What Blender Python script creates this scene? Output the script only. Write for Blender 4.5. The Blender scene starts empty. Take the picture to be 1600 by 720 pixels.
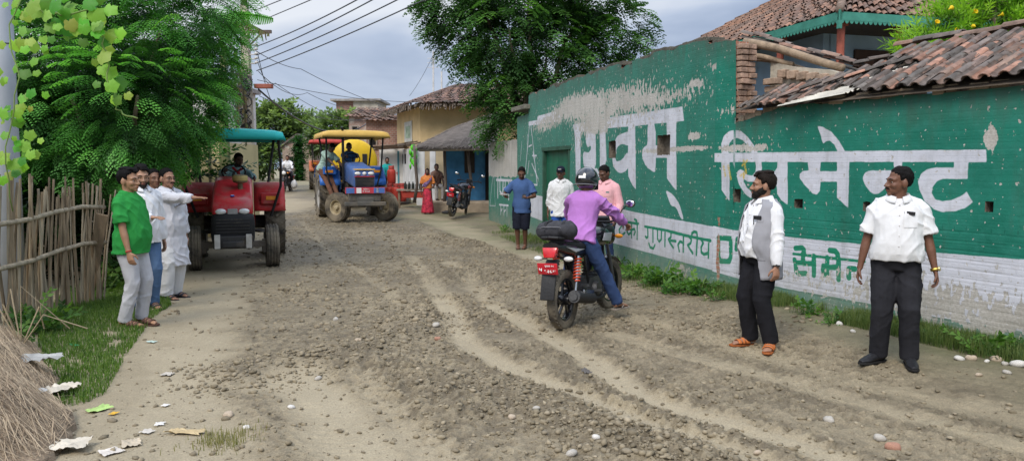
import bpy, bmesh, math, random
import numpy as np
from mathutils import Vector, Matrix, Quaternion
from mathutils.bvhtree import BVHTree

random.seed(7)
rng = np.random.default_rng(7)
scene = bpy.context.scene
col = scene.collection
R = math.radians
PI = math.pi

F = 1186.0
PITCH = math.atan(98.0 / F)
CAM = Vector((0, 0, 1.66))
SP, CP = math.sin(PITCH), math.cos(PITCH)


def ray(px, py):
    a = (px - 800.0) / F
    b = (360.0 - py) / F
    return Vector((a, CP + b * SP, -SP + b * CP))


def at(px, py, Y):
    d = ray(px, py)
    return CAM + d * (Y / d.y)


def gz(y):
    t = min(max((y - 14.0) / 22.0, 0), 1.15)
    return 0.6 * t ** 1.3


def gzv(y):
    t = np.clip((y - 14.0) / 22.0, 0, 1.15)
    return 0.6 * t ** 1.3


def g(px, py):
    d = ray(px, py)
    z = 0.0
    for _ in range(12):
        t = (z - CAM.z) / d.z
        p = CAM + d * t
        z = gz(p.y)
    return Vector((p.x, p.y, z))


def onplane(px, py, P0, n):
    d = ray(px, py)
    t = (Vector(P0) - CAM).dot(n) / d.dot(n)
    return CAM + d * t


def project(p):
    q = Vector(p) - CAM
    zc = q.y * CP - q.z * SP
    yc = q.y * SP + q.z * CP
    return 800 + F * q.x / zc, 360 - F * yc / zc


def _h(i, j, k, seed):
    n = (i * 374761393 + j * 668265263 + k * 2147483647 + seed * 974634777) & 0xffffffff
    n = ((n ^ (n >> 13)) * 1274126177) & 0xffffffff
    n = ((n ^ (n >> 15)) * 1103515245) & 0xffffffff
    return ((n ^ (n >> 16)) & 0xffff) / 65535.0


def vn2(x, y, seed=0):
    x = np.asarray(x, float); y = np.asarray(y, float)
    xi = np.floor(x).astype(np.int64); yi = np.floor(y).astype(np.int64)
    u = x - xi; v = y - yi
    u = u * u * (3 - 2 * u); v = v * v * (3 - 2 * v)
    a = _h(xi, yi, 0, seed); b = _h(xi + 1, yi, 0, seed)
    c = _h(xi, yi + 1, 0, seed); d = _h(xi + 1, yi + 1, 0, seed)
    return (a * (1 - u) + b * u) * (1 - v) + (c * (1 - u) + d * u) * v


def vn3(p, s, seed=0):
    q = np.asarray(p) * s
    i = np.floor(q).astype(np.int64); f = q - i
    f = f * f * (3 - 2 * f)
    out = 0
    for dx in (0, 1):
        for dy in (0, 1):
            for dz in (0, 1):
                w = (f[:, 0] if dx else 1 - f[:, 0]) * (f[:, 1] if dy else 1 - f[:, 1]) * (f[:, 2] if dz else 1 - f[:, 2])
                out = out + w * _h(i[:, 0] + dx, i[:, 1] + dy, i[:, 2] + dz, seed)
    return out


def fbm2(x, y, octv=4, seed=0, gain=.5):
    o = 0; a = 1; t = 0
    for k in range(octv):
        o = o + a * vn2(x * 2 ** k + 17.3 * k, y * 2 ** k - 9.1 * k, seed + k); t += a; a *= gain
    return o / t


MATS = {}


def _nt(name):
    m = bpy.data.materials.new(name); m.use_nodes = True
    nt = m.node_tree
    return m, nt, nt.nodes, nt.links, nt.nodes['Principled BSDF']


def mat(name, base, rough=.7, var=.18, scale=6., bump=.15, bscale=40., metal=0., dirt=0., dirtcol=(.20, .16, .115),
        attr=False, spec=.3, trans=0., alpha=1., emit=None, coat=0., stretch=None, sss=0.):
    if name in MATS:
        return MATS[name]
    m, nt, N, L, b = _nt(name)
    tc = N.new('ShaderNodeTexCoord')
    mp = N.new('ShaderNodeMapping')
    if stretch: mp.inputs['Scale'].default_value = stretch
    L.new(tc.outputs['Object'], mp.inputs[0])
    n1 = N.new('ShaderNodeTexNoise'); n1.inputs['Scale'].default_value = scale; n1.inputs['Detail'].default_value = 6
    L.new(mp.outputs[0], n1.inputs['Vector'])
    mr = N.new('ShaderNodeMapRange')
    mr.inputs['From Min'].default_value = .3; mr.inputs['From Max'].default_value = .7
    mr.inputs['To Min'].default_value = 1 - var; mr.inputs['To Max'].default_value = 1 + var
    L.new(n1.outputs['Fac'], mr.inputs['Value'])
    mul = N.new('ShaderNodeVectorMath'); mul.operation = 'SCALE'
    if attr:
        at_ = N.new('ShaderNodeAttribute'); at_.attribute_name = 'Col'
        mm = N.new('ShaderNodeVectorMath'); mm.operation = 'MULTIPLY'
        mm.inputs[1].default_value = base[:3]
        L.new(at_.outputs['Color'], mm.inputs[0]); L.new(mm.outputs[0], mul.inputs[0])
    else:
        mul.inputs[0].default_value = base[:3]
    L.new(mr.outputs[0], mul.inputs['Scale'])
    out = mul.outputs[0]
    if dirt > 0:
        n2 = N.new('ShaderNodeTexNoise'); n2.inputs['Scale'].default_value = 3.5; n2.inputs['Detail'].default_value = 8
        n2.inputs['Roughness'].default_value = .7
        L.new(tc.outputs['Object'], n2.inputs['Vector'])
        dr = N.new('ShaderNodeMapRange')
        dr.inputs['From Min'].default_value = .75 - dirt * .6; dr.inputs['From Max'].default_value = .95 - dirt * .5
        dr.inputs['To Max'].default_value = min(1, .55 + dirt * .4)
        L.new(n2.outputs['Fac'], dr.inputs['Value'])
        mx = N.new('ShaderNodeMix'); mx.data_type = 'RGBA'
        L.new(dr.outputs[0], mx.inputs['Factor']); L.new(out, mx.inputs['A'])
        mx.inputs['B'].default_value = (*dirtcol, 1)
        out = mx.outputs['Result']
        rr = N.new('ShaderNodeMapRange'); rr.inputs['To Min'].default_value = rough; rr.inputs['To Max'].default_value = .9
        L.new(dr.outputs[0], rr.inputs['Value']); L.new(rr.outputs[0], b.inputs['Roughness'])
    else:
        b.inputs['Roughness'].default_value = rough
    L.new(out, b.inputs['Base Color'])
    b.inputs['Metallic'].default_value = metal
    b.inputs['Specular IOR Level'].default_value = spec
    if coat: b.inputs['Coat Weight'].default_value = coat; b.inputs['Coat Roughness'].default_value = .15
    if trans: b.inputs['Transmission Weight'].default_value = trans
    if alpha < 1: b.inputs['Alpha'].default_value = alpha
    if sss:
        b.inputs['Subsurface Weight'].default_value = sss
        b.inputs['Subsurface Radius'].default_value = (.012, .005, .003)
    if emit:
        b.inputs['Emission Color'].default_value = (*emit[:3], 1); b.inputs['Emission Strength'].default_value = emit[3]
    if bump:
        n3 = N.new('ShaderNodeTexNoise'); n3.inputs['Scale'].default_value = bscale; n3.inputs['Detail'].default_value = 4
        L.new(mp.outputs[0], n3.inputs['Vector'])
        bp = N.new('ShaderNodeBump'); bp.inputs['Strength'].default_value = bump; bp.inputs['Distance'].default_value = .02
        L.new(n3.outputs['Fac'], bp.inputs['Height']); L.new(bp.outputs[0], b.inputs['Normal'])
    MATS[name] = m
    return m


def leafmat(name, base, rough=.5, transl=.45):
    if name in MATS: return MATS[name]
    m, nt, N, L, b = _nt(name)
    a = N.new('ShaderNodeAttribute'); a.attribute_name = 'Col'
    mm = N.new('ShaderNodeVectorMath'); mm.operation = 'MULTIPLY'; mm.inputs[1].default_value = base
    L.new(a.outputs['Color'], mm.inputs[0]); L.new(mm.outputs[0], b.inputs['Base Color'])
    b.inputs['Roughness'].default_value = rough; b.inputs['Specular IOR Level'].default_value = .3
    tr = N.new('ShaderNodeBsdfTranslucent')
    m2 = N.new('ShaderNodeVectorMath'); m2.operation = 'MULTIPLY'; m2.inputs[1].default_value = (1.3, 1.35, .6)
    L.new(mm.outputs[0], m2.inputs[0]); L.new(m2.outputs[0], tr.inputs['Color'])
    ms = N.new('ShaderNodeMixShader'); ms.inputs[0].default_value = transl
    L.new(b.outputs[0], ms.inputs[1]); L.new(tr.outputs[0], ms.inputs[2])
    L.new(ms.outputs[0], N['Material Output'].inputs['Surface'])
    MATS[name] = m
    return m


def brickmat(name, c1=(.36, .15, .09), c2=(.28, .11, .07), mortar=(.35, .31, .26), scale=4., plaster=None, pl=.5, squash=.5):
    if name in MATS: return MATS[name]
    m, nt, N, L, b = _nt(name)
    at_ = N.new('ShaderNodeAttribute'); at_.attribute_name = 'uvw'
    br = N.new('ShaderNodeTexBrick'); br.inputs['Scale'].default_value = scale
    br.inputs['Color1'].default_value = (*c1, 1); br.inputs['Color2'].default_value = (*c2, 1); br.inputs['Mortar'].default_value = (*mortar, 1)
    br.inputs['Mortar Size'].default_value = .025
    L.new(at_.outputs['Vector'], br.inputs['Vector'])
    n = N.new('ShaderNodeTexNoise'); n.inputs['Scale'].default_value = 2.2; n.inputs['Detail'].default_value = 9; n.inputs['Roughness'].default_value = .65
    L.new(at_.outputs['Vector'], n.inputs['Vector'])
    mr = N.new('ShaderNodeMapRange'); mr.inputs['From Min'].default_value = .3; mr.inputs['From Max'].default_value = .7
    mr.inputs['To Min'].default_value = .6; mr.inputs['To Max'].default_value = 1.2
    L.new(n.outputs['Fac'], mr.inputs['Value'])
    sc = N.new('ShaderNodeVectorMath'); sc.operation = 'SCALE'; L.new(br.outputs['Color'], sc.inputs[0]); L.new(mr.outputs[0], sc.inputs['Scale'])
    out = sc.outputs[0]
    if plaster:
        mx = N.new('ShaderNodeMix'); mx.data_type = 'RGBA'
        r2 = N.new('ShaderNodeMapRange'); r2.inputs['From Min'].default_value = pl - .04; r2.inputs['From Max'].default_value = pl + .04
        L.new(n.outputs['Fac'], r2.inputs['Value']); L.new(r2.outputs[0], mx.inputs['Factor'])
        L.new(out, mx.inputs['A']); mx.inputs['B'].default_value = (*plaster, 1); out = mx.outputs['Result']
    L.new(out, b.inputs['Base Color']); b.inputs['Roughness'].default_value = .92
    bp = N.new('ShaderNodeBump'); bp.inputs['Strength'].default_value = .5; bp.inputs['Distance'].default_value = .02
    L.new(br.outputs['Fac'], bp.inputs['Height']); bp.invert = True; L.new(bp.outputs[0], b.inputs['Normal'])
    MATS[name] = m
    return m


class MB:
    def __init__(s):
        s.v = []; s.f = []; s.m = []; s.c = []

    def add(s, vs, fs, mi=0, c=None):
        o = len(s.v)
        s.v.extend([tuple(p) for p in vs])
        for f in fs:
            s.f.append(tuple(i + o for i in f)); s.m.append(mi); s.c.append(c)
        return s

    def box(s, c, size, rot=None, mi=0, col=None, taper=1.):
        hx, hy, hz = size[0] / 2, size[1] / 2, size[2] / 2
        vs = []
        for z in (-1, 1):
            k = taper if z > 0 else 1
            for x, y in ((-1, -1), (1, -1), (1, 1), (-1, 1)):
                vs.append(Vector((x * hx * k, y * hy * k, z * hz)))
        if rot is not None:
            if not isinstance(rot, Matrix): rot = Matrix.Rotation(rot, 3, 'Z')
            vs = [rot @ p for p in vs]
        c = Vector(c)
        s.add([p + c for p in vs], [(3, 2, 1, 0), (4, 5, 6, 7), (0, 1, 5, 4), (1, 2, 6, 5), (2, 3, 7, 6), (3, 0, 4, 7)], mi, col)
        return s

    def bar(s, a, b, w, h=None, up=(0, 0, 1), mi=0, col=None):
        a = Vector(a); b = Vector(b); d = (b - a); L = d.length
        if L < 1e-6: return s
        y = d / L; up = Vector(up)
        if abs(y.dot(up)) > .98: up = Vector((1, 0, 0))
        x = y.cross(up).normalized(); z = x.cross(y)
        rot = Matrix((x, y, z)).transposed()
        return s.box((a + b) / 2, (w, L, h or w), rot, mi, col)

    def tube(s, pts, rad, n=8, mi=0, col=None, caps=True, ref=None):
        pts = [Vector(p) for p in pts]
        if not hasattr(rad, '__len__'): rad = [rad] * len(pts)
        rings = []
        prevx = None
        for i, p in enumerate(pts):
            if i == 0: t = pts[1] - p
            elif i == len(pts) - 1: t = p - pts[i - 1]
            else: t = (pts[i + 1] - p).normalized() + (p - pts[i - 1]).normalized()
            if t.length < 1e-9: t = Vector((0, 0, 1))
            t.normalize()
            if prevx is None:
                r0 = Vector(ref) if ref is not None else (Vector((1, 0, 0)) if abs(t.x) < .9 else Vector((0, 1, 0)))
                x = (r0 - t * r0.dot(t)).normalized()
            else:
                x = prevx - t * prevx.dot(t)
                x = x.normalized() if x.length > 1e-6 else Vector((1, 0, 0))
            prevx = x; y = t.cross(x)
            r = rad[i]
            rx, ry = r if hasattr(r, '__len__') else (r, r)
            rings.append([p + x * (rx * math.cos(2 * PI * k / n)) + y * (ry * math.sin(2 * PI * k / n)) for k in range(n)])
        vs = [q for r in rings for q in r]; fs = []
        for i in range(len(rings) - 1):
            for k in range(n):
                fs.append((i * n + k, i * n + (k + 1) % n, (i + 1) * n + (k + 1) % n, (i + 1) * n + k))
        if caps:
            fs.append(tuple(reversed(range(n)))); o = (len(rings) - 1) * n
            fs.append(tuple(o + k for k in range(n)))
        s.add(vs, fs, mi, col)
        return s

    def loft(s, rings, mi=0, caps=True, col=None, closed=True):
        n = len(rings[0]); vs = [q for r in rings for q in r]; fs = []
        kk = n if closed else n - 1
        for i in range(len(rings) - 1):
            for k in range(kk):
                fs.append((i * n + k, i * n + (k + 1) % n, (i + 1) * n + (k + 1) % n, (i + 1) * n + k))
        if caps:
            fs.append(tuple(reversed(range(n)))); o = (len(rings) - 1) * n
            fs.append(tuple(o + k for k in range(n)))
        s.add(vs, fs, mi, col); return s

    def ell(s, c, r, nu=12, nv=8, M=None, mi=0, col=None):
        c = Vector(c)
        if not hasattr(r, '__len__'): r = (r, r, r)
        vs = [Vector((0, 0, r[2]))]
        for j in range(1, nv):
            ph = PI * j / nv
            for i in range(nu):
                th = 2 * PI * i / nu
                vs.append(Vector((r[0] * math.sin(ph) * math.cos(th), r[1] * math.sin(ph) * math.sin(th), r[2] * math.cos(ph))))
        vs.append(Vector((0, 0, -r[2])))
        if M is not None: vs = [M @ p for p in vs]
        fs = [(0, 1 + i, 1 + (i + 1) % nu) for i in range(nu)]
        for j in range(nv - 2):
            for i in range(nu):
                a = 1 + j * nu + i; b = 1 + j * nu + (i + 1) % nu
                fs.append((a, a + nu, b + nu, b))
        o = 1 + (nv - 2) * nu; e = len(vs) - 1
        fs += [(o + i, e, o + (i + 1) % nu) for i in range(nu)]
        s.add([p + c for p in vs], fs, mi, col); return s

    def lathe(s, prof, c, axis='Z', n=24, mi=0, col=None, M=None):
        """prof: list of (r, h) ; revolve around axis through c"""
        vs = []
        for r, h in prof:
            for k in range(n):
                a = 2 * PI * k / n
                if axis == 'Z': p = Vector((r * math.cos(a), r * math.sin(a), h))
                elif axis == 'X': p = Vector((h, r * math.cos(a), r * math.sin(a)))
                else: p = Vector((r * math.sin(a), h, r * math.cos(a)))
                if M is not None: p = M @ p
                vs.append(p + Vector(c))
        fs = []
        for i in range(len(prof) - 1):
            for k in range(n):
                fs.append((i * n + k, i * n + (k + 1) % n, (i + 1) * n + (k + 1) % n, (i + 1) * n + k))
        s.add(vs, fs, mi, col); return s

    def prism(s, poly, a, b, mi=0, col=None):
        """poly: list of 3D points ; extruded by vector b-a"""
        d = Vector(b) - Vector(a); n = len(poly)
        p0 = [Vector(p) for p in poly]; vs = p0 + [p + d for p in p0]
        fs = [tuple(reversed(range(n))), tuple(range(n, 2 * n))]
        fs += [(i, (i + 1) % n, n + (i + 1) % n, n + i) for i in range(n)]
        s.add(vs, fs, mi, col); return s

    def mesh(s, name='mesh', smooth=False, colors=False):
        me = bpy.data.meshes.new(name)
        me.from_pydata(s.v, [], s.f); me.update()
        if any(s.m): me.polygons.foreach_set('material_index', s.m)
        if colors:
            ca = me.color_attributes.new('Col', 'FLOAT_COLOR', 'CORNER')
            arr = []
            for f, c in zip(s.f, s.c):
                cc = c or (1, 1, 1)
                arr.extend([cc[0], cc[1], cc[2], 1.0] * len(f))
            ca.data.foreach_set('color', arr)
        if smooth: me.polygons.foreach_set('use_smooth', [True] * len(me.polygons))
        return me

    def build(s, name, m, parent=None, smooth=False, bevel=0., colors=False, fixn=True, angle=None):
        me = s.mesh(name, smooth, colors)
        if fixn:
            bm = bmesh.new(); bm.from_mesh(me); bmesh.ops.recalc_face_normals(bm, faces=bm.faces); bm.to_mesh(me); bm.free()
        o = link(name, me, m, parent)
        if bevel:
            md = o.modifiers.new('bevel', 'BEVEL'); md.width = bevel; md.segments = 2; md.limit_method = 'ANGLE'; md.angle_limit = R(40)
        if smooth and angle:
            md = o.modifiers.new('split', 'EDGE_SPLIT'); md.split_angle = R(angle)
        return o


def link(name, me, m, parent=None):
    o = bpy.data.objects.new(name, me)
    for k in (m if isinstance(m, (list, tuple)) else [m]): me.materials.append(k)
    col.objects.link(o)
    if parent is not None: o.parent = parent
    return o


def npmesh(name, V, Fq, colors=None, attrs=None, smooth=False):
    """fast mesh from arrays. V (n,3); Fq (m,k)"""
    me = bpy.data.meshes.new(name)
    V = np.asarray(V, np.float32); Fq = np.asarray(Fq, np.int32)
    k = Fq.shape[1]
    me.vertices.add(len(V)); me.vertices.foreach_set('co', V.ravel())
    me.loops.add(Fq.size); me.loops.foreach_set('vertex_index', Fq.ravel())
    me.polygons.add(len(Fq)); me.polygons.foreach_set('loop_start', np.arange(0, Fq.size, k, dtype=np.int32))
    try: me.polygons.foreach_set('loop_total', np.full(len(Fq), k, np.int32))
    except Exception: pass
    if smooth: me.polygons.foreach_set('use_smooth', np.ones(len(Fq), bool))
    me.update(calc_edges=True); me.validate()
    if colors is not None:
        ca = me.color_attributes.new('Col', 'FLOAT_COLOR', 'POINT')
        c4 = np.ones((len(V), 4), np.float32); c4[:, :3] = colors
        ca.data.foreach_set('color', c4.ravel())
    for nme, arr in (attrs or {}).items():
        arr = np.asarray(arr, np.float32)
        if arr.ndim == 2:
            a = me.attributes.new(nme, 'FLOAT_VECTOR', 'POINT'); a.data.foreach_set('vector', arr.ravel())
        else:
            a = me.attributes.new(nme, 'FLOAT', 'POINT'); a.data.foreach_set('value', arr)
    return me


def gridfaces(nr, nc):
    i = np.arange(nr - 1)[:, None] * nc + np.arange(nc - 1)[None, :]
    i = i.ravel()
    return np.stack([i, i + 1, i + nc + 1, i + nc], 1)


def tag(o, label=None, cat=None, group=None, kind=None):
    if label: o['label'] = label
    if cat: o['category'] = cat
    if group: o['group'] = group
    if kind: o['kind'] = kind
    return o


def empty(name, loc=(0, 0, 0), rz=0., label=None, cat=None, group=None):
    o = bpy.data.objects.new(name, None); o.empty_display_size = .1
    col.objects.link(o); o.location = loc; o.rotation_euler = (0, 0, rz)
    return tag(o, label, cat, group)


def copy_tree(o, parent=None):
    c = o.copy(); col.objects.link(c); c.parent = parent
    for ch in list(o.children):
        copy_tree(ch, c)
    return c


def uvw_attr(me):
    """brick coordinates from face direction: x along the wall, y up"""
    n = len(me.vertices); co = np.zeros(n * 3, np.float32); me.vertices.foreach_get('co', co); co = co.reshape(-1, 3)
    uv = np.stack([co[:, 0] + co[:, 1], co[:, 2], co[:, 0] * 0], 1)
    a = me.attributes.new('uvw', 'FLOAT_VECTOR', 'POINT'); a.data.foreach_set('vector', uv.astype(np.float32).ravel())


def remesh(mb, vox, smooth=3, name='m'):
    me = mb.mesh(name)
    bm = bmesh.new(); bm.from_mesh(me); bmesh.ops.recalc_face_normals(bm, faces=bm.faces); bm.to_mesh(me); bm.free()
    o = bpy.data.objects.new('tmp', me); col.objects.link(o)
    md = o.modifiers.new('r', 'REMESH'); md.mode = 'VOXEL'; md.voxel_size = vox; md.use_smooth_shade = True
    if smooth:
        sm = o.modifiers.new('s', 'SMOOTH'); sm.iterations = smooth; sm.factor = .5
    dg = bpy.context.evaluated_depsgraph_get(); dg.update()
    out = bpy.data.meshes.new_from_object(o.evaluated_get(dg))
    out.name = name
    bpy.data.objects.remove(o); bpy.data.meshes.remove(me)
    out.polygons.foreach_set('use_smooth', np.ones(len(out.polygons), bool))
    return out


def getco(me):
    n = len(me.vertices); a = np.zeros(n * 3, np.float32); me.vertices.foreach_get('co', a); return a.reshape(-1, 3)


def setco(me, a):
    me.vertices.foreach_set('co', np.asarray(a, np.float32).ravel()); me.update()


def getno(me):
    n = len(me.vertices); a = np.zeros(n * 3, np.float32); me.vertex_normals.foreach_get('vector', a); return a.reshape(-1, 3)


def text_mesh(txt, size, extrude=.001, name='lettering'):
    cu = bpy.data.curves.new('t', 'FONT'); cu.body = txt; cu.size = size; cu.extrude = extrude
    cu.align_x = 'CENTER'; cu.align_y = 'CENTER'; cu.offset = size * .012
    o = bpy.data.objects.new('t', cu); col.objects.link(o)
    dg = bpy.context.evaluated_depsgraph_get(); dg.update()
    me = bpy.data.meshes.new_from_object(o.evaluated_get(dg)); me.name = name
    bpy.data.objects.remove(o)
    return me


def seg_dist(P, a, b):
    ab = b - a; l2 = max(1e-12, float(ab @ ab))
    t = np.clip(((P - a) @ ab) / l2, 0, 1)
    d = P - (a + t[:, None] * ab)
    return np.sqrt((d * d).sum(1))


def sdf_poly(P, poly):
    poly = np.asarray(poly, float); n = len(poly)
    d = np.full(len(P), 1e9); ins = np.zeros(len(P), bool)
    for i in range(n):
        a = poly[i]; b = poly[(i + 1) % n]
        d = np.minimum(d, seg_dist(P, a, b))
        c = (a[1] > P[:, 1]) != (b[1] > P[:, 1])
        xx = a[0] + (P[:, 1] - a[1]) * (b[0] - a[0]) / ((b[1] - a[1]) if b[1] != a[1] else 1e-9)
        ins ^= c & (P[:, 0] < xx)
    return np.where(ins, -d, d)


def sdf_line(P, pts, hw):
    d = np.full(len(P), 1e9); pts = np.asarray(pts, float)
    for i in range(len(pts) - 1): d = np.minimum(d, seg_dist(P, pts[i], pts[i + 1]))
    return d - hw


def smooth_poly(pts, it=2):
    """Chaikin corner cutting, closed"""
    pts = [np.array(p, float) for p in pts]
    for _ in range(it):
        o = []
        for i in range(len(pts)):
            a = pts[i]; b = pts[(i + 1) % len(pts)]
            o += [a * .8 + b * .2, a * .2 + b * .8]
        pts = o
    return pts
cam_d = bpy.data.cameras.new('camera'); cam = bpy.data.objects.new('camera', cam_d); col.objects.link(cam)
cam.location = CAM; cam.rotation_euler = (PI / 2 - PITCH, 0, 0)
cam_d.sensor_width = 36; cam_d.lens = 36 * F / 1600; cam_d.clip_end = 2000; cam_d.clip_start = .05
scene.camera = cam
SUN_EL, SUN_AZ = 48., 205.   # degrees; azimuth clockwise from +Y
sd = bpy.data.lights.new('sun', 'SUN'); sun = bpy.data.objects.new('sun', sd); col.objects.link(sun)
sd.energy = 2.6; sd.angle = R(26); sd.color = (1, .93, .83)
sdir = Vector((math.sin(R(SUN_AZ)) * math.cos(R(SUN_EL)), math.cos(R(SUN_AZ)) * math.cos(R(SUN_EL)), math.sin(R(SUN_EL))))
sun.rotation_euler = (-sdir).to_track_quat('-Z', 'Y').to_euler()
w = bpy.data.worlds.new('World'); scene.world = w; w.use_nodes = True
N = w.node_tree.nodes; L = w.node_tree.links; N.clear()
out = N.new('ShaderNodeOutputWorld'); bg = N.new('ShaderNodeBackground')
sky = N.new('ShaderNodeTexSky'); sky.sky_type = 'NISHITA'; sky.sun_disc = False
sky.sun_elevation = R(SUN_EL); sky.sun_rotation = R(SUN_AZ); sky.dust_density = 2.
tc = N.new('ShaderNodeTexCoord'); mp = N.new('ShaderNodeMapping'); mp.inputs['Scale'].default_value = (1.4, 1.4, 4.2)
mp.inputs['Location'].default_value = (.35, .1, .25)
nz = N.new('ShaderNodeTexNoise'); nz.inputs['Scale'].default_value = 1.5; nz.inputs['Detail'].default_value = 5; nz.inputs['Roughness'].default_value = .5
nz.inputs['Distortion'].default_value = .4
cr = N.new('ShaderNodeValToRGB')
e = cr.color_ramp.elements
e[0].position = .38; e[0].color = (2.3, 3.0, 4.5, 1)
e[1].position = .62; e[1].color = (7.6, 7.9, 8.5, 1)
m_ = cr.color_ramp.elements.new(.5); m_.color = (4.5, 5.2, 6.6, 1)
mix = N.new('ShaderNodeMix'); mix.data_type = 'RGBA'; mix.inputs['Factor'].default_value = .88
L.new(tc.outputs['Generated'], mp.inputs[0]); L.new(mp.outputs[0], nz.inputs['Vector']); L.new(nz.outputs['Fac'], cr.inputs[0])
L.new(sky.outputs[0], mix.inputs['A']); L.new(cr.outputs[0], mix.inputs['B'])
sx = N.new('ShaderNodeSeparateXYZ'); L.new(tc.outputs['Generated'], sx.inputs[0]); zr = N.new('ShaderNodeMapRange'); zr.inputs['From Min'].default_value = .22; zr.inputs['From Max'].default_value = .75; zr.inputs['To Min'].default_value = .70; zr.inputs['To Max'].default_value = 1.75; L.new(sx.outputs['Z'], zr.inputs['Value'])
vs_ = N.new('ShaderNodeVectorMath'); vs_.operation = 'SCALE'; L.new(mix.outputs['Result'], vs_.inputs[0]); L.new(zr.outputs[0], vs_.inputs['Scale']); L.new(vs_.outputs[0], bg.inputs['Color']); bg.inputs['Strength'].default_value = .165
L.new(bg.outputs[0], out.inputs['Surface'])
scene.view_settings.view_transform = 'Standard'; scene.view_settings.look = 'None'; scene.view_settings.exposure = 0
scene.cycles.max_bounces = 6; scene.cycles.transparent_max_bounces = 8
scene.cycles.use_denoising = True

def pg(pts): return np.array([[g(*p).x, g(*p).y] for p in pts])
TR = [(pg([(690, 470), (727, 535), (780, 567), (864, 604), (1000, 660), (1094, 690), (1200, 722)]), .16, 1.),
      (pg([(769, 480), (854, 525), (928, 567), (1000, 622), (1094, 652), (1225, 690), (1320, 722)]), .16, 1.),
      (pg([(960, 525), (1100, 565), (1300, 620), (1500, 672), (1650, 720)]), .16, .45),
      (pg([(1000, 500), (1150, 545), (1330, 600), (1600, 660)]), .2, .35),
      (pg([(470, 345), (520, 400), (600, 450), (640, 500), (615, 560), (560, 600)]), .10, .3),
      (pg([(640, 400), (690, 470)]), .14, .4), (pg([(700, 410), (769, 480)]), .14, .4),
      (pg([(455, 590), (520, 640), (580, 725)]), .34, .8),
      (pg([(560, 585), (610, 640), (700, 722)]), .13, .5)]
PATHS = [(pg([(345, 440), (300, 520), (280, 600), (290, 722)]), .50),      # pale trodden path on the left
         (pg([(600, 318), (700, 352), (770, 384), (850, 404), (905, 420)]), .55),   # pale path along the wall
         (pg([(440, 300), (470, 318), (440, 330)]), .9), (pg([(455, 590), (520, 640), (580, 725)]), .30)]
WIND = [(pg([(690, 440), (760, 432), (830, 438), (880, 470)]), .42, .16), (pg([(380, 585), (480, 570), (600, 545), (660, 500)]), .30, .08),
        (pg([(760, 610), (900, 660), (1060, 715)]), .30, .05), (pg([(590, 565), (660, 590), (720, 650)]), .2, .05),
        (pg([(740, 385), (800, 410), (850, 430)]), .3, .06), (pg([(640, 345), (740, 390)]), .25, .06)]
LEFTB = pg([(455, 290), (430, 330), (385, 420), (345, 480), (345, 560), (385, 620), (420, 722), (470, 900)])   # left edge of churned mud


def pdist(P, pts):
    d = np.full(len(P), 1e9)
    for i in range(len(pts) - 1): d = np.minimum(d, seg_dist(P, pts[i], pts[i + 1]))
    return d


def pdist_s(P, pts):
    d = np.full(len(P), 1e9); s = np.zeros(len(P)); acc = 0.
    for a, b in zip(pts[:-1], pts[1:]):
        ab = b - a; l2 = float(ab @ ab); t = np.clip(((P - a) @ ab) / l2, 0, 1); q = np.linalg.norm(P - a - t[:, None] * ab, axis=1)
        k = q < d; s = np.where(k, acc + t * l2 ** .5, s); d = np.minimum(d, q); acc += l2 ** .5
    return d, s


WC = np.array([2.626, 9.887]); DL = np.array([-.265, .964]); DL /= np.linalg.norm(DL); DR = np.array([.428, -.9036]); DR /= np.linalg.norm(DR)


def wall_off(P):
    """signed distance from the wall line; negative = on the road side"""
    nl = np.array([DL[1], -DL[0]]); nr = np.array([-DR[1], DR[0]])
    a = (P - WC) @ nl; b = (P - WC) @ nr
    return np.maximum(a, b)


GLOBE = {}


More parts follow.
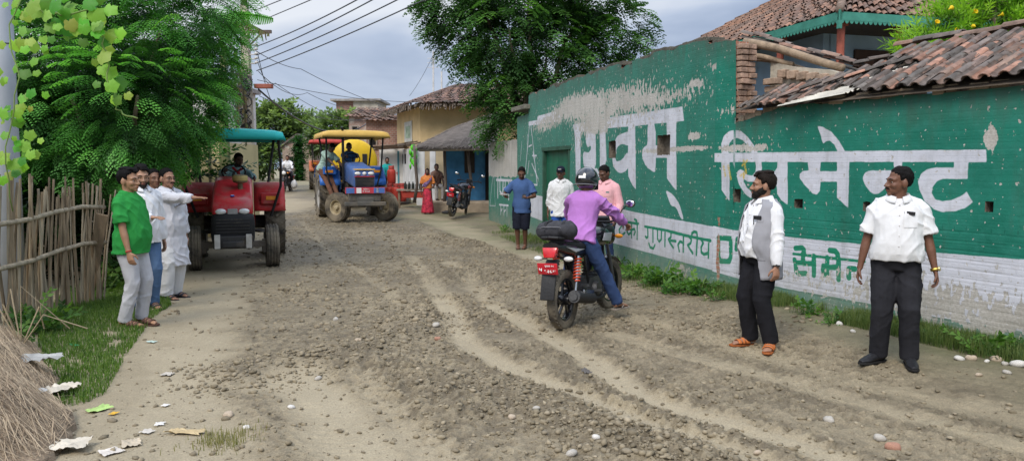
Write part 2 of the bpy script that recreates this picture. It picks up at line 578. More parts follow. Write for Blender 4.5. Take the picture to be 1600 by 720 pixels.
def hfun(X, Y):
    X = np.asarray(X, float); Y = np.asarray(Y, float); sh = X.shape
    P = np.stack([X.ravel(), Y.ravel()], 1)
    x, y = P[:, 0], P[:, 1]
    lb = np.interp(y, LEFTB[::-1, 1], LEFTB[::-1, 0])
    road = 1 / (1 + np.exp(-(x - lb - .12 * (fbm2(x * 3, y * 3, 3, 5) - .5) * 6) / .10))
    wo = wall_off(P)
    verge = np.clip((wo + .9) / .8, 0, 1)
    churn = road * (1 - .85 * verge)
    dry = .35 * fbm2(x * .9, y * .9, 4, 11) + (1 - road) * .38
    h = .03 * (fbm2(x * .5, y * .5, 3, 3) - .5)
    for pts, wd in PATHS:
        d = pdist(P, pts); k = np.clip(1.35 - d / wd - .35 * (fbm2(x * 5, y * 5, 3, 21) - .5) * 3, 0, 1)
        dry = np.maximum(dry, .72 * k); churn = churn * (1 - .85 * k)
    rut = np.zeros(len(P))
    for pts, wd, a in TR:
        d, sa = pdist_s(P, pts); d = d + .10 * (fbm2(x * 4, y * 4, 3, 31) - .5) + .04 * (fbm2(x * 16, y * 16, 2, 33) - .5)
        k = np.clip(1.5 - 1.2 * d / wd, 0, 1) * a
        k2 = np.exp(-((d - wd * 1.35) / (wd * .42)) ** 2) * a
        lump = .5 + .9 * fbm2(x * 12, y * 12, 3, 41)
        tread = np.clip((d - .0) / .02, 0, 1) * np.sin((sa + .35 * d) * 2 * PI / .085) * np.clip(1.4 - d / (wd * .8), 0, 1) * (fbm2(x * 2, y * 2, 2, 36) > .42)
        rut += -.012 * k + .010 * k2 * lump + .0055 * tread * a
        dry = dry * (1 - .9 * k) + .8 * k * (.9 + .25 * (fbm2(x * 3, y * 3, 3, 35) - .5)); churn = churn * (1 - .9 * k) + 1.0 * k2 * a
        dry = dry * (1 - .55 * k2)
    for pts, wd, a in WIND:
        d = pdist(P, pts) + .16 * (fbm2(x * 3, y * 3, 3, 51) - .5)
        k = np.exp(-(d / wd) ** 2)
        h += a * k * (.7 + .6 * fbm2(x * 6, y * 6, 3, 61)); churn = np.clip(churn + .6 * k, 0, 1.35); dry = dry * (1 - .5 * k)
    churn = churn * np.clip(.45 + 1.3 * (fbm2(x * 1.1, y * 1.1, 3, 77) - .32), .15, 1.3)
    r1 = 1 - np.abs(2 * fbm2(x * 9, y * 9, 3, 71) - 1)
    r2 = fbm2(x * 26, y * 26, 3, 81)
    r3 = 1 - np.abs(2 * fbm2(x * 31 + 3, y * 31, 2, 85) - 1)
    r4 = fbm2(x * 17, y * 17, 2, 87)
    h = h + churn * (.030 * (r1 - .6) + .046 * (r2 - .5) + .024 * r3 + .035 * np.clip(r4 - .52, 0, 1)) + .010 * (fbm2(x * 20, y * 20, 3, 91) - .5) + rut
    h = h + churn * (.017 * (fbm2(x * 47, y * 47, 2, 99) - .5) + .007 * (np.random.default_rng(3).random(len(x)) - .5))
    # fine furrows left by the blade and tyres, running along the road
    u = (x - .35 * 0 + .62 * (y - 6)) * 1.0
    fur = fbm2((x * .80 + y * .60) * 14, (x * -.6 + y * .8) * 1.2, 2, 95)
    rt = np.clip((x - .3) / 1.2, 0, 1) * np.clip((9.2 - y) / 2, 0, 1)
    h += .022 * rt * (fur - .5)
    green = np.clip((wo + .55) / .5, 0, 1) * np.clip(fbm2(x * 2, y * 2, 3, 15) * 2 - .5, 0, 1)
    # left bank by the fence
    lbk = np.clip((-(x) - 3.6) / 1.5, 0, 1) * np.clip((9.8 - y) / 3, 0, 1)
    h += .18 * lbk
    green = np.maximum(green, lbk * .7)
    dry = dry + churn * np.clip(8 * (.06 * (r1 - .6) + .075 * (r2 - .5)), -.35, .35) - .12 * churn  # cavity shade painted into the mud tone: hollows darker, clod tops lighter
    h = h + .10 * verge * np.clip((12 - y) / 3, 0, 1) + gzv(y)
    return h.reshape(sh), np.clip(dry, 0, 1).reshape(sh), churn.reshape(sh), green.reshape(sh)


def H(x, y, r=.12):
    xs = np.array([x, x + r, x - r, x, x]); ys = np.array([y, y, y, y + r, y - r])
    return float(hfun(xs, ys)[0].mean())


ys = list(np.arange(-30, 2.8, 1.6)) + list(np.arange(2.8, 3.9, .12))
y = 3.9
while y < 420:
    ys.append(y)
    y += max(.017, .0024 * y) if y < 26 else .06 * (y - 24)
xs = np.concatenate([-np.geomspace(400, 7.2, 40), np.arange(-7, -4.6, .045), np.arange(-4.6, 4.4, .0205), np.arange(4.4, 7, .05), np.geomspace(7.2, 400, 40)])
GX, GY = np.meshgrid(xs, np.array(ys))
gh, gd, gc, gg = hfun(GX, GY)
far = (np.abs(GX) > 12) | (GY > 45) | (GY < 1)
gh = np.where(far, gzv(GY) - .02, gh)
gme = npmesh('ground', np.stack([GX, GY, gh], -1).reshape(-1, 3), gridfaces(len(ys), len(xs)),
             attrs={'dry': gd.ravel(), 'churn': gc.ravel(), 'green': gg.ravel()}, smooth=True)  # dry holds real dryness plus the painted shade between clods
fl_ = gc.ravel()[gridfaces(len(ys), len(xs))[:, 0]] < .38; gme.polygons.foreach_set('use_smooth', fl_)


def mudmat():
    m, nt, N, L, b = _nt('mud')
    tc = N.new('ShaderNodeTexCoord')
    def A(n):
        a = N.new('ShaderNodeAttribute'); a.attribute_name = n; return a.outputs['Fac']
    def noise(s, d=6, r=.6):
        n = N.new('ShaderNodeTexNoise'); n.inputs['Scale'].default_value = s; n.inputs['Detail'].default_value = d; n.inputs['Roughness'].default_value = r
        L.new(tc.outputs['Object'], n.inputs['Vector']); return n.outputs['Fac']
    def math_(op, a, b_):
        n = N.new('ShaderNodeMath'); n.operation = op
        for i, v in enumerate((a, b_)):
            if isinstance(v, (int, float)): n.inputs[i].default_value = v
            else: L.new(v, n.inputs[i])
        return n.outputs[0]
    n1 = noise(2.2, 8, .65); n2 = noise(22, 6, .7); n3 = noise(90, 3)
    f = math_('ADD', A('dry'), math_('MULTIPLY', math_('SUBTRACT', n1, .5), .7))  # mud tone from dryness and the shade painted into clod hollows
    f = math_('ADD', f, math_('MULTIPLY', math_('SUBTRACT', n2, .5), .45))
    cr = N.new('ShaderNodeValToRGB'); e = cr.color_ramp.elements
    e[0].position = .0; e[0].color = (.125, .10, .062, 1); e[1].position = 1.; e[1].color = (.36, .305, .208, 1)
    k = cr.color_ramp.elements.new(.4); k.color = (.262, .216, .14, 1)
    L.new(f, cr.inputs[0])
    sp = N.new('ShaderNodeMapRange'); sp.inputs['From Min'].default_value = .3; sp.inputs['From Max'].default_value = .7
    sp.inputs['To Min'].default_value = .78; sp.inputs['To Max'].default_value = 1.2; L.new(n3, sp.inputs['Value'])
    sc = N.new('ShaderNodeVectorMath'); sc.operation = 'SCALE'; L.new(cr.outputs[0], sc.inputs[0]); L.new(sp.outputs[0], sc.inputs['Scale'])
    mx = N.new('ShaderNodeMix'); mx.data_type = 'RGBA'; L.new(math_('MULTIPLY', A('green'), .45), mx.inputs['Factor'])
    L.new(sc.outputs[0], mx.inputs['A']); mx.inputs['B'].default_value = (.10, .12, .045, 1)
    L.new(mx.outputs['Result'], b.inputs['Base Color'])
    ro = N.new('ShaderNodeMapRange'); ro.inputs['To Min'].default_value = .62; ro.inputs['To Max'].default_value = .95; L.new(f, ro.inputs['Value'])
    L.new(ro.outputs[0], b.inputs['Roughness']); b.inputs['Specular IOR Level'].default_value = .35
    bp = N.new('ShaderNodeBump'); bp.inputs['Strength'].default_value = .55; bp.inputs['Distance'].default_value = .012
    L.new(math_('ADD', n3, math_('MULTIPLY', n2, 1.6)), bp.inputs['Height']); L.new(bp.outputs[0], b.inputs['Normal'])
    return m


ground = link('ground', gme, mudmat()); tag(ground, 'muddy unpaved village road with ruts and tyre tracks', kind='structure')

_p = (1 + 5 ** .5) / 2
ICO_V = np.array([(-1, _p, 0), (1, _p, 0), (-1, -_p, 0), (1, -_p, 0), (0, -1, _p), (0, 1, _p), (0, -1, -_p), (0, 1, -_p), (_p, 0, -1), (_p, 0, 1), (-_p, 0, -1), (-_p, 0, 1)]) / 1.9
ICO_F = np.array([(0, 11, 5), (0, 5, 1), (0, 1, 7), (0, 7, 10), (0, 10, 11), (1, 5, 9), (5, 11, 4), (11, 10, 2), (10, 7, 6), (7, 1, 8), (3, 9, 4), (3, 4, 2), (3, 2, 6), (3, 6, 8), (3, 8, 9), (4, 9, 5), (2, 4, 11), (6, 2, 10), (8, 6, 7), (9, 8, 1)])


def rocks(P, size, colr):
    n = len(P)
    V = np.repeat(ICO_V[None], n, 0) * (1 + .75 * (rng.random((n, 12, 1)) - .5))
    ang = rng.random(n) * 2 * PI; c, s = np.cos(ang), np.sin(ang)
    V = V * (np.array([1., .75, .55])[None, None] * (1 + .5 * (rng.random((n, 1, 3)) - .5)))
    X = V[..., 0] * c[:, None] - V[..., 1] * s[:, None]; Y = V[..., 0] * s[:, None] + V[..., 1] * c[:, None]
    V = np.stack([X, Y, V[..., 2]], -1) * size[:, None, None] + P[:, None, :]
    Fc = (ICO_F[None] + 12 * np.arange(n)[:, None, None]).reshape(-1, 3)
    return V.reshape(-1, 3), Fc, np.repeat(colr, 12, 0)


def scatter(n, yr=(4, 15)):
    yy = 1 / (1 / yr[0] + rng.random(n) * (1 / yr[1] - 1 / yr[0])); xx = (rng.random(n) * 2 - 1) * (yy * .70 + .4)
    return xx, yy


x, y = scatter(95000)
hh, dd, cc, g2 = hfun(x, y)
heap = np.exp(-(pdist(np.stack([x, y], 1), WIND[1][0]) / .5) ** 2) + .5 * np.exp(-(pdist(np.stack([x, y], 1), WIND[2][0]) / .45) ** 2)
keep = (rng.random(len(x)) < np.clip((.10 * cc + .16 * np.clip(cc - .75, 0, 1)) + .65 * heap * (fbm2(x * 2.5, y * 2.5, 2, 3) + .3), 0.045, .9)) & (wall_off(np.stack([x, y], 1)) < -.05)
x, y, hh, heap = x[keep], y[keep], hh[keep], heap[keep]
sz = .005 + .024 * rng.random(len(x)) ** 4 + .010 * heap * rng.random(len(x))
t = rng.random((len(x), 1)) ** 3
cl = (np.array([[.20, .165, .108]]) * (1 - t) + np.array([[.275, .23, .16]]) * t) * (.75 + .5 * rng.random((len(x), 1)))
V, Fc, C = rocks(np.stack([x, y, hh + sz * .2], 1), sz, cl)
x2 = rng.uniform(-9, 4, 46000); y2 = 7.5 + 15 * rng.random(46000) ** 1.3; h2, d2, c2, g2 = hfun(x2, y2); k2 = (rng.random(46000) < .30 * c2 + .02) & (wall_off(np.stack([x2, y2], 1)) < -.1) & (np.abs(x2) < y2 * .7)
x2, y2, h2 = x2[k2], y2[k2], h2[k2]; s2 = .010 + .035 * rng.random(len(x2)) ** 3
V2, F2, C2 = rocks(np.stack([x2, y2, h2 + s2 * .15], 1), s2, np.array([[.22, .18, .12]]) * (.7 + .6 * rng.random((len(x2), 1)))); Fc = np.concatenate([Fc, F2 + len(V)]); V = np.concatenate([V, V2]); C = np.concatenate([C, C2])
gm = npmesh('gravel', V, Fc, C, smooth=False)
tag(link('gravel', gm, mat('gravel_mat', (1, 1, 1), .9, .15, 30, .2, 120, attr=True)), 'clods and pebbles strewn over the churned mud', 'gravel', kind='stuff')

stone_me = []
for k in range(5):
    mb = MB(); mb.ell((0, 0, 0), (1, .8, .6), 14, 9)
    me = mb.mesh('stone', True); a = getco(me); a *= (1 + .45 * (vn3(a, 1.6, k) - .5))[:, None]; setco(me, a); stone_me.append(me)
SM = [mat('stone_grey', (.40, .37, .32), .85, .25, 9, .3, 60), mat('stone_tan', (.42, .34, .25), .85, .2, 9, .3, 60), mat('stone_red', (.36, .19, .13), .85, .2, 9, .3, 60), mat('stone_pale', (.58, .55, .50), .85, .2, 9, .3, 60)]
PEB = [(1395, 702, 26, 2, 'reddish brick lump sitting on the mud at the lower right'), (1374, 690, 22, 0, 'grey rounded stone beside the reddish brick lump'),
       (1183, 708, 13, 1, 'small tan stone lying between the wheel ruts at the lower right'), (1295, 660, 20, 0, 'flat grey stone near the fine furrows at the right'),
       (1498, 581, 16, 3, 'pale cobble leading the row of stones along the right verge'), (1516, 580, 17, 1, 'brown cobble second in the row of stones along the right verge'),
       (1541, 583, 9, 3, 'small white pebble in the row of stones along the right verge'), (1557, 581, 18, 1, 'round tan cobble in the row of stones along the right verge'),
       (1569, 588, 13, 0, 'grey cobble in the row of stones along the right verge'), (1590, 591, 24, 3, 'long pale stone ending the verge row at the picture edge'),
       (1311, 523, 13, 3, 'pale stone in the grass between the vest man and the white shirt man'), (1332, 534, 9, 3, 'small pale stone in the grass left of the black shoes'),
       (1572, 604, 14, 0, 'dull grey stone lying in front of the verge row'), (1528, 603, 12, 1, 'brownish stone lying on mud in front of the verge row'),
       (681, 519, 14, 0, 'dark flat stone beside the curved tyre track mid road'), (684, 536, 11, 2, 'small red brick chip beside the curved tyre track mid road'),
       (931, 699, 16, 3, 'white stone on the churned mud at bottom centre'), (892, 714, 20, 0, 'grey pebble at the bottom edge of the road centre'),
       (357, 651, 20, 1, 'flat tan stone on the pale path at the left'), (455, 636, 12, 3, 'white pebble on the smooth mud left of centre'),
       (560, 547, 12, 1, 'brown stone on the gravel heap left of centre'), (497, 592, 12, 0, 'grey stone at the foot of the gravel heap'),
       (385, 672, 12, 3, 'cream stone on the pale path lower left'), (800, 660, 16, 1, 'tan cobble half sunk in the gravelly ridge at bottom centre'),
       (838, 652, 13, 0, 'greyish cobble in the gravelly ridge at bottom centre'), (525, 503, 12, 0, 'grey stone near the top of the gravel heap')]
for k, (px, py, w_, mi, lab) in enumerate(PEB):
    p = g(px, py); s_ = w_ / F * p.y / 2
    o = link('stone', stone_me[k % 5].copy(), SM[mi]); o.location = (p.x, p.y, H(p.x, p.y, .03) + s_ * .3); o.scale = (s_, s_, s_); o.rotation_euler = (.2, .1, k * 1.7)
    tag(o, lab, 'stone', 'stones lying about on the road')
def paintmat():
    m, nt, N, L, b = _nt('painted_plaster')
    def A(n):
        a = N.new('ShaderNodeAttribute'); a.attribute_name = n; return a.outputs['Fac']
    uv = N.new('ShaderNodeAttribute'); uv.attribute_name = 'uvw'
    def noise(s, d=6, r=.6, st=(1, 1, 1), off=0):
        mp = N.new('ShaderNodeMapping'); mp.inputs['Scale'].default_value = st; mp.inputs['Location'].default_value = (off, off, 0)
        L.new(uv.outputs['Vector'], mp.inputs[0])
        n = N.new('ShaderNodeTexNoise'); n.inputs['Scale'].default_value = s; n.inputs['Detail'].default_value = d; n.inputs['Roughness'].default_value = r
        L.new(mp.outputs[0], n.inputs['Vector']); return n.outputs['Fac']
    def M(op, a, b_, c=None):
        n = N.new('ShaderNodeMath'); n.operation = op
        for i, v in enumerate((a, b_, c)):
            if v is None: continue
            if isinstance(v, (int, float)): n.inputs[i].default_value = v
            else: L.new(v, n.inputs[i])
        return n.outputs[0]
    def mr(v, a, b_, c=0, d=1):
        n = N.new('ShaderNodeMapRange'); n.inputs['From Min'].default_value = a; n.inputs['From Max'].default_value = b_
        n.inputs['To Min'].default_value = c; n.inputs['To Max'].default_value = d; L.new(v, n.inputs['Value']); return n.outputs[0]
    def mix(f, a, b_):
        n = N.new('ShaderNodeMix'); n.data_type = 'RGBA'; L.new(f, n.inputs['Factor']) if not isinstance(f, (int, float)) else None
        for k, v in (('A', a), ('B', b_)):
            if isinstance(v, tuple): n.inputs[k].default_value = (*v, 1)
            else: L.new(v, n.inputs[k])
        return n.outputs['Result']
    n1 = noise(1.3, 7, .6); n2 = noise(9, 5, .6, off=3); n3 = noise(45, 4, .6)
    green = mix(mr(n1, .3, .7), (.006, .128, .084), (.014, .195, .132))
    green = mix(mr(n2, .45, .75, 0, .6), green, (.03, .205, .155))
    green = mix(A('fade'), green, (.11, .225, .18))
    white = mix(mr(n1, .3, .7), (.50, .51, .56), (.62, .63, .68))
    white = mix(mr(n2, .52, .75, 0, .5), white, (.36, .34, .32))
    edge = M('MULTIPLY', M('SUBTRACT', n2, .5), .02)
    c = mix(mr(M('ADD', A('wht'), edge), .004, -.004), green, white)
    c = mix(mr(M('ADD', A('grn'), edge), .003, -.003), c, (.012, .21, .115))
    yl = M('MULTIPLY', mr(M('ADD', A('yel'), edge), .006, -.004), mr(n3, .35, .6))
    c = mix(yl, c, (.55, .40, .04))
    # peeled paint: small flakes everywhere, large areas where the peel attribute is high
    ps = noise(13, 5, .55, (1.5, .75, 1), 7)
    ps2 = noise(3.1, 4, .6, (1, 1, 1), 11)
    pk = M('ADD', M('ADD', M('MULTIPLY', ps, .75), M('MULTIPLY', ps2, .25)), A('peel'))
    pm = M('MAXIMUM', mr(pk, .655, .67), mr(noise(21, 2, .5, (1.1, .8, 1), 23), .675, .69))
    plaster = mix(mr(n3, .3, .7), (.36, .335, .29), (.58, .56, .52))
    plaster = mix(mr(n1, .45, .7, 0, .6), plaster, (.30, .27, .23))
    c = mix(pm, c, plaster)
    xb = mr(M('ADD', A('xb'), M('MULTIPLY', M('SUBTRACT', n2, .5), .5)), .45, .5)
    br = N.new('ShaderNodeTexBrick'); br.inputs['Scale'].default_value = 4.4; br.inputs['Color1'].default_value = (.34, .15, .09, 1)
    br.inputs['Color2'].default_value = (.27, .13, .09, 1); br.inputs['Mortar'].default_value = (.33, .29, .23, 1); br.inputs['Mortar Size'].default_value = .03
    L.new(uv.outputs['Vector'], br.inputs['Vector'])
    c = mix(xb, c, br.outputs['Color'])
    # rising damp and dirt near the ground, dark streaks from the coping
    low = M('MULTIPLY', mr(A('hz'), .62, .02), mr(noise(2.5, 8, .7, off=5), .32, .62))
    c = mix(M('MULTIPLY', low, .8), c, (.29, .265, .21))
    top = M('MULTIPLY', mr(A('dt'), .34, .0), mr(noise(3, 6, .7, (1.6, .35, 1), 2), .35, .65))
    c = mix(M('MULTIPLY', top, .75), c, (.075, .075, .06))
    stn = mr(noise(2.2, 6, .7, (2.4, .3, 1), 9), .50, .78, 0, .45)
    c = mix(stn, c, (.06, .085, .06))
    L.new(c, b.inputs['Base Color']); b.inputs['Roughness'].default_value = .62; b.inputs['Specular IOR Level'].default_value = .3
    h = M('ADD', M('MULTIPLY', n3, .25), M('MULTIPLY', n2, .5)); h = M('SUBTRACT', h, M('MULTIPLY', pm, .35))
    bk = M('MULTIPLY', br.outputs['Fac'], A('brk')); h = M('SUBTRACT', h, M('MULTIPLY', bk, 1.2))
    bp = N.new('ShaderNodeBump'); bp.inputs['Strength'].default_value = .6; bp.inputs['Distance'].default_value = .012
    L.new(h, bp.inputs['Height']); L.new(bp.outputs[0], b.inputs['Normal'])
    return m


PAINT = paintmat()
BRICK = brickmat('bare_brick', scale=4.4)


class Wall:
    def __init__(s, P0, d, front):
        s.P0 = Vector((P0[0], P0[1], 0)); s.d = Vector((d[0], d[1], 0)).normalized(); s.front = front
        s.left = Vector((-s.d.y, s.d.x, 0)); s.n = s.left * front
        s.rz = math.atan2(s.d.y, s.d.x)

    def sz(s, px, py):
        p = onplane(px, py, s.P0, s.left); return ((p - s.P0).dot(s.d), p.z)

    def crop(s, pts, ox, oy, k): return [s.sz(ox + u / k, oy + v / k) for u, v in pts]

    def build(s, parent, length, top, white, green, yel, peel, holes, brkf, xbf, fadef, step=.0135, thick=.25, s0=0., base=-.25):
        nc = int((length - s0) / step); S = np.linspace(s0, length, nc)
        T = top(S); nr = int((T.max() - base) / step)
        Vv = np.linspace(0, 1, nr)[:, None]
        Z = base + Vv * (T[None] - base); SS = np.repeat(S[None], nr, 0)
        P = np.stack([SS.ravel(), Z.ravel()], 1)
        wht = np.full(len(P), 1.); grn = wht.copy(); ye = wht.copy()
        for q in white: wht = np.minimum(wht, q(P))
        for q in green: grn = np.minimum(grn, q(P))
        for q in yel: ye = np.minimum(ye, q(P))
        pe = np.full(len(P), -.02)
        for (c0, r, a) in peel:
            pe = pe + a * np.exp(-(((P[:, 0] - c0[0]) / r[0]) ** 2 + ((P[:, 1] - c0[1]) / r[1]) ** 2))
        rel = .014 * (fbm2(P[:, 0] * 2.2, P[:, 1] * 2.2, 4, 9) - .5)
        row = np.abs(((P[:, 1] + .008 * vn2(P[:, 0] * 3, P[:, 1] * 0, 4)) / .083) % 1 - .5)
        rel += -.006 * np.clip((row - .42) / .08, 0, 1) * (.12 + brkf(P)) - .01 * xbf(P)
        gy = (s.P0.y + P[:, 0] * s.d.y)
        hz = P[:, 1] - gzv(gy)
        dt = np.repeat(T[None], nr, 0).ravel() - P[:, 1]
        V = np.stack([P[:, 0], s.front * rel, P[:, 1]], 1)
        Fq = gridfaces(nr, nc)
        cen = P[Fq].mean(1); keepf = np.ones(len(Fq), bool)
        for (a0, a1, b0, b1, *_r) in holes:
            keepf &= ~((cen[:, 0] > a0) & (cen[:, 0] < a1) & (cen[:, 1] > b0) & (cen[:, 1] < b1))
        Fq = Fq[keepf]
        if s.front > 0: Fq = Fq[:, ::-1]
        uv = np.stack([P[:, 0], P[:, 1], P[:, 0] * 0], 1)
        me = npmesh('painted_face', V, Fq, attrs={'wht': wht, 'grn': grn, 'yel': ye, 'peel': pe, 'hz': hz, 'dt': dt, 'uvw': uv, 'brk': brkf(P), 'xb': xbf(P), 'fade': fadef(P)}, smooth=True)
        o = link('painted_face', me, PAINT, parent)
        # brick body behind the face, with recesses
        mb = MB(); bk = -s.front * thick; e_ = -s.front * .004
        ss = np.linspace(s0, length, 60); tt = top(ss)
        for i in range(59):
            a, b_ = ss[i], ss[i + 1]
            mb.add([(a, e_, tt[i] - .004), (b_, e_, tt[i + 1] - .004), (b_, bk, tt[i + 1] - .004), (a, bk, tt[i] - .004)], [(0, 1, 2, 3)])
            mb.add([(a, bk, base), (b_, bk, base), (b_, bk, tt[i + 1] - .004), (a, bk, tt[i] - .004)], [(0, 1, 2, 3)])
        for k_, i in ((s0, 0), (length, 59)):
            mb.add([(k_, e_, base), (k_, bk, base), (k_, bk, tt[i] - .004), (k_, e_, tt[i] - .004)], [(0, 1, 2, 3)])
        hb = MB()
        for (a0, a1, b0, b1, *r_) in holes:
            dep = -s.front * (r_[0] if r_ else .16); q = .006
            a0 -= q; a1 += q; b0 -= q; b1 += q
            vs = [(a0, e_, b0), (a1, e_, b0), (a1, e_, b1), (a0, e_, b1), (a0, dep, b0), (a1, dep, b0), (a1, dep, b1), (a0, dep, b1)]
            hb.add(vs, [(0, 1, 5, 4), (1, 2, 6, 5), (2, 3, 7, 6), (3, 0, 4, 7), (4, 5, 6, 7)])
        me2 = mb.mesh('brick_body'); uvw_attr(me2)
        link('brick_body', me2, BRICK, parent)
        if holes: hb.build('putlog_recess', mat('recess_mortar', (.17, .145, .115), .95, .35, 14, .8, 30), parent)
        return o


def poly(W, pts, ox=0, oy=0, k=1., it=0):
    q = W.crop(pts, ox, oy, k)
    if it: q = smooth_poly(q, it)
    q = np.array(q); lo = q.min(0) - .06; hi = q.max(0) + .06
    def f(P):
        o = np.full(len(P), 1.); m = ((P > lo) & (P < hi)).all(1); o[m] = sdf_poly(P[m], q); return o
    return f


def lines(W, strokes, ox, oy, k, hw):
    fs = []
    for st in strokes:
        q = np.array(W.crop(st, ox, oy, k)); lo = q.min(0) - hw - .06; hi = q.max(0) + hw + .06
        fs.append((q, lo, hi))
    def f(P):
        o = np.full(len(P), 1.)
        for q, lo, hi in fs:
            m = ((P > lo) & (P < hi)).all(1); o[m] = np.minimum(o[m], sdf_line(P[m], q, hw))
        return o
    return f


def rect(W, x0, y0, x1, y1, dep=.14):
    a = W.sz(x0, y0); b_ = W.sz(x1, y1); return (min(a[0], b_[0]), max(a[0], b_[0]), min(a[1], b_[1]), max(a[1], b_[1]), dep)


WL = Wall(WC, DL, 1); WR = Wall(WC, DR, -1)
a = (880, 160, 3.79)
bl = (960, 330, 6.548)
whiteL = [poly(WL, [(55, 132), (240, 95), (440, 65), (705, 25), (715, 110), (560, 125), (430, 140), (250, 155), (66, 182)], *a),
          poly(WL, [(68, 170), (102, 170), (102, 400), (105, 440), (75, 452)], *a),
          poly(WL, [(135, 150), (192, 145), (195, 360), (185, 395), (160, 408), (135, 400), (120, 370), (115, 310), (125, 290), (150, 300), (165, 280), (165, 255), (145, 270), (133, 230)], *a, it=1),
          poly(WL, [(165, 390), (200, 390), (222, 440), (215, 452)], *a),
          poly(WL, [(217, 150), (250, 145), (256, 340), (240, 400), (217, 400)], *a),
          poly(WL, [(383, 100), (426, 95), (430, 515), (410, 490), (388, 440), (385, 390)], *a),
          poly(WL, [(388, 170), (350, 185), (318, 200), (302, 240), (292, 300), (290, 340), (297, 385), (330, 420), (368, 412), (392, 380), (392, 340), (382, 290), (350, 340), (316, 352), (306, 325), (318, 265), (348, 246), (380, 256), (392, 250)], *a, it=1),
          poly(WL, [(500, 120), (547, 115), (547, 412), (530, 412), (490, 380), (468, 330), (465, 285), (482, 262), (500, 250)], *a, it=1),
          poly(WL, [(612, 110), (668, 105), (672, 522), (650, 500), (615, 450)], *a),
          poly(WL, [(545, 255), (618, 255), (618, 328), (545, 328)], *a),
          poly(WL, [(605, 518), (650, 545), (690, 600), (715, 690), (700, 692), (670, 620), (640, 612), (622, 570)], *a, it=1),
          poly(WL, [(892, 306), (985, 330), (1155, 361.5), (1155, 434), (1110, 421), (967, 382), (892, 362)]),
          poly(WL, [(829, 303), (852, 308), (852, 347), (829, 338)]),
          lines(WL, [[(243, 115), (215, 440)], [(250, 118), (285, 465)], [(285, 465), (262, 462)], [(236, 250), (255, 240)], [(258, 300), (282, 300)], [(256, 345), (290, 430)], [(240, 330), (232, 400)], [(262, 280), (270, 330)]], 760, 160, 3.6, .018),
          lines(WL, [[(290, 90), (440, 50)], [(285, 115), (420, 85)], [(240, 120), (420, 92)]], 760, 160, 3.6, .05),
          lines(WL, [[(230, 180), (228, 300)], [(200, 220), (190, 330)]], 760, 160, 3.6, .01)]
T1 = [[(30, 96), (250, 128)], [(75, 105), (75, 150)], [(75, 148), (50, 190), (58, 230), (80, 243), (108, 220)], [(178, 120), (175, 268)], [(175, 188), (145, 178), (127, 205), (145, 238), (172, 215)], [(178, 190), (208, 182), (215, 212), (200, 242)],
      [(235, 125), (232, 285)], [(236, 128), (230, 95), (208, 82)],
      [(310, 156), (530, 196), (700, 240), (860, 277), (985, 300)], [(340, 165), (342, 262), (325, 272), (316, 258)], [(392, 178), (392, 312)], [(350, 328), (362, 368), (395, 382), (412, 345)],
      [(440, 188), (440, 285), (458, 310), (478, 288), (482, 200)], [(518, 200), (515, 358)], [(578, 208), (580, 262), (553, 288), (570, 325), (604, 372)], [(572, 298), (630, 306)],
      [(708, 245), (705, 412)], [(706, 320), (672, 308), (652, 345), (665, 408)], [(768, 262), (786, 290), (780, 326), (750, 346)], [(752, 346), (772, 385), (800, 428)],
      [(845, 275), (838, 444)], [(845, 275), (842, 220), (815, 208), (792, 225), (790, 255)], [(888, 288), (908, 325), (885, 372), (890, 420), (915, 442), (958, 428)], [(966, 300), (962, 474)]]
greenL = [lines(WL, T1, *bl, .021), lines(WL, [[(1062, 272), (1195, 282)], [(1065, 272), (1062, 465), (1085, 508), (1172, 514), (1190, 470), (1190, 284)], [(1255, 288), (1245, 385)]], *bl, .036)]
pk = lambda px, py, r, am, W=WL: (W.sz(px, py), r, am * 2.2)
peelL = [pk(900, 165, (1.5, .26), .16), pk(980, 150, (1.2, .25), .10), pk(930, 195, (1.0, .22), .13), pk(850, 195, (1.2, .2), .10), pk(1010, 190, (.7, .35), .05), pk(1085, 130, (.25, .06), .12), pk(1040, 150, (1.0, .3), .035),
         pk(1075, 232, (.55, .035), .22), pk(1020, 236, (.6, .04), .12), pk(1085, 213, (.2, .05), .2), pk(975, 330, (.5, .5), .03), pk(840, 260, (1.5, .8), .03), pk(1125, 100, (.4, .06), .12), pk(1010, 160, (2., .1), .05), pk(960, 240, (.8, .5), .035), pk(1090, 170, (.5, .3), .035), pk(900, 230, (.6, .3), .05), pk(1060, 420, (.5, .15), .09)]
sd0, sd1 = WL.sz(890, 300)[0], WL.sz(848, 300)[0]
ztop = WL.sz(870, 229)[1]
SEND = 9.93 - .51
sT = [(-.1, 3.24)] + sorted([WL.sz(1130, 54), WL.sz(1016, 87), WL.sz(950, 106), WL.sz(880, 130), WL.sz(832, 147)]) + [(WL.sz(826, 168)[0], WL.sz(832, 147)[1] - .03), (WL.sz(825.5, 168)[0], WL.sz(826, 178)[1] - .02), (10., WL.sz(808, 182)[1])]


def topL(S):
    z = np.interp(S, [p[0] for p in sT], [p[1] for p in sT])
    return z + .06 * (vn2(S * 5, S * 0, 3) - .5) - .05 * (vn2(S * 2.2, S * 0, 5) > .72)


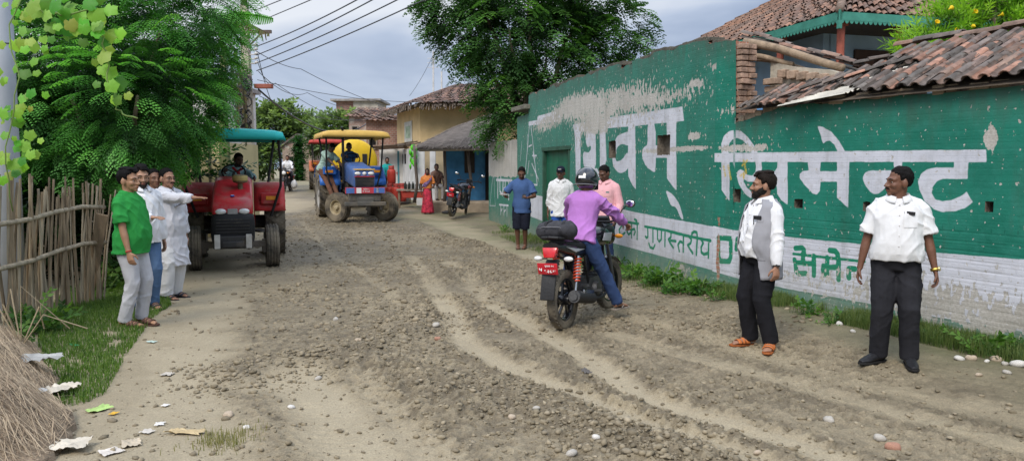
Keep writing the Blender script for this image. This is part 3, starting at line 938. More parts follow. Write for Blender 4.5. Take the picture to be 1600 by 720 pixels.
holesL = [(sd0, sd1, -1, ztop, .12), rect(WL, 951, 221, 962, 247), rect(WL, 1027, 212, 1047, 242)]
left_wall = empty('compound_wall', (WC[0], WC[1], 0), WL.rz, 'tall green painted wall with peeling white lettering and a closed green door', 'wall')
edge_xb = lambda P: P[:, 0] * 0
WL.build(left_wall, SEND, topL, whiteL, greenL, [], peelL, holesL, lambda P: P[:, 0] * 0 + .10, edge_xb,
         lambda P: .10 + .38 * np.clip((P[:, 0] - .5) / 8, 0, 1) + .45 * np.clip((.55 - P[:, 1]) / .4, 0, 1))
mb = MB(); sx = 0.0
while sx < 8.6:
    ln = .12 + .13 * random.random()
    if random.random() < .72:
        zt = float(topL(np.array([sx + ln / 2]))[0])
        mb.box((sx + ln / 2, -.10 - .03 * random.random(), zt + .012), (ln - .012, .2, .05 + .03 * random.random()), Matrix.Rotation(.08 * (random.random() - .5), 3, 'Z'))
    sx += ln
mb.build('coping', mat('coping_brick', (.10, .095, .075), .95, .35, 7, .6, 30), left_wall, bevel=.008)
cs = WL.sz(826, 172)
mb = MB(); mb.box((cs[0] + .45, -.06, cs[1] + .07), (1.15, .42, .11)); mb.build('coping_slab', mat('coping_slab', (.17, .16, .13), .95, .3, 7, .5, 30), left_wall, bevel=.015)
dr = empty('door', (0, 0, 0)); dr.parent = left_wall
DG = mat('door_green', (.012, .115, .062), .5, .3, 3, .2, 30, dirt=.25, stretch=(1, 1, .3))
gzd = gz(17.2); dw = (sd1 - sd0)
mb = MB()
for k in range(2): mb.box((sd0 + dw * (.25 + .5 * k), -.085, (ztop + gzd) / 2), (dw / 2 - .012, .03, ztop - gzd - .06))
mb.build('door_leaf', DG, dr, bevel=.004)
mb = MB()
for k in range(2):
    for zc, hh_ in ((.28, .36), (.68, .30)):
        mb.box((sd0 + dw * (.25 + .5 * k), -.066, gzd + (ztop - gzd) * zc), (dw / 2 - .16, .012, (ztop - gzd) * hh_))
mb.build('door_panel', DG, dr, bevel=.006)
mb = MB(); fw = .07
mb.box((sd0 + fw / 2, -.045, (ztop + gzd) / 2 - .04), (fw, .11, ztop - gzd - .08)); mb.box((sd1 - fw / 2, -.045, (ztop + gzd) / 2 - .04), (fw, .11, ztop - gzd - .08))
mb.box(((sd0 + sd1) / 2, -.03, ztop - .04), (dw + .1, .10, .08))
mb.build('door_frame', mat('door_frame', (.03, .085, .055), .7, .3, 5, .3, 30, dirt=.3), dr, bevel=.005)
mb = MB(); mb.tube([((sd0 + sd1) / 2 - .05, -.05, gzd + 1.0), ((sd0 + sd1) / 2 + .05, -.045, gzd + 1.0)], .008); mb.build('latch', mat('iron', (.08, .075, .07), .5, metal=.6), dr)

PE = Vector((WC[0], WC[1], 0)) + WL.d * SEND
WB = Wall((PE.x, PE.y), DL, 1)
low_wall = empty('boundary_wall', (PE.x, PE.y, 0), WB.rz, 'low bare cement wall with green painted lower half beyond the tall green wall', 'wall')
c_ = (760, 160, 3.6)
LW = [lines(WB, [[(55, 436), (142, 440)], [(64, 385), (64, 535)], [(75, 440), (76, 500), (92, 520), (94, 440)], [(106, 440), (106, 525)], [(106, 480), (94, 490)], [(126, 440), (126, 545)], [(126, 490), (112, 500)], [(60, 385), (75, 378), (82, 432)]], *c_, .034),
      lines(WB, [[(72, 575), (124, 580)], [(80, 575), (80, 630)], [(98, 578), (98, 632)], [(116, 580), (116, 640)], [(88, 600), (80, 612)], [(108, 605), (98, 615)]], *c_, .024),
      lines(WB, [[(40, 375), (20, 580)], [(20, 580), (50, 582)], [(50, 582), (40, 375)], [(12, 378), (50, 376)]], *c_, .012),
      poly(WB, [(106, 250), (132, 248), (130, 285), (108, 285)], *c_), poly(WB, [(46, 270), (60, 270), (62, 310), (48, 310)], *c_)]
zsp = 1.42
lwf = WB.build(low_wall, 3.0, lambda S: 2.36 + .03 * (vn2(S * 5, S * 0, 8) - .5), LW, [], [], [], [], lambda P: P[:, 0] * 0 + .1, lambda P: P[:, 0] * 0,
         lambda P: .3 + 0 * P[:, 0], step=.02, thick=.22)
me = lwf.data
a_ = me.attributes['peel']; n_ = len(me.vertices); zz = getco(me)[:, 2]; xx_ = getco(me)[:, 0]
arr = np.where(zz > zsp + .06 * (vn2(xx_ * 5, xx_ * 0, 2) - .5), .4, -.04).astype(np.float32); a_.data.foreach_set('value', arr)

r1 = (1100, 180, 4.233); r2 = (1320, 200, 4.8); rb = (1230, 360, 7.2)
whiteR = [poly(WR, [(1115, 239.5), (1340, 236), (1541, 233.5), (1541, 253.5), (1320, 253), (1115, 253.2)]),
          poly(WR, [(118, 262), (115, 190), (130, 140), (165, 108), (205, 97), (245, 105), (290, 145), (330, 200), (362, 262), (322, 262), (290, 200), (255, 165), (220, 152), (190, 160), (170, 185), (163, 215), (163, 262)], *r1),
          poly(WR, [(115, 300), (168, 300), (168, 570), (115, 495)], *r1),
          poly(WR, [(338, 300), (380, 300), (384, 350), (372, 400), (330, 440), (285, 440), (262, 420), (262, 440), (285, 480), (330, 525), (310, 550), (270, 520), (232, 460), (216, 405), (222, 372), (240, 358), (262, 368), (285, 395), (320, 400), (342, 372), (345, 340)], *r1),
          poly(WR, [(485, 300), (553, 300), (553, 592), (510, 560), (485, 520), (481, 470), (455, 470), (440, 425), (430, 395), (470, 370), (485, 345)], *r1),
          poly(WR, [(687, 300), (770, 300), (766, 370), (884, 372), (884, 440), (768, 440), (765, 500), (745, 525), (715, 515), (660, 455), (632, 415), (632, 390), (650, 372), (690, 365)], *r1),
          poly(WR, [(880, 300), (960, 300), (952, 612), (878, 545)], *r1),
          poly(WR, [(750, 72), (790, 80), (840, 110), (890, 165), (938, 250), (887, 250), (860, 195), (830, 168), (808, 172), (787, 187), (770, 130)], *r1),
          poly(WR, [(420, 318), (285, 318), (180, 320), (150, 335), (132, 375), (150, 430), (190, 475), (220, 495), (262, 490), (300, 455), (330, 400), (420, 395)], *r2, it=1),
          poly(WR, [(370, 250), (432, 250), (432, 560), (372, 500)], *r2),
          poly(WR, [(818, 250), (925, 250), (920, 383), (740, 380), (690, 400), (655, 445), (650, 490), (680, 535), (730, 550), (800, 540), (870, 510), (912, 480), (962, 555), (900, 600), (820, 625), (740, 630), (670, 610), (600, 550), (560, 460), (552, 400), (575, 345), (620, 310), (680, 297), (818, 297)], *r2),
          poly(WR, [(1143, 359), (1243, 371.5), (1348, 381.5), (1461, 394.6), (1600, 405.5), (1720, 415), (1720, 548), (1600, 517.5), (1439, 491), (1349, 472), (1225, 450), (1143, 432), (1100, 420), (1100, 350)])]
T2 = [[(70, 262), (300, 288), (870, 350)]]
T3 = [[(92, 200), (165, 195), (185, 215), (190, 265)], [(175, 265), (178, 360)], [(178, 362), (90, 362), (82, 330)], [(92, 365), (100, 455), (125, 485), (205, 482)], [(178, 368), (272, 375)], [(298, 290), (297, 505)],
      [(448, 305), (445, 480)], [(442, 490), (415, 495), (400, 445), (405, 400)], [(430, 430), (430, 480)], [(465, 415), (560, 415)], [(576, 320), (576, 550)], [(478, 225), (540, 232), (565, 262), (572, 310)], [(690, 440), (692, 530)], [(695, 430), (760, 432)]]
greenR = [lines(WR, [[(1062, 272), (1195, 282)], [(1065, 272), (1062, 465), (1085, 508), (1172, 514), (1190, 470), (1190, 284)], [(1255, 288), (1245, 385)]], *bl, .034), lines(WR, T2, *rb, .016), lines(WR, T3, *rb, .031)]
peelR = [pk(1165, 170, (.5, .1), .12, WR), pk(1155, 232, (.45, .05), .15, WR), pk(1560, 160, (.4, .08), .04, WR), pk(1500, 455, (2., .35), .045, WR), pk(1548, 215, (.06, .09), .25, WR), pk(1190, 215, (.5, .12), .035, WR), pk(1400, 480, (1.5, .25), .05, WR), pk(1300, 440, (2., .15), .02, WR), pk(1560, 500, (.8, .2), .06, WR), pk(1350, 200, (3., .3), .012, WR)]
holesR = [rect(WR, 1146, 295, 1157, 316), rect(WR, 1241, 311, 1254, 325), rect(WR, 1349, 315, 1360, 331), rect(WR, 1540, 315, 1552, 332)]
tR = [(-1, 3.26), (WR.sz(1149, 100)[0], 3.24)] + sorted([WR.sz(1150, 193), WR.sz(1175, 184), WR.sz(1215, 168), WR.sz(1320, 158), WR.sz(1420, 150), WR.sz(1500, 144), WR.sz(1600, 135)]) + [(9, 2.4)]


def topR(S):
    return np.interp(S, [p[0] for p in tR], [p[1] for p in tR]) + .03 * (vn2(S * 7, S * 0, 13) - .5)


right_wall = empty('house_wall', (WC[0], WC[1], 0), WR.rz, 'low green painted building wall with big white lettering under a tiled roof', 'wall')
def brkR(P):
    up = np.interp(P[:, 0], [0, 1.2, 6], [WR.sz(1160, 345)[1], WR.sz(1245, 335)[1], WR.sz(1600, 362)[1]])
    return .10 + .55 * np.clip((up - P[:, 1]) / .03, 0, 1)
WR.build(right_wall, 8.8, topR, whiteR, greenR, [lines(WR, [[(130, 340), (140, 400)], [(160, 335), (175, 420)], [(262, 300), (280, 380), (240, 400)], [(255, 330), (285, 300)], [(265, 380), (262, 415)]], *r1, .016)], peelR, holesR, brkR,
         lambda P: .66 * np.exp(-((P[:, 0] - .10 - .06 * (fbm2(P[:, 1] * 4, P[:, 1] * 0, 2, 6) - .5)) / .06) ** 2) * (P[:, 1] < 1.02) * (.45 + .8 * vn2(P[:, 1] * 7, P[:, 0] * 4, 3)), lambda P: .55 * np.clip((.75 - P[:, 1]) / .35, 0, 1), step=.0125)
SB = WR.sz(1150, 120)[0]
mb = MB(); z = 2.22
while z < 3.22:
    for q in range(2): mb.box((SB + .035 + .055 * (random.random() - .5), .07 + .125 * q, z), (.10, .115, .06), Matrix.Rotation(.1 * (random.random() - .5), 3, 'Z'))
    z += .072
mb.build('broken_end', mat('brick_end', (.30, .20, .145), .95, .5, 8, .5, 40), right_wall, bevel=.008)
mb = MB(); sx = SB + .06
while sx < 8.3:
    ln = .1 + .14 * random.random(); zt = float(topR(np.array([sx + ln / 2]))[0])
    if random.random() < .85: mb.box((sx + ln / 2, .10 + .03 * random.random(), zt + .03), (ln, .22, .06 + .04 * random.random()), Matrix.Rotation(.12 * (random.random() - .5), 3, 'Y'))
    sx += ln
mb.build('top_course', mat('mud_brick', (.30, .235, .165), .95, .35, 6, .7, 25), right_wall, bevel=.012)

TILE_C = [(.17, .125, .105), (.125, .105, .09), (.19, .13, .10), (.23, .14, .105), (.095, .085, .075), (.28, .155, .11), (.15, .125, .11), (.11, .097, .085), (.13, .105, .09)]


def tile_geo(mb, c, ex, ey, ez, L_, W_, colr, up=True, n=7, jit=.0):
    """half-round country tile: ey = uphill, ez = roof normal; lower end wider"""
    vs = []; a0 = 0 if up else PI
    for (v, k) in ((-.5, 1.0), (.5, .8)):
        for th, r_ in (('o', 1.), ('i', .80)):
            for i in range(n):
                an = PI * i / (n - 1)
                x = math.cos(an) * W_ / 2 * k * r_; z = math.sin(an) * W_ * .36 * k * r_ * (1 if up else -1)
                vs.append(c + ex * x + ey * (v * L_) + ez * (z + (.5 - v) * .0 + (-.5 + .5 - v) * -.012))
    fs = []
    for i in range(n - 1):
        fs.append((i, i + 1, 2 * n + i + 1, 2 * n + i)); fs.append((n + i, 3 * n + i, 3 * n + i + 1, n + i + 1)); fs.append((i, n + i, n + i + 1, i + 1)); fs.append((2 * n + i, 2 * n + i + 1, 3 * n + i + 1, 3 * n + i))
    mb.add(vs, fs, 0, colr)


def tile_roof(mb, O, ex, ey, ez, s0, s1, v0, v1, W_=.125, L_=.22, test=None, gapo=.78, cols=None):
    ns = int((s1 - s0) / (W_ * gapo)); nv = max(1, int((v1 - v0) / (L_ * .68)))
    for j in range(nv):
        for i in range(ns):
            s_ = s0 + (i + .5) * (s1 - s0) / ns + .02 * (random.random() - .5)
            v = v0 + L_ / 2 + j * (v1 - v0 - L_ * .3) / nv + .03 * (random.random() - .5)
            if test and not test(s_, v): continue
            sag = .035 * (fbm2(np.array([s_ * .9]), np.array([v * 1.1]), 2, 3)[0] - .5) * 2
            an = .10 * (random.random() - .5)
            exx = (ex * math.cos(an) + ey * math.sin(an)); eyy = (ey * math.cos(an) - ex * math.sin(an))
            q = random.choice(cols or TILE_C); k = .75 + .5 * random.random(); cc = tuple(t * k for t in q)
            c = O + ex * s_ + ey * v + ez * (.02 + sag + .012 * random.random())
            if i % 2 == 0: tile_geo(mb, c, exx, eyy, ez, L_, W_, cc, True)
            else: tile_geo(mb, c - ez * .012 + ez * .03, exx, eyy, ez, L_, W_ * .95, tuple(t * .75 for t in cc), False)


TILE_M = mat('clay_tile', (1.0, 1.0, 1.0), .9, .35, 12, .5, 45, attr=True)
nR = Vector((-WR.d.y, WR.d.x, 0)) * 1.0            # away from the road
nR = Vector((WR.left.x, WR.left.y, 0))
zE, zRg, back = 2.40, 3.02, 1.36
ey_ = Vector((0, back, zRg - zE)).normalized(); LEN = math.hypot(back, zRg - zE)
exl = Vector((1, 0, 0)); ezl = exl.cross(ey_)
roofO = Vector((0, -.09, zE + .01))
Wm = Matrix.Translation((WC[0], WC[1], 0)) @ Matrix.Rotation(WR.rz, 4, 'Z')
pl_n = (Wm.to_3x3() @ ezl); pl_p = Wm @ roofO


def inpoly(x, y, pts):
    ins = False; n = len(pts)
    for i in range(n):
        (x1, y1), (x2, y2) = pts[i], pts[(i + 1) % n]
        if (y1 > y) != (y2 > y) and x < x1 + (y - y1) * (x2 - x1) / (y2 - y1): ins = not ins
    return ins


def roof_sv(px, py):
    p = Wm.inverted() @ onplane(px, py, pl_p, pl_n); d = p - roofO
    return (d.dot(exl), d.dot(ey_))


MAIN = [roof_sv(*p) for p in ((1316, 143), (1405, 127), (1600, 100))]
main_poly = [roof_sv(1312, 142), roof_sv(1452, 103), roof_sv(1385, 90), roof_sv(1490, 68), (9.0, LEN + .1), (9.0, -.1), roof_sv(1600, 130)]
patch_poly = [roof_sv(1146, 172), roof_sv(1215, 142), roof_sv(1330, 118), roof_sv(1400, 98), roof_sv(1428, 100), roof_sv(1345, 130), roof_sv(1222, 163)]
mb = MB()
tile_roof(mb, roofO, exl, ey_, ezl, .9, 8.4, 0, LEN, W_=.105, L_=.21, test=lambda s_, v: inpoly(s_, v, main_poly))
rf = mb.build('roof', TILE_M, right_wall, smooth=True, colors=True, fixn=False, angle=45)
tag(rf, 'sagging roof of weathered half round clay tiles')
mb = MB()
tile_roof(mb, roofO, exl, ey_, ezl, .4, 3.4, -.05, LEN, W_=.085, L_=.15, test=lambda s_, v: inpoly(s_, v, patch_poly))
mb.build('roof_patch', TILE_M, right_wall, smooth=True, colors=True, fixn=False, angle=45)
mb = MB()
def caps(mb, A_, B_, W_, step, zoff):
    d = (B_ - A_); n = max(2, int(d.length / step)); e = d.normalized(); sd_ = e.cross(Vector((0, 0, 1))).normalized(); up = sd_.cross(e)
    for i in range(n):
        q = random.choice(TILE_C); k = .8 + .5 * random.random()
        tile_geo(mb, A_ + d * ((i + .5) / n) + Vector((0, 0, zoff + .02 * math.sin(i * 1.3) + .012 * random.random())), sd_, e, up, step * 1.25, W_, tuple(t * k for t in q), True)
def loc_sv(s_, v): return roofO + exl * s_ + ey_ * v
caps(mb, loc_sv(roof_sv(1385, 88)[0], LEN), loc_sv(8.6, LEN), .17, .24, .03)
for (p0, p1) in (((1216, 160), (1322, 130)), ((1322, 130), (1424, 101))):
    caps(mb, loc_sv(*roof_sv(*p0)), loc_sv(*roof_sv(*p1)), .10, .20, .05)
mb.build('ridge_tiles', TILE_M, right_wall, smooth=True, colors=True, fixn=False, angle=45)
shp = [roof_sv(1214, 166), roof_sv(1425, 104), roof_sv(1455, 103), roof_sv(1330, 140), roof_sv(1300, 150)]
mb = MB(); e0, e1 = roof_sv(1214, 168), roof_sv(1424, 104); f0, f1 = roof_sv(1320, 148), roof_sv(1470, 100)
rows = []
for i in range(60):
    t = i / 59; row = []
    for j in (0, 1):
        s_ = (e0[0] * (1 - t) + e1[0] * t) * (1 - j) + (f0[0] * (1 - t) + f1[0] * t) * j; v = (e0[1] * (1 - t) + e1[1] * t) * (1 - j) + (f0[1] * (1 - t) + f1[1] * t) * j
        row.append(loc_sv(s_, v) + ezl * (.012 + .012 * math.sin(t * 120)))
    rows.append(row)
mb.loft(rows, caps=False, closed=False)
sh = mb.build('roof_sheet', mat('asbestos', (.52, .49, .42), .9, .25, 5, .3, 30, dirt=.2), right_wall, smooth=True)
mb = MB(); a_, b_ = SB, 8.4
mb.add([loc_sv(a_, -.02) - ezl * .05, loc_sv(b_, -.02) - ezl * .05, loc_sv(b_, LEN) - ezl * .05, loc_sv(2.5, LEN) - ezl * .05, loc_sv(1.2, .55) - ezl * .05], [(0, 1, 2, 3, 4)])
mb.build('roof_deck', mat('bamboo_deck', (.09, .07, .05), .95, .3, 8, .4, 30), right_wall)
mb = MB(); bx0 = (.05, .30); 
mb.prism([Vector((SB, .56, 1.7)), Vector((SB + 1.7, .56, 1.7)), Vector((SB + 1.7, .56, 2.55)), Vector((SB + .9, .56, 2.80)), Vector((SB + .35, .56, 2.90)), Vector((SB, .56, 3.0))], (0, 0, 0), (0, .12, 0)); gw = mb.build('gable_wall', mat('old_plaster', (.48, .43, .34), .95, .3, 3, .5, 20, dirt=.5, dirtcol=(.22, .19, .15)), right_wall)
mb = MB()
for k in range(9): mb.box((.62 + .155 * k, .55, 2.82 - .03 * k), (.13, .13, .10), Matrix.Rotation(.1 * (random.random() - .5), 3, 'Y'))
for k in range(4): mb.box((.58 + .02 * random.random(), .5 - .13 * k * .3, 2.45 + .09 * k), (.2, .14, .075))
mb.build('gable_brick', mat('brick_end2', (.34, .24, .17), .9, .35, 8, .5, 40), right_wall, bevel=.01)
WOOD = mat('old_pole', (.27, .20, .135), .85, .35, 4, .5, 30, stretch=(3, 3, 1))
for nm, p0, p1, r0, r1_, off in (('rafter', (1164, 66), (1318, 104), .055, .045, .45), ('rafter', (1166, 88), (1240, 98), .04, .03, .40), ('rafter', (1180, 92), (1280, 112), .035, .03, .55)):
    q0 = onplane(*p0, Vector((WC[0], WC[1], 0)) + nR * off, nR); q1 = onplane(*p1, Vector((WC[0], WC[1], 0)) + nR * (off + .25), nR)
    inv = Wm.inverted(); q0 = inv @ q0; q1 = inv @ q1
    pts = [q0 + (q1 - q0) * t + Vector((0, 0, .02 * math.sin(t * 5))) for t in np.linspace(0, 1, 7)]
    mb = MB(); mb.tube(pts, [r0 + (r1_ - r0) * t for t in np.linspace(0, 1, 7)], 10); mb.build(nm, WOOD, right_wall, smooth=True)
inv = Wm.inverted(); mb = MB()
A_ = inv @ onplane(1162, 52, Vector((WC[0], WC[1], 0)) + nR * .55, nR); B_ = inv @ onplane(1335, 100, Vector((WC[0], WC[1], 0)) + nR * .9, nR)
caps(mb, A_, B_, .11, .19, 0); caps(mb, A_ + Vector((.02, .12, -.03)), B_ + Vector((.02, .12, -.03)), .11, .19, 0); caps(mb, A_ + Vector((.0, .0, -.06)), B_ + Vector((.0, .06, -.05)), .10, .2, 0)
C_ = inv @ onplane(1385, 93, Vector((WC[0], WC[1], 0)) + nR * 1.2, nR); caps(mb, B_, C_, .11, .19, 0)
mb.build('edge_tiles', TILE_M, right_wall, smooth=True, colors=True, fixn=False, angle=45)
mb = MB(); D_ = Vector((0, .35, -.10))
mb.add([A_ - Vector((0, 0, .08)), B_ - Vector((0, 0, .08)), B_ + Vector((.05, .25, -.1)), A_ + Vector((0, .25, -.05))], [(0, 1, 2, 3)])
mb.build('roof_underlay', mat('bamboo_deck', (.09, .07, .05)), right_wall)
def rotmats(d, roll):
    """columns: x along d, z as upright as possible"""
    d = d / np.linalg.norm(d, axis=1)[:, None]
    up = np.tile(np.array([0., 0, 1]), (len(d), 1))
    y = np.cross(up, d); y /= np.maximum(np.linalg.norm(y, axis=1), 1e-6)[:, None]
    z = np.cross(d, y)
    c, s = np.cos(roll)[:, None], np.sin(roll)[:, None]
    y2 = y * c + z * s; z2 = z * c - y * s
    return np.stack([d, y2, z2], 2)


def leaf_quad(p, d, w, n):
    """diamond leaf at p along d, half width w in direction n"""
    return [p, p + d * .45 + n * w, p + d, p + d * .45 - n * w]


def tpl_bipinnate(np_, nl, L_=1., pin=.42, lw=.30, droop=.35):
    V = []
    for i in range(np_):
        t = (i + 1) / (np_ + .2)
        base = np.array([t, 0, -droop * t * t])
        for sd_ in (-1, 1):
            ln = pin * (1 - .55 * abs(t - .42)) * (1.0 if i < np_ - 1 else .7)
            dirp = np.array([.62, sd_ * .78, -.18 - .3 * t]); dirp /= np.linalg.norm(dirp)
            for k in range(nl):
                u = (k + .7) / nl
                q = base + dirp * ln * u + np.array([0, 0, -.22 * ln * u * u])
                for s2 in (-1, 1):
                    dl = dirp * .5 + np.array([s2 * .8 * dirp[1], -s2 * .8 * dirp[0], -.25]); dl /= np.linalg.norm(dl)
                    nn = np.cross(dl, [0, 0, 1]); nn /= np.linalg.norm(nn)
                    ll = ln / nl * 1.15
                    V += leaf_quad(q, dl * ll, lw * ll, nn)
    return np.array(V) * L_


def tpl_broad(n, lw=.28, spread=1.):
    V = []; r = np.random.default_rng(3)
    for i in range(n):
        t = i / max(1, n - 1); a = i * 2.4
        p = np.array([t * .8, 0, -.15 * t * t]); d = np.array([.5 + .4 * t, spread * math.cos(a), .6 * math.sin(a) - .2]); d /= np.linalg.norm(d)
        nn = np.cross(d, [0, .2, 1]); nn /= np.linalg.norm(nn)
        V += leaf_quad(p, d * .42, lw * .42, nn)
    return np.array(V)


def foliage(name, tpl, P, D, size, colr, m, parent=None, jit=.5):
    n = len(P); Rm = rotmats(D, (rng.random(n) - .5) * 2 * jit)
    V = np.einsum('nij,kj->nki', Rm, tpl) * size[:, None, None] + P[:, None, :]
    k = len(tpl)
    Fq = np.arange(n * k).reshape(-1, 4)
    C = np.repeat(colr, k, 0) * np.repeat((.82 + .36 * rng.random((n * k // 4, 1))), 4, 0)
    me = npmesh(name, V.reshape(-1, 3), Fq, C)
    return link(name, me, m, parent)


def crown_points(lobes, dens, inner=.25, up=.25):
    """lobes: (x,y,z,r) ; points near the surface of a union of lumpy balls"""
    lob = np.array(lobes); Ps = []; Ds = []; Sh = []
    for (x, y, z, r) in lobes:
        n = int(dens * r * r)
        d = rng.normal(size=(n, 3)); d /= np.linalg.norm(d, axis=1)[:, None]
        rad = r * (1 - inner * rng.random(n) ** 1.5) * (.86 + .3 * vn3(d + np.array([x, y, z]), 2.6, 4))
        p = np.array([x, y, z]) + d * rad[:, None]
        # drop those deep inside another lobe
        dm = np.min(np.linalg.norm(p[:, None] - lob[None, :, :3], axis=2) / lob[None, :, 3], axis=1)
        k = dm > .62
        Ps.append(p[k]); dd = d[k].copy(); dd[:, 2] = dd[:, 2] * .6 + up - .15; Ds.append(dd); Sh.append(np.clip((dm[k] - .6) / .5, 0, 1) * (.55 + .45 * np.clip(d[k][:, 2] * .7 + .55, 0, 1)))  # Sh: crown shade painted into leaf colour, darker inside and below
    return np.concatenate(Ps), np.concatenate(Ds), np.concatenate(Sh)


BARK = mat('bark', (.26, .21, .15), .95, .35, 5, .8, 22, stretch=(1, 1, .35))
LEAF = leafmat('leaf', (1, 1, 1))


def limb(mb, a, b, r0, r1, n=6, wob=.1):
    a = Vector(a); b = Vector(b); pts = []
    for i in range(n + 1):
        t = i / n; p = a.lerp(b, t) + Vector((random.uniform(-1, 1), random.uniform(-1, 1), .4 * math.sin(t * PI))) * wob * math.sin(t * PI)
        pts.append(p)
    mb.tube(pts, [r0 + (r1 - r0) * i / n for i in range(n + 1)], 8)
    return pts


def tree(name, base, lobes, dens, tpl, size, cols, label, trunk_r=.16, fork=.4, group=None, cat='tree', inner=.3, nlimb=7, leafm=None, up=.25):
    base = Vector(base)
    o = empty(name, base, 0, label, cat, group)
    L2 = [(x - base.x, y - base.y, z - base.z, r) for x, y, z, r in lobes]
    P, D, S = crown_points(L2, dens, inner, up)
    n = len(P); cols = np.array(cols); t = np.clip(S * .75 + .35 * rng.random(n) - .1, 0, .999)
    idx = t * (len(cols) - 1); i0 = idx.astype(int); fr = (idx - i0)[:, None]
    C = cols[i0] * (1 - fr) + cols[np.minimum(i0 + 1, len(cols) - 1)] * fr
    foliage('crown', tpl, P, D, size * (.7 + .6 * rng.random(n)), C, leafm or LEAF, o)
    mb = MB(); cx = np.array(L2)[:, :3].mean(0); top = Vector((cx[0] * .5, cx[1] * .5, cx[2] * fork))
    mb_pts = limb(mb, (0, 0, -.3), top, trunk_r, trunk_r * .7, 6, .06)
    big = sorted(L2, key=lambda q: -q[3])[:nlimb]
    for q in big: limb(mb, top, Vector(q[:3]), trunk_r * .5, .02, 5, .15)
    mb.build('trunk', BARK, o, smooth=True)
    return o


TPL_M = tpl_bipinnate(5, 4, pin=.40, lw=.34)
TPL_D = tpl_bipinnate(4, 3, pin=.38, lw=.46, droop=.5)
TPL_B = tpl_broad(9)


def lobes_px(lst, Y0):
    o = []
    for (px, py, r, dy) in lst:
        p = at(px, py, Y0 + dy); o.append((p.x, p.y, p.z, r / F * (Y0 + dy)))
    return o


LL = [(150, 40, 105, 0), (250, 50, 95, .3), (312, 85, 42, .8), (110, 150, 95, -.3), (215, 150, 95, -.4), (285, 150, 50, .2), (85, 205, 60, 0), (180, 225, 60, -.4), (262, 190, 56, .3), (60, 60, 80, .4), (300, 205, 22, .4),
      (290, -20, 80, 0), (190, -50, 90, 0), (80, -40, 80, 0), (40, 170, 70, .6), (150, 255, 30, .6), (225, 60, 90, 1.6), (130, 130, 110, 1.8), (240, 150, 90, 1.8), (300, 110, 45, 1.6), (130, 190, 80, 1.5), (10, 90, 80, .8), (-30, 170, 80, 1.)]
tb = g(178, 405)
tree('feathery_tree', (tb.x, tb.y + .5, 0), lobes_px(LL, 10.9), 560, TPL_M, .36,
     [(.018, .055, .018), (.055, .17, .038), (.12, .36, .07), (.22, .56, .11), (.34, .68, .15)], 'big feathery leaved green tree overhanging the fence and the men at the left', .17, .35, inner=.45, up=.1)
DL_ = [(725, 35, 50, 0), (697, 5, 34, -.5), (782, 100, 50, 0), (795, 42, 68, -.6), (808, 140, 44, -.5), (792, 188, 30, -.6), (788, 205, 20, -.3), (855, 75, 62, 0), (890, 35, 44, .4), (865, 110, 40, -.4), (955, 62, 38, .3), (985, 30, 26, .4), (925, -20, 55, .4),
       (830, -40, 85, 0), (730, -50, 75, 0), (985, 92, 27, .4), (930, 95, 32, .2), (775, 170, 18, 0)]
db = at(815, 250, 22.0)
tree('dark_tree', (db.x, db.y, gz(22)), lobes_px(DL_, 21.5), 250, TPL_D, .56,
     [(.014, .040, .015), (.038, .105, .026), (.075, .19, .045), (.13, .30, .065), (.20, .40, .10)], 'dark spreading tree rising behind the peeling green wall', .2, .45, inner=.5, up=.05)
rl = np.random.default_rng(5)
def tpl_lance(n):
    V = []
    for i in range(n):
        t = i / n; a = i * 2.399; p = np.array([t, 0, 0]); d = np.array([.75, .8 * math.cos(a), .8 * math.sin(a) - .1]); d /= np.linalg.norm(d)
        nn = np.cross(d, [.1, .2, 1]); nn /= np.linalg.norm(nn); V += leaf_quad(p, d * .50, .045, nn)
    return np.array(V)
OLE = [(1480, 62, 40, 0), (1540, 40, 52, 0), (1600, 30, 55, 0), (1440, 80, 26, -.2), (1570, 75, 40, -.2), (1640, 60, 60, 0), (1500, 20, 30, .3), (1560, -10, 45, .2), (1640, -10, 60, .2), (1510, 95, 30, -.2), (1417, 92, 14, -.2)]
ob = at(1545, 200, 10.2)
sh_ = tree('flowering_shrub', (ob.x, ob.y, 0), lobes_px(OLE, 10.2), 900, tpl_lance(22), .24, [(.06, .14, .02), (.15, .32, .03), (.28, .50, .05), (.42, .60, .08)], 'bright green shrub with yellow trumpet flowers growing above the tiled roof', .05, .6, cat='shrub', inner=.6, up=.35)
fm = mat('yellow_flower', (.72, .50, .01), .6, .1, 8, 0)
me = MB(); me.lathe([(.004, -.03), (.008, 0), (.03, .03), (.036, .04), (.028, .032)], (0, 0, 0), n=8); fme = me.mesh('flower', True); fme.materials.append(fm)
for k, (px, py) in enumerate([(1522, 20), (1563, 24), (1484, 14), (1523, 42), (1433, 63), (1498, 48), (1463, 37), (1590, 60)]):
    p = at(px, py, 9.72); o = bpy.data.objects.new('flower', fme); col.objects.link(o); o.parent = sh_; o.location = p - sh_.location; o.rotation_euler = (1.2 + .3 * math.sin(k * 3), .4 * math.cos(k * 2), k)
    o.scale = (.9,) * 3

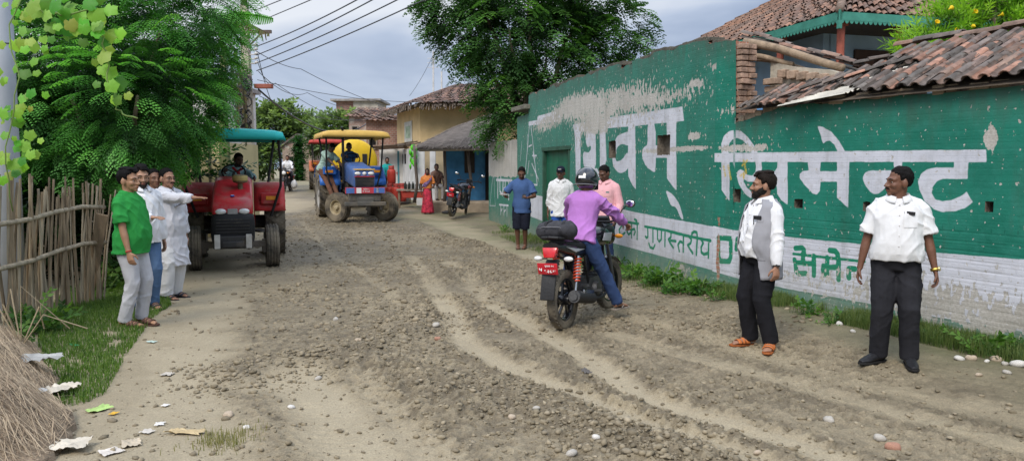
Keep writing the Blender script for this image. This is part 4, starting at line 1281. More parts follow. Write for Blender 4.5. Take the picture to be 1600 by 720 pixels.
hc = at(1312, 20, 15.0)
hx = Vector((math.cos(R(-15.4) + PI / 2 - PI / 2), 0, 0))
HZ = math.atan2(DL[1], DL[0]) - PI / 2              # local +y runs along the road, local +x to the right
vh = empty('verandah_house', (hc.x, hc.y, 0), HZ, 'two storey house with a tiled hip roof, green eave trim and blue verandah', 'house')
ez = hc.z; RW, RD, RH = 7.5, 9.2, 1.75
mb = MB()
ridge = [Vector((2.9, 3.4, ez + RH)), Vector((2.9, 6.0, ez + RH))]
e00, e10, e11, e01 = Vector((0, 0, ez)), Vector((RW, 0, ez)), Vector((RW, RD, ez)), Vector((0, RD, ez))
def roof_tiles(mb, A_, B_, C_, D_, nu, nv, amp=.05, tone=None):
    """quad slope: A,B along the eave, D,C along the ridge; ribbed like rows of half-round tiles"""
    nrm = (B_ - A_).cross(D_ - A_).normalized()
    if nrm.z < 0: nrm = -nrm
    for j in range(nv):
        for i in range(nu):
            q = random.choice(tone or TILE_C[:]); k = .8 + .5 * random.random(); cc = tuple(t * k * 1.05 for t in q)
            ring = []
            for v in (j / nv - .0, (j + 1) / nv + .25 / nv):
                v = min(v, 1.0); r_ = []
                for kx in range(5):
                    u = (i + kx / 4) / nu
                    p = A_.lerp(B_, u).lerp(D_.lerp(C_, u), v) + nrm * (amp * math.sin(PI * kx / 4) + (.03 if v == j / nv else -.005) + .02 * math.sin(i * 1.7 + j * 2.3))
                    r_.append(p)
                ring.append(r_)
            mb.loft(ring, caps=False, closed=False, col=cc)
RT = [(.20, .12, .085), (.16, .10, .075), (.24, .135, .09), (.13, .09, .07), (.18, .12, .09)]
roof_tiles(mb, e01, e00, ridge[0], ridge[1], 62, 13, .045, RT)
roof_tiles(mb, e00, e10, Vector((RW - 2, 3.4, ez + RH)), ridge[0], 52, 13, .045, RT)
mb.build('roof', TILE_M, vh, smooth=False, colors=True, fixn=False)
mb = MB(); dz_ = Vector((0, 0, .02)); mb.add([e01 - dz_, e00 - dz_, ridge[0] - dz_, ridge[1] - dz_, e10 - dz_, Vector((RW - 2, 3.4, ez + RH)) - dz_], [(0, 1, 2, 3), (1, 4, 5, 2)]); mb.build('roof_deck', mat('bamboo_deck', (.09, .07, .05)), vh)
mb = MB(); mb.tube([e00 + Vector((0, 0, .05)), ridge[0] + Vector((0, 0, .05))], .08, 8); mb.tube([ridge[0], ridge[1]], .09, 8); mb.build('ridge_cap', mat('ridge_clay', (.20, .15, .12), .9, .3, 6, .5, 30), vh, smooth=True)
TRIM = mat('trim_green', (.055, .24, .18), .6, .2, 4, .2, 30, dirt=.2)
mb = MB()
for (a, b_) in ((e01, e00), (e00, e10)):
    n = int((b_ - a).length / .11)
    d = (b_ - a) / n; nn = d.cross(Vector((0, 0, 1))).normalized() * .012
    mb.bar(a - Vector((0, 0, .06)), b_ - Vector((0, 0, .06)), .03, .16)
    for i in range(n):
        p = a + d * i - Vector((0, 0, .14)); mb.prism([p, p + d, p + d * .75 - Vector((0, 0, .05)), p + d * .5 - Vector((0, 0, .065)), p + d * .25 - Vector((0, 0, .05))], p, p + nn)
mb.build('eave_trim', TRIM, vh)
mb = MB(); mb.box((.02, .02, ez - .12), (.07, .07, .36)); mb.build('corner_pendant', TRIM, vh)
mb = MB(); mb.add([e00 + Vector((.1, .1, -.03)), e10 + Vector((0, .1, -.03)), e11 - Vector((0, 0, .03)), e01 + Vector((.1, 0, -.03))], [(0, 1, 2, 3)]); mb.build('ceiling', mat('dark_wood', (.05, .04, .032), .9), vh)
BLUEW = mat('blue_limewash', (.33, .45, .55), .9, .15, 2.5, .25, 20, dirt=.1)
mb = MB(); vy = 1.9
mb.box((RW / 2 + .6, vy + .1, ez / 2), (RW - 1.3, .2, ez)); mb.box((1.2, RD / 2 + .9, ez / 2), (.2, RD - 2, ez)); mb.build('wall', BLUEW, vh)
mb = MB(); mb.box((RW / 2 + .2, .5 + RD / 2, ez - 2.55), (RW - .5, RD - 1.2, .2)); mb.build('verandah_floor', mat('concrete', (.33, .31, .28), .9, .2, 4, .3, 30), vh)
DW = mat('door_wood', (.055, .028, .018), .6, .3, 4, .3, 30)
mb = MB(); mb.box((2.45, vy - .02, ez - 1.4), (1.1, .08, 2.1)); d_ = mb.build('door', DW, vh, bevel=.01)
mb = MB()
for sx in (-.27, .27): mb.box((2.45 + sx, vy - .07, ez - 1.4), (.42, .03, 1.7))
mb.build('door_panel', mat('door_wood2', (.10, .045, .025), .6, .3, 4, .3, 30), d_, bevel=.01)
POST = mat('post_red', (.30, .085, .055), .7, .25, 5, .3, 30)
for (px_, py_) in ((.22, .22), (1.62, .22), (3.1, .22), (.22, 2.2)):
    mb = MB(); mb.tube([(px_, py_, ez - 2.5), (px_, py_, ez - .1)], .075, 10); mb.box((px_, py_, ez - .16), (.2, .2, .1)); mb.build('post', POST, vh, smooth=False, bevel=.01)
RAIL = mat('rail_blue', (.16, .35, .62), .6, .15, 5, .2, 30)
mb = MB()
for (a, b_) in (((.2, .22), (5.6, .22)), ((.22, .22), (.22, 6))):
    a = Vector((*a, 0)); b_ = Vector((*b_, 0))
    for zz in (ez - 1.62, ez - 2.3): mb.bar(a + Vector((0, 0, zz)), b_ + Vector((0, 0, zz)), .05, .07)
    n = int((b_ - a).length / .13)
    for i in range(n): p = a.lerp(b_, i / n); mb.bar(p + Vector((0, 0, ez - 2.3)), p + Vector((0, 0, ez - 1.62)), .05, .03)
mb.build('railing', RAIL, vh)

def wallbox(mb, x0, x1, y0, y1, z0, z1): mb.box(((x0 + x1) / 2, (y0 + y1) / 2, (z0 + z1) / 2), (x1 - x0, y1 - y0, z1 - z0))


def thatch(name, A_, B_, C_, D_, parent, m, n=5200, ln=.45, th=.16, z=0., colr=((.13, .11, .095), (.22, .19, .165))):
    """sloping thatch quad (A,B eave; D,C top): a slab with straw laid down the slope"""
    A_, B_, C_, D_ = map(Vector, (A_, B_, C_, D_))
    nrm = (B_ - A_).cross(D_ - A_).normalized()
    if nrm.z < 0: nrm = -nrm
    mb = MB(); mb.prism([A_, B_, C_, D_], A_, A_ + nrm * th); slab = mb.build(name, m, parent)
    r = np.random.default_rng(9); u = r.random(n); v = r.random(n) ** 1.1
    A0, B0, C0, D0 = [np.array(q) for q in (A_, B_, C_, D_)]
    P = (A0 * (1 - u)[:, None] + B0 * u[:, None]) * (1 - v)[:, None] + (D0 * (1 - u)[:, None] + C0 * u[:, None]) * v[:, None]
    dn = (A0 * (1 - u)[:, None] + B0 * u[:, None]) - (D0 * (1 - u)[:, None] + C0 * u[:, None]); dn /= np.linalg.norm(dn, axis=1)[:, None]
    e = np.array((B_ - A_).normalized()); nn = np.array(nrm)
    dn = dn + e * (r.random((n, 1)) - .5) * .4 + nn * (r.random((n, 1)) - .45) * .16
    P = P + nn * (th + .03 * r.random((n, 1)))
    wv = e * .012
    V = np.stack([P - wv, P + wv, P + dn * ln * (.5 + r.random((n, 1))) + wv * .5, P + dn * ln * (.5 + r.random((n, 1))) - wv * .5], 1).reshape(-1, 3)
    t = r.random((n, 1)); C = np.array([colr[0]]) * (1 - t) + np.array([colr[1]]) * t; C *= .7 + .6 * r.random((n, 1))
    link('straw', npmesh('straw', V, np.arange(4 * n).reshape(-1, 4), np.repeat(C, 4, 0)), mat('straw', (1, 1, 1), .95, .2, 10, 0, attr=True), slab)
    return slab


def local(root, p): return root.matrix_basis.inverted() @ Vector(p)


THM = mat('thatch_base', (.13, .11, .095), .95, .3, 6, .6, 30)
hb = g(690, 322); hY = 24.6; zb = gz(hY)
p0 = at(690, 300, hY); p1 = at(768, 300, hY)
hut = empty('thatched_hut', (p0.x, hY, zb), 0, 'low blue mud hut with grey thatched roof, wooden posts and a mud plinth', 'house')
W_ = p1.x - p0.x + .55
HB = mat('hut_blue', (.075, .26, .48), .9, .35, 2.0, .4, 12, dirt=.30, dirtcol=(.38, .36, .30))
mb = MB(); wallbox(mb, 0, W_, .9, 1.05, .3, 2.2); wallbox(mb, 0, .12, 1.05, 4, .3, 2.4); mb.build('wall', HB, hut)
mb = MB(); wallbox(mb, -.55, W_ + .2, -.2, .9, -.3, .34); mb.build('plinth', mat('mud_plinth', (.36, .29, .21), .95, .25, 4, .5, 20), hut, bevel=.06)
mb = MB(); wallbox(mb, 1.0 * W_ / 1.95 - .42, W_ / 1.95 - .08, .84, .9, 1.25, 2.05); mb.build('window', mat('dark_wood', (.05, .04, .032)), hut)
mb = MB(); wallbox(mb, W_ - .78, W_ - .2, .82, .9, .34, 2.1); mb.build('doorway', mat('black_gap', (.012, .011, .01), .95), hut)
PW = mat('grey_pole', (.14, .115, .095), .9, .35, 5, .6, 25, stretch=(2, 2, .6))
for k, (fx, bend) in enumerate(((.06, .02), (.42, .08), (.80, .03), (1.0, .02), (-.38, .05))):
    mb = MB(); x_ = fx * W_ - .02
    mb.tube([(x_ - bend, .05, .3), (x_ + bend, .05, .9), (x_, .05, 1.5), (x_ - bend * .6, .05, 2.15)], [.055, .05, .05, .045], 8); mb.build('post', PW, hut, smooth=True)
ev = local(hut, at(652, 232, hY - .25)); ev2 = local(hut, at(775, 230, hY - .25)); tp = local(hut, at(780, 180, hY + 3.6)); tp1 = local(hut, at(712, 205, hY + 3.6))
thatch('roof', (ev.x, -.3, ev.z - .08), (ev2.x, -.3, ev2.z - .08), (tp.x, 3.6, tp.z), (tp1.x, 3.6, tp1.z), hut, THM)
mb = MB(); mb.tube([(ev.x + .05, -.27, ev.z - .05), (ev2.x, -.27, ev2.z - .05)], .05, 8); mb.build('eave_pole', mat('pale_pole', (.40, .36, .29), .9, .25, 4, .4, 20, stretch=(.5, 3, 3)), hut, smooth=True)
yY = 29.0
yc = at(657, 300, yY)
yh = empty('yellow_house', (yc.x, yY, gz(yY)), 0, 'two storey ochre plastered house with shaggy tiled hip roof, poster and white plank door', 'house')
YW = mat('ochre_plaster', (.62, .46, .245), .95, .14, 1.6, .35, 14, dirt=.16, dirtcol=(.36, .29, .19))
ezt = local(yh, at(657, 160, yY)).z
lft = Vector((-1.45, 3.9, 0))       # far end of the face that looks on the road
mb = MB()
q = [Vector((0, 0, -.3)), Vector((4.6, .5, -.3)), Vector((4.6 + lft.x, 4.4, -.3)), lft + Vector((0, 0, -.3))]
mb.prism(q, (0, 0, 0), (0, 0, ezt + .3)); mb.build('wall', YW, yh)
th_z = ezt - .12
ov = [Vector((-.35, -.75, th_z)), Vector((5.1, -.35, th_z + .1)), lft + Vector((-.8, .4, th_z)), Vector((1.4, 2.2, th_z + 1.0)), Vector((3.4, 2.4, th_z + 1.05))]
mb = MB(); OT = [(.16, .105, .085), (.20, .125, .10), (.13, .095, .08), (.24, .15, .11), (.11, .085, .07)]
roof_tiles(mb, ov[0], ov[1], ov[4], ov[3], 40, 9, .05, OT); roof_tiles(mb, ov[2], ov[0], ov[3], ov[3] + Vector((-.2, .4, 0)), 30, 9, .05, OT)
mb.build('roof', TILE_M, yh, colors=True, fixn=False)
mb = MB(); mb.add([ov[0] - Vector((0, 0, .06)), ov[1] - Vector((0, 0, .06)), ov[4] - Vector((0, 0, .2)), ov[3] - Vector((0, 0, .2)), ov[2] - Vector((0, 0, .06))], [(0, 1, 2, 3, 4)])
rr = np.random.default_rng(2)
for i in range(230):
    a, b_ = (ov[0], ov[1]) if i % 5 < 3 else (ov[2], ov[0]); t = rr.random(); p = a.lerp(b_, t); mb.bar(p + Vector((0, .1, .02)), p + Vector((rr.random() * .1 - .05, -.1, -.05 - .22 * rr.random())), .035, .012)
mb.build('eave_fringe', mat('fringe', (.12, .095, .075), .95, .3, 8, .3, 20), yh)
def facept(u, z, off=.02):
    n = Vector((-3.9, -1.45, 0)).normalized(); return lft * u + n * off + Vector((0, 0, z))
def facequad(mb, u0, u1, z0, z1, off, th):
    n = Vector((-3.9, -1.45, 0)).normalized(); mb.prism([facept(u0, z0, off), facept(u1, z0, off), facept(u1, z1, off), facept(u0, z1, off)], (0, 0, 0), n * th)
mb = MB(); facequad(mb, .30, .62, ezt - 1.42, ezt - .62, .01, .02); po = mb.build('poster', mat('poster_white', (.55, .55, .50), .6), yh)
mb = MB(); facequad(mb, .36, .56, ezt - 1.28, ezt - .80, .035, .004); mb.build('poster_print', mat('poster_green', (.33, .42, .30), .6, .4, 6), po)
WP = mat('white_planks', (.58, .58, .58), .8, .15, 3, .3, 30, dirt=.12)
dd = empty('door', (0, 0, 0)); dd.parent = yh
mb = MB()
for k in range(5): facequad(mb, .10 + .155 * k, .10 + .155 * k + .145, .0, 2.05, .03 + .004 * (k % 2), .05)
mb.build('door_leaf', WP, dd)
for u_ in (.50, .62):
    mb = MB(); facequad(mb, u_, u_ + .06, 1.45, 1.85, .09, .006); mb.build('vent_slot', mat('black_gap', (.012, .011, .01)), dd)
mb = MB()
for i in range(9):
    p = facept(-.05 + i * .13, 2.25 + .05 * math.sin(i * 2), .02); mb.bar(p, p + Vector((-.5, -.15, -.08 - .08 * rr.random())), .09, .05)
mb.bar(facept(-.1, 2.2, .45), facept(1.05, 2.2, .45), .06, .06); mb.build('lean_to_eave', mat('fringe', (.12, .095, .075)), yh)
mb = MB(); wallbox(mb, .05, .35, -1.6, -1.5, -.2, 2.0); wallbox(mb, .55, .75, -1.7, -1.6, -.2, 2.0); mb.build('white_pillar', WP, yh)
mb = MB(); wallbox(mb, .3, 1.6, -1.0, -.9, -.2, 2.2); mb.build('inner_wall', mat('cream_inner', (.45, .36, .23), .95, .2, 2), yh)
mb = MB(); mb.tube([(1.05, -2.0, -.2), (1.15, -2, .9), (1.1, -2, 2.2)], .07, 8); mb.build('post', PW, yh, smooth=True)
gp = at(645, 225, 27.2); pk_ = empty('hanging_packets', (gp.x, gp.y, gp.z), 0, 'bunch of bright green packets hanging at the shop eave of the yellow house', 'packets')
mb = MB()
for k in range(9): mb.ell((.10 * math.sin(k * 2.1), .08 * math.cos(k * 1.3), -.12 - .085 * k), (.10, .04, .11), 8, 6, Matrix.Rotation(k, 3, 'Z'))
mb.build('packet', mat('green_foil', (.10, .50, .03), .35, .2, 8), pk_, smooth=True)
mb = MB(); mb.tube([(0, 0, .15), (0, 0, -.8)], .008, 5); mb.build('string', mat('iron', (.08, .075, .07)), pk_)

BR1 = brickmat('brick_far', (.38, .19, .135), (.32, .155, .11), (.40, .35, .30), 3.0)
BR2 = brickmat('brick_pale', (.42, .26, .20), (.37, .22, .165), (.46, .42, .37), 3.0, plaster=(.50, .46, .38), pl=.55)


def bricked(mb, name, m, parent):
    o = mb.build(name, m, parent); uvw_attr(o.data); return o


def house(name, px0, px1, py_top, Y, depth, label, wallm, roof='tile', rz=0., rh=.8, group=None, wins=(), overh=.3):
    a = at(px0, py_top, Y); b_ = at(px1, py_top, Y); z0 = gz(Y); h = a.z - z0; W = b_.x - a.x
    o = empty(name, (a.x, Y, z0), rz, label, 'house', group)
    mb = MB(); wallbox(mb, 0, W, 0, depth, -.3, h); bricked(mb, 'wall', wallm, o)
    if roof == 'tile':
        mb = MB(); q0, q1 = Vector((-overh, -overh, h - .06)), Vector((W + overh, -overh, h - .06)); r0, r1_ = Vector((-overh * .3, depth * .6, h + rh)), Vector((W + overh * .3, depth * .6, h + rh))
        roof_tiles(mb, q0, q1, r1_, r0, int(W / .16), 8, .05, RT); mb.build('roof', TILE_M, o, colors=True, fixn=False)
        mb = MB(); mb.prism([Vector((0.01, .01, h)), Vector((.01, depth * .6, h + rh - .1)), Vector((.01, depth, h))], (0, 0, 0), (W - .02, 0, 0)); bricked(mb, 'gable', wallm, o)
    elif roof == 'flat':
        mb = MB(); mb.box((W / 2, depth / 2, h + .1), (W + 2 * overh, depth + 2 * overh, .2)); mb.build('roof', mat('slab', (.30, .28, .26), .9, .25, 3, .3, 20), o)
    for (x0, x1, z0_, z1_) in wins:
        mb = MB(); wallbox(mb, x0 * W - .06, x1 * W + .06, -.06, -.004, z0_ * h - .06, z1_ * h + .06); f_ = mb.build('window', mat('win_frame', (.30, .25, .2), .8), o)
        mb = MB(); wallbox(mb, x0 * W, x1 * W, -.075, -.062, z0_ * h, z1_ * h); mb.build('pane', mat('black_gap', (.012, .011, .01)), f_)
    return o


house('brick_house', 572, 622, 188, 34, 5, 'rosy brick house with a tiled roof just left of the yellow house', BR1, rh=.55, wins=((.1, .3, .62, .82),))
house('plastered_house', 545, 592, 182, 42, 5, 'grey plastered and brick house with tiled roof behind the rosy brick house', BR2, rh=.7, wins=((.12, .28, .6, .85),))
tw = house('brick_tower_house', 552, 590, 158, 72, 5, 'tall narrow pale and red brick building with a flat roof rising above the row', brickmat('brick_cream', (.52, .47, .38), (.48, .42, .34), (.55, .52, .45), 2.5), roof='flat', overh=.35)
a = at(524, 158, 72); mb = MB(); wallbox(mb, a.x - tw.location.x, -.02, .3, 5, -.3, a.z - gz(72)); bricked(mb, 'wing', BR1, tw)
mb = MB(); mb.box((a.x - tw.location.x + 1.0, 2.5, a.z - gz(72) + .1), (2.9, 5.3, .19)); mb.build('wing_roof', mat('slab', (.30, .28, .26)), tw)
mb = MB(); zt = at(560, 184, 71).z - gz(72); wallbox(mb, 0, tw.location.x * 0 + 5.4, -.06, .0, -.2, zt); bricked(mb, 'lower_wall', BR1, tw)
sY = 31.5; a = at(600, 232, sY); b_ = at(628, 232, sY)
ws = empty('shop_wall', (a.x, sY, gz(sY)), 0, 'whitewashed shop wall with faded red writing between the tractor and the yellow house', 'wall')
mb = MB(); wallbox(mb, -.2, b_.x - a.x + .1, 0, .2, -.3, a.z - gz(sY)); mb.build('plaster', mat('whitewash', (.58, .56, .53), .95, .2, 1.6, .3, 14, dirt=.2), ws)
mb = MB(); wallbox(mb, .55, .62, -.03, -.004, -.1, 1.9); mb.build('blue_post', mat('post_teal', (.08, .25, .30), .7), ws)
mb = MB()
for k in range(6): mb.box((-.1 + .13 * k, -.008, 1.0 + .05 * math.sin(k * 2)), (.08, .008, .13), Matrix.Rotation(.4 * math.sin(k), 3, 'Y'))
mb.build('lettering', mat('red_paint', (.45, .06, .04), .7), ws)
mb = MB(); mb.bar((-.3, -.5, a.z - gz(sY) + .02), (1.1, -.5, a.z - gz(sY) + .1), .7, .04, up=(0, .2, 1)); mb.build('awning', mat('rust_sheet', (.22, .15, .115), .8, .35, 4), ws)
gh_ = house('brick_gatehouse', 441, 492, 233, 60, 4, 'small gabled brick house at the far end of the road', brickmat('brick_gate', (.40, .29, .23), (.35, .25, .19), (.45, .40, .34), 3, plaster=(.42, .36, .29), pl=.58), roof='none', wins=((.14, .34, .45, .75),))
h_ = at(441, 233, 60).z - gz(60); W_ = at(492, 233, 60).x - at(441, 233, 60).x; pkz = at(465, 212, 60).z - gz(60)
mb = MB(); mb.prism([Vector((-.3, 0, h_)), Vector((W_ + .3, 0, h_)), Vector((W_ * .48, 0, pkz))], (0, 0, 0), (0, 4, 0)); bricked(mb, 'gable', BR2, gh_)
mb = MB(); mb.bar((-.5, 2, h_ - .05), (W_ * .48, 2, pkz + .1), 4.4, .14, up=(0, 0, 1)); mb.bar((W_ * .48, 2, pkz + .1), (W_ + .5, 2, h_ - .05), 4.4, .14); mb.build('roof', mat('thatch_base', (.13, .11, .095)), gh_)

FT = [((425, 195), 62, [(425, 200, 30, 0), (410, 215, 24, 0), (445, 190, 24, 0), (400, 190, 20, 0), (455, 215, 22, 0)], 'pale bushy tree behind the concrete pole at the road end'),
      ((478, 205), 66, [(478, 205, 22, 0), (495, 215, 18, 0), (470, 222, 20, 0)], 'small tree between the gatehouse and the yellow tractor canopy'),
      ((520, 205), 58, [(520, 205, 22, 0), (545, 205, 20, 0), (505, 220, 18, 0), (535, 222, 22, 0), (560, 215, 15, 0)], 'tree crown right of the gatehouse in front of the tall brick building'),
      ((385, 210), 55, [(385, 235, 26, 0), (365, 225, 22, 0), (405, 245, 20, 0)], 'low tree seen through the teal canopy of the red tractor'),
      ((330, 200), 48, [(330, 235, 40, 0), (300, 220, 40, 0), (355, 250, 22, 0)], 'tree behind the cream building on the left')]
for k, ((px, py), Y, lb, lab) in enumerate(FT):
    b_ = at(px, 262, Y); lo = lobes_px(lb, Y)
    tree('distant_tree', (b_.x, Y, gz(Y)), lo, 200, TPL_B, .85, [(.06, .095, .045), (.12, .185, .075), (.21, .30, .12), (.30, .40, .18)], lab, .18, .5, group='trees at the far end of the road', nlimb=4, inner=.5)  # pale greens: distance haze is painted into the leaf colours
b_ = at(467, 262, 56); P = np.array([[b_.x + .5 * (rng.random() - .5), 56 + .4 * (rng.random() - .5), gz(56) + 3.1 * rng.random()] for _ in range(420)])
iv = empty('creeper_bush', (b_.x, 56, gz(56)), 0, 'tall dark green creeper in front of the gatehouse', 'creeper')
foliage('leaves', TPL_B, P - np.array(iv.location), rng.normal(size=(420, 3)), .35 + .2 * rng.random(420), np.array([[.03, .10, .025]]) * (.6 + .8 * rng.random((420, 1))), LEAF, iv)
mb = MB(); mb.tube([(0, 0, -.1), (.05, 0, 3)], .05, 6); mb.build('stem', BARK, iv)

cY = 17.5; a = at(288, 222, cY); b_ = at(346, 222, cY)
cr_ = empty('cream_shed', (a.x, cY, gz(cY)), 0, 'cream boarded shed wall behind the red tractor', 'shed')
mb = MB(); wallbox(mb, -1.2, b_.x - a.x, 0, 2.5, -.2, a.z - gz(cY)); mb.build('wall', mat('cream_wall', (.60, .50, .27), .9, .12, 2), cr_)
mb = MB()
for k in range(7): wallbox(mb, -1.0 + .31 * k, -.955 + .31 * k, -.05, -.004, 0, a.z - gz(cY))
mb.build('batten', mat('dark_batten', (.16, .12, .08), .9), cr_)
lh = house('whitewashed_house', 300, 350, 134, 33, 4, 'whitewashed and brick house seen between the tree and the concrete pole', brickmat('brick_left', (.40, .17, .12), (.36, .15, .10), (.42, .36, .3), 3, plaster=(.60, .585, .54), pl=.38), roof='flat', overh=.2, wins=((.5, .75, .62, .8),))
mb = MB(); mb.lathe([(.02, 0), (.30, .04), (.42, .16), (.41, .17), (.29, .06), (.02, .02)], (1.1, -.5, at(350, 192, 32).z - gz(33)), n=20, M=Matrix.Rotation(1.1, 3, 'X')); mb.build('satellite_dish', mat('dish_grey', (.30, .30, .30), .5), lh, smooth=True)
SKIN = {}


def skin(tone):
    k = 'skin_%d' % int(tone[0] * 1000)
    return mat(k, tone, .5, .12, 14, .12, 160, spec=.4, sss=.08)


def cloth(name, colr, var=.1, rough=.9, bump=.25, bs=220, **kw):
    return mat('cloth_' + name, colr, rough, var, 5, bump, bs, spec=.15, **kw)


def ik(a, c, l1, l2, pole):
    a = Vector(a); c = Vector(c); d = c - a; L_ = min(max(d.length, abs(l1 - l2) + .01), (l1 + l2) * .999)
    d = d.normalized(); c = a + d * L_
    x = (l1 * l1 - l2 * l2 + L_ * L_) / (2 * L_); h = math.sqrt(max(l1 * l1 - x * x, 0))
    p = Vector(pole); p = p - d * p.dot(d)
    p = p.normalized() if p.length > 1e-5 else Vector((0, 1, 0))
    return a + d * x + p * h, c


def ellring(c, rx, ry, n=20, M=None, pw=1.0):
    o = []
    for k in range(n):
        a = 2 * PI * k / n; ca, sa = math.cos(a), math.sin(a)
        p = Vector((math.copysign(abs(ca) ** pw, ca) * rx, math.copysign(abs(sa) ** pw, sa) * ry, 0))
        o.append((M @ (p + c)) if M else p + c)
    return o


TOR = [(-.085, .135, .10, 0), (-.02, .160, .112, .004), (.06, .158, .108, .002), (.14, .143, .102, -.002), (.22, .146, .106, -.006), (.31, .160, .115, -.008), (.39, .168, .115, 0), (.44, .163, .100, .006), (.475, .140, .088, .010), (.503, .105, .072, .012), (.530, .068, .060, .012)]


def wrinkle(me, amp, seed=0, sc=9., st=(1, 1, .45)):
    a = getco(me); nn = getno(me); q = a * np.array(st)
    d = (1 - np.abs(2 * vn3(q, sc, seed) - 1)) - .5 + .6 * (vn3(q, sc * 2.3, seed + 3) - .5)
    setco(me, a + nn * (amp * d)[:, None])


def folds(me, amp, freq, d, seed=0, warp=1.6):
    a = getco(me); nn = getno(me); d = np.array(d, float); d /= np.linalg.norm(d)
    ph = (a @ d) * freq + warp * vn3(a, 4.5, seed) + .5 * vn3(a, 11, seed + 1)
    k = np.clip(2.4 * vn3(a + 3.1 * seed, 4., seed + 2) - .75, 0, 1)
    setco(me, a + nn * (amp * k * ((1 - np.abs(np.sin(PI * ph))) ** 1.6 - .3))[:, None])


def head_shapes(mb, M, big=1.0, beardless=True):
    """M maps head space (origin at the skull base/neck top, -Y = face) to body space"""
    M3 = M.to_3x3()
    def E(c, r, rot=None):
        mb.ell(M @ Vector(c), r, 14, 10, M3 @ rot if rot is not None else M3)
    E((0, .012, .118), (.074, .094, .092)); E((0, -.022, .060), (.062, .070, .085)); E((0, -.045, .012), (.046, .046, .036)); E((0, -.076, -.014), (.022, .020, .020))
    E((0, -.062, .100), (.060, .036, .028)); E((.036, -.060, .052), (.027, .026, .026)); E((-.036, -.060, .052), (.027, .026, .026))
    mb.tube([M @ Vector((0, -.090, .092)), M @ Vector((0, -.104, .068)), M @ Vector((0, -.116, .049)), M @ Vector((0, -.098, .040))], [.008, .010, .015, .011], 8)
    for s in (-1, 1):
        E((s * .014, -.098, .045), (.010, .012, .009)); E((s * .076, .008, .068), (.012, .024, .034), Matrix.Rotation(-.25 * s, 3, 'Z'))
    E((0, -.090, .020), (.026, .014, .008)); E((0, -.089, .008), (.022, .014, .009))


def patch_on(bvh, c, d, ux, uy, w, h, off, nu=6, nv=6):
    """grid patch of size w x h projected along d on a surface; returns rows of points"""
    rows = []
    for j in range(nv + 1):
        r = []
        for i in range(nu + 1):
            o = Vector(c) - Vector(d) * .4 + Vector(ux) * ((i / nu - .5) * w) + Vector(uy) * ((j / nv - .5) * h)
            hit = bvh.ray_cast(o, Vector(d), .8)
            if hit[0] is None: return None
            r.append(hit[0] - Vector(d) * off)
        rows.append(r)
    return rows


def patch_obj(name, bvh, c, d, ux, uy, w, h, off, m, parent):
    rows = patch_on(bvh, c, d, ux, uy, w, h, off)
    if not rows: return None
    mb = MB(); mb.loft(rows, caps=False, closed=False)
    return mb.build(name, m, parent, smooth=True)


def hand(mb, w, e, curl, side, fr=.0085, roll=None, spread=.9):
    """palm, four unequal bent fingers and a thumb. w wrist, e elbow"""
    d = (w - e).normalized(); inward = Vector((-side, 0, 0)) if roll is None else Vector(roll)
    nrm = (inward - d * inward.dot(d)).normalized()          # palm faces this way
    x = d.cross(nrm).normalized()                             # across the palm
    if x.dot(Vector((0, -1, 0))) < 0 and roll is None: x = -x  # thumb forward
    elif roll is not None and (x.dot(Vector((-side, -.3, .6))) < 0): x = -x
    M = Matrix((x, d, nrm)).transposed()
    mb.tube([w - d * .01, w + d * .02, w + d * .055, w + d * .088], [(.022, .017), (.032, .017), (.040, .015), (.038, .012)], 10, ref=x)
    for k, (o, L_) in enumerate(((.030, .070), (.010, .080), (-.010, .074), (-.029, .058))):
        b = w + d * .078 + x * o; pts = [b]; a = 0; p = b
        dirx = x * (o * 1.6 * spread)
        for q, f in enumerate((.45, .32, .28)):
            a += curl * (.75, 1.0, .8)[q] * (1 + .12 * k)
            dd = (d * math.cos(a) + nrm * math.sin(a) + dirx).normalized(); p = p + dd * L_ * f; pts.append(p)
        mb.tube(pts, [fr * 1.1, fr * 1.05, fr * .95, fr * .75], 7)
    t0 = w + d * .022 + x * .026; t1 = t0 + (x * .75 + d * .6 + nrm * .25).normalized() * .038; t2 = t1 + (x * .25 + d * .9 + nrm * (.25 + curl * .4)).normalized() * .030; t3 = t2 + (d * .85 - x * .05 + nrm * (.3 + curl * .6)).normalized() * .024
    mb.tube([t0, t1, t2, t3], [.014, fr * 1.3, fr * 1.15, fr * .85], 7)


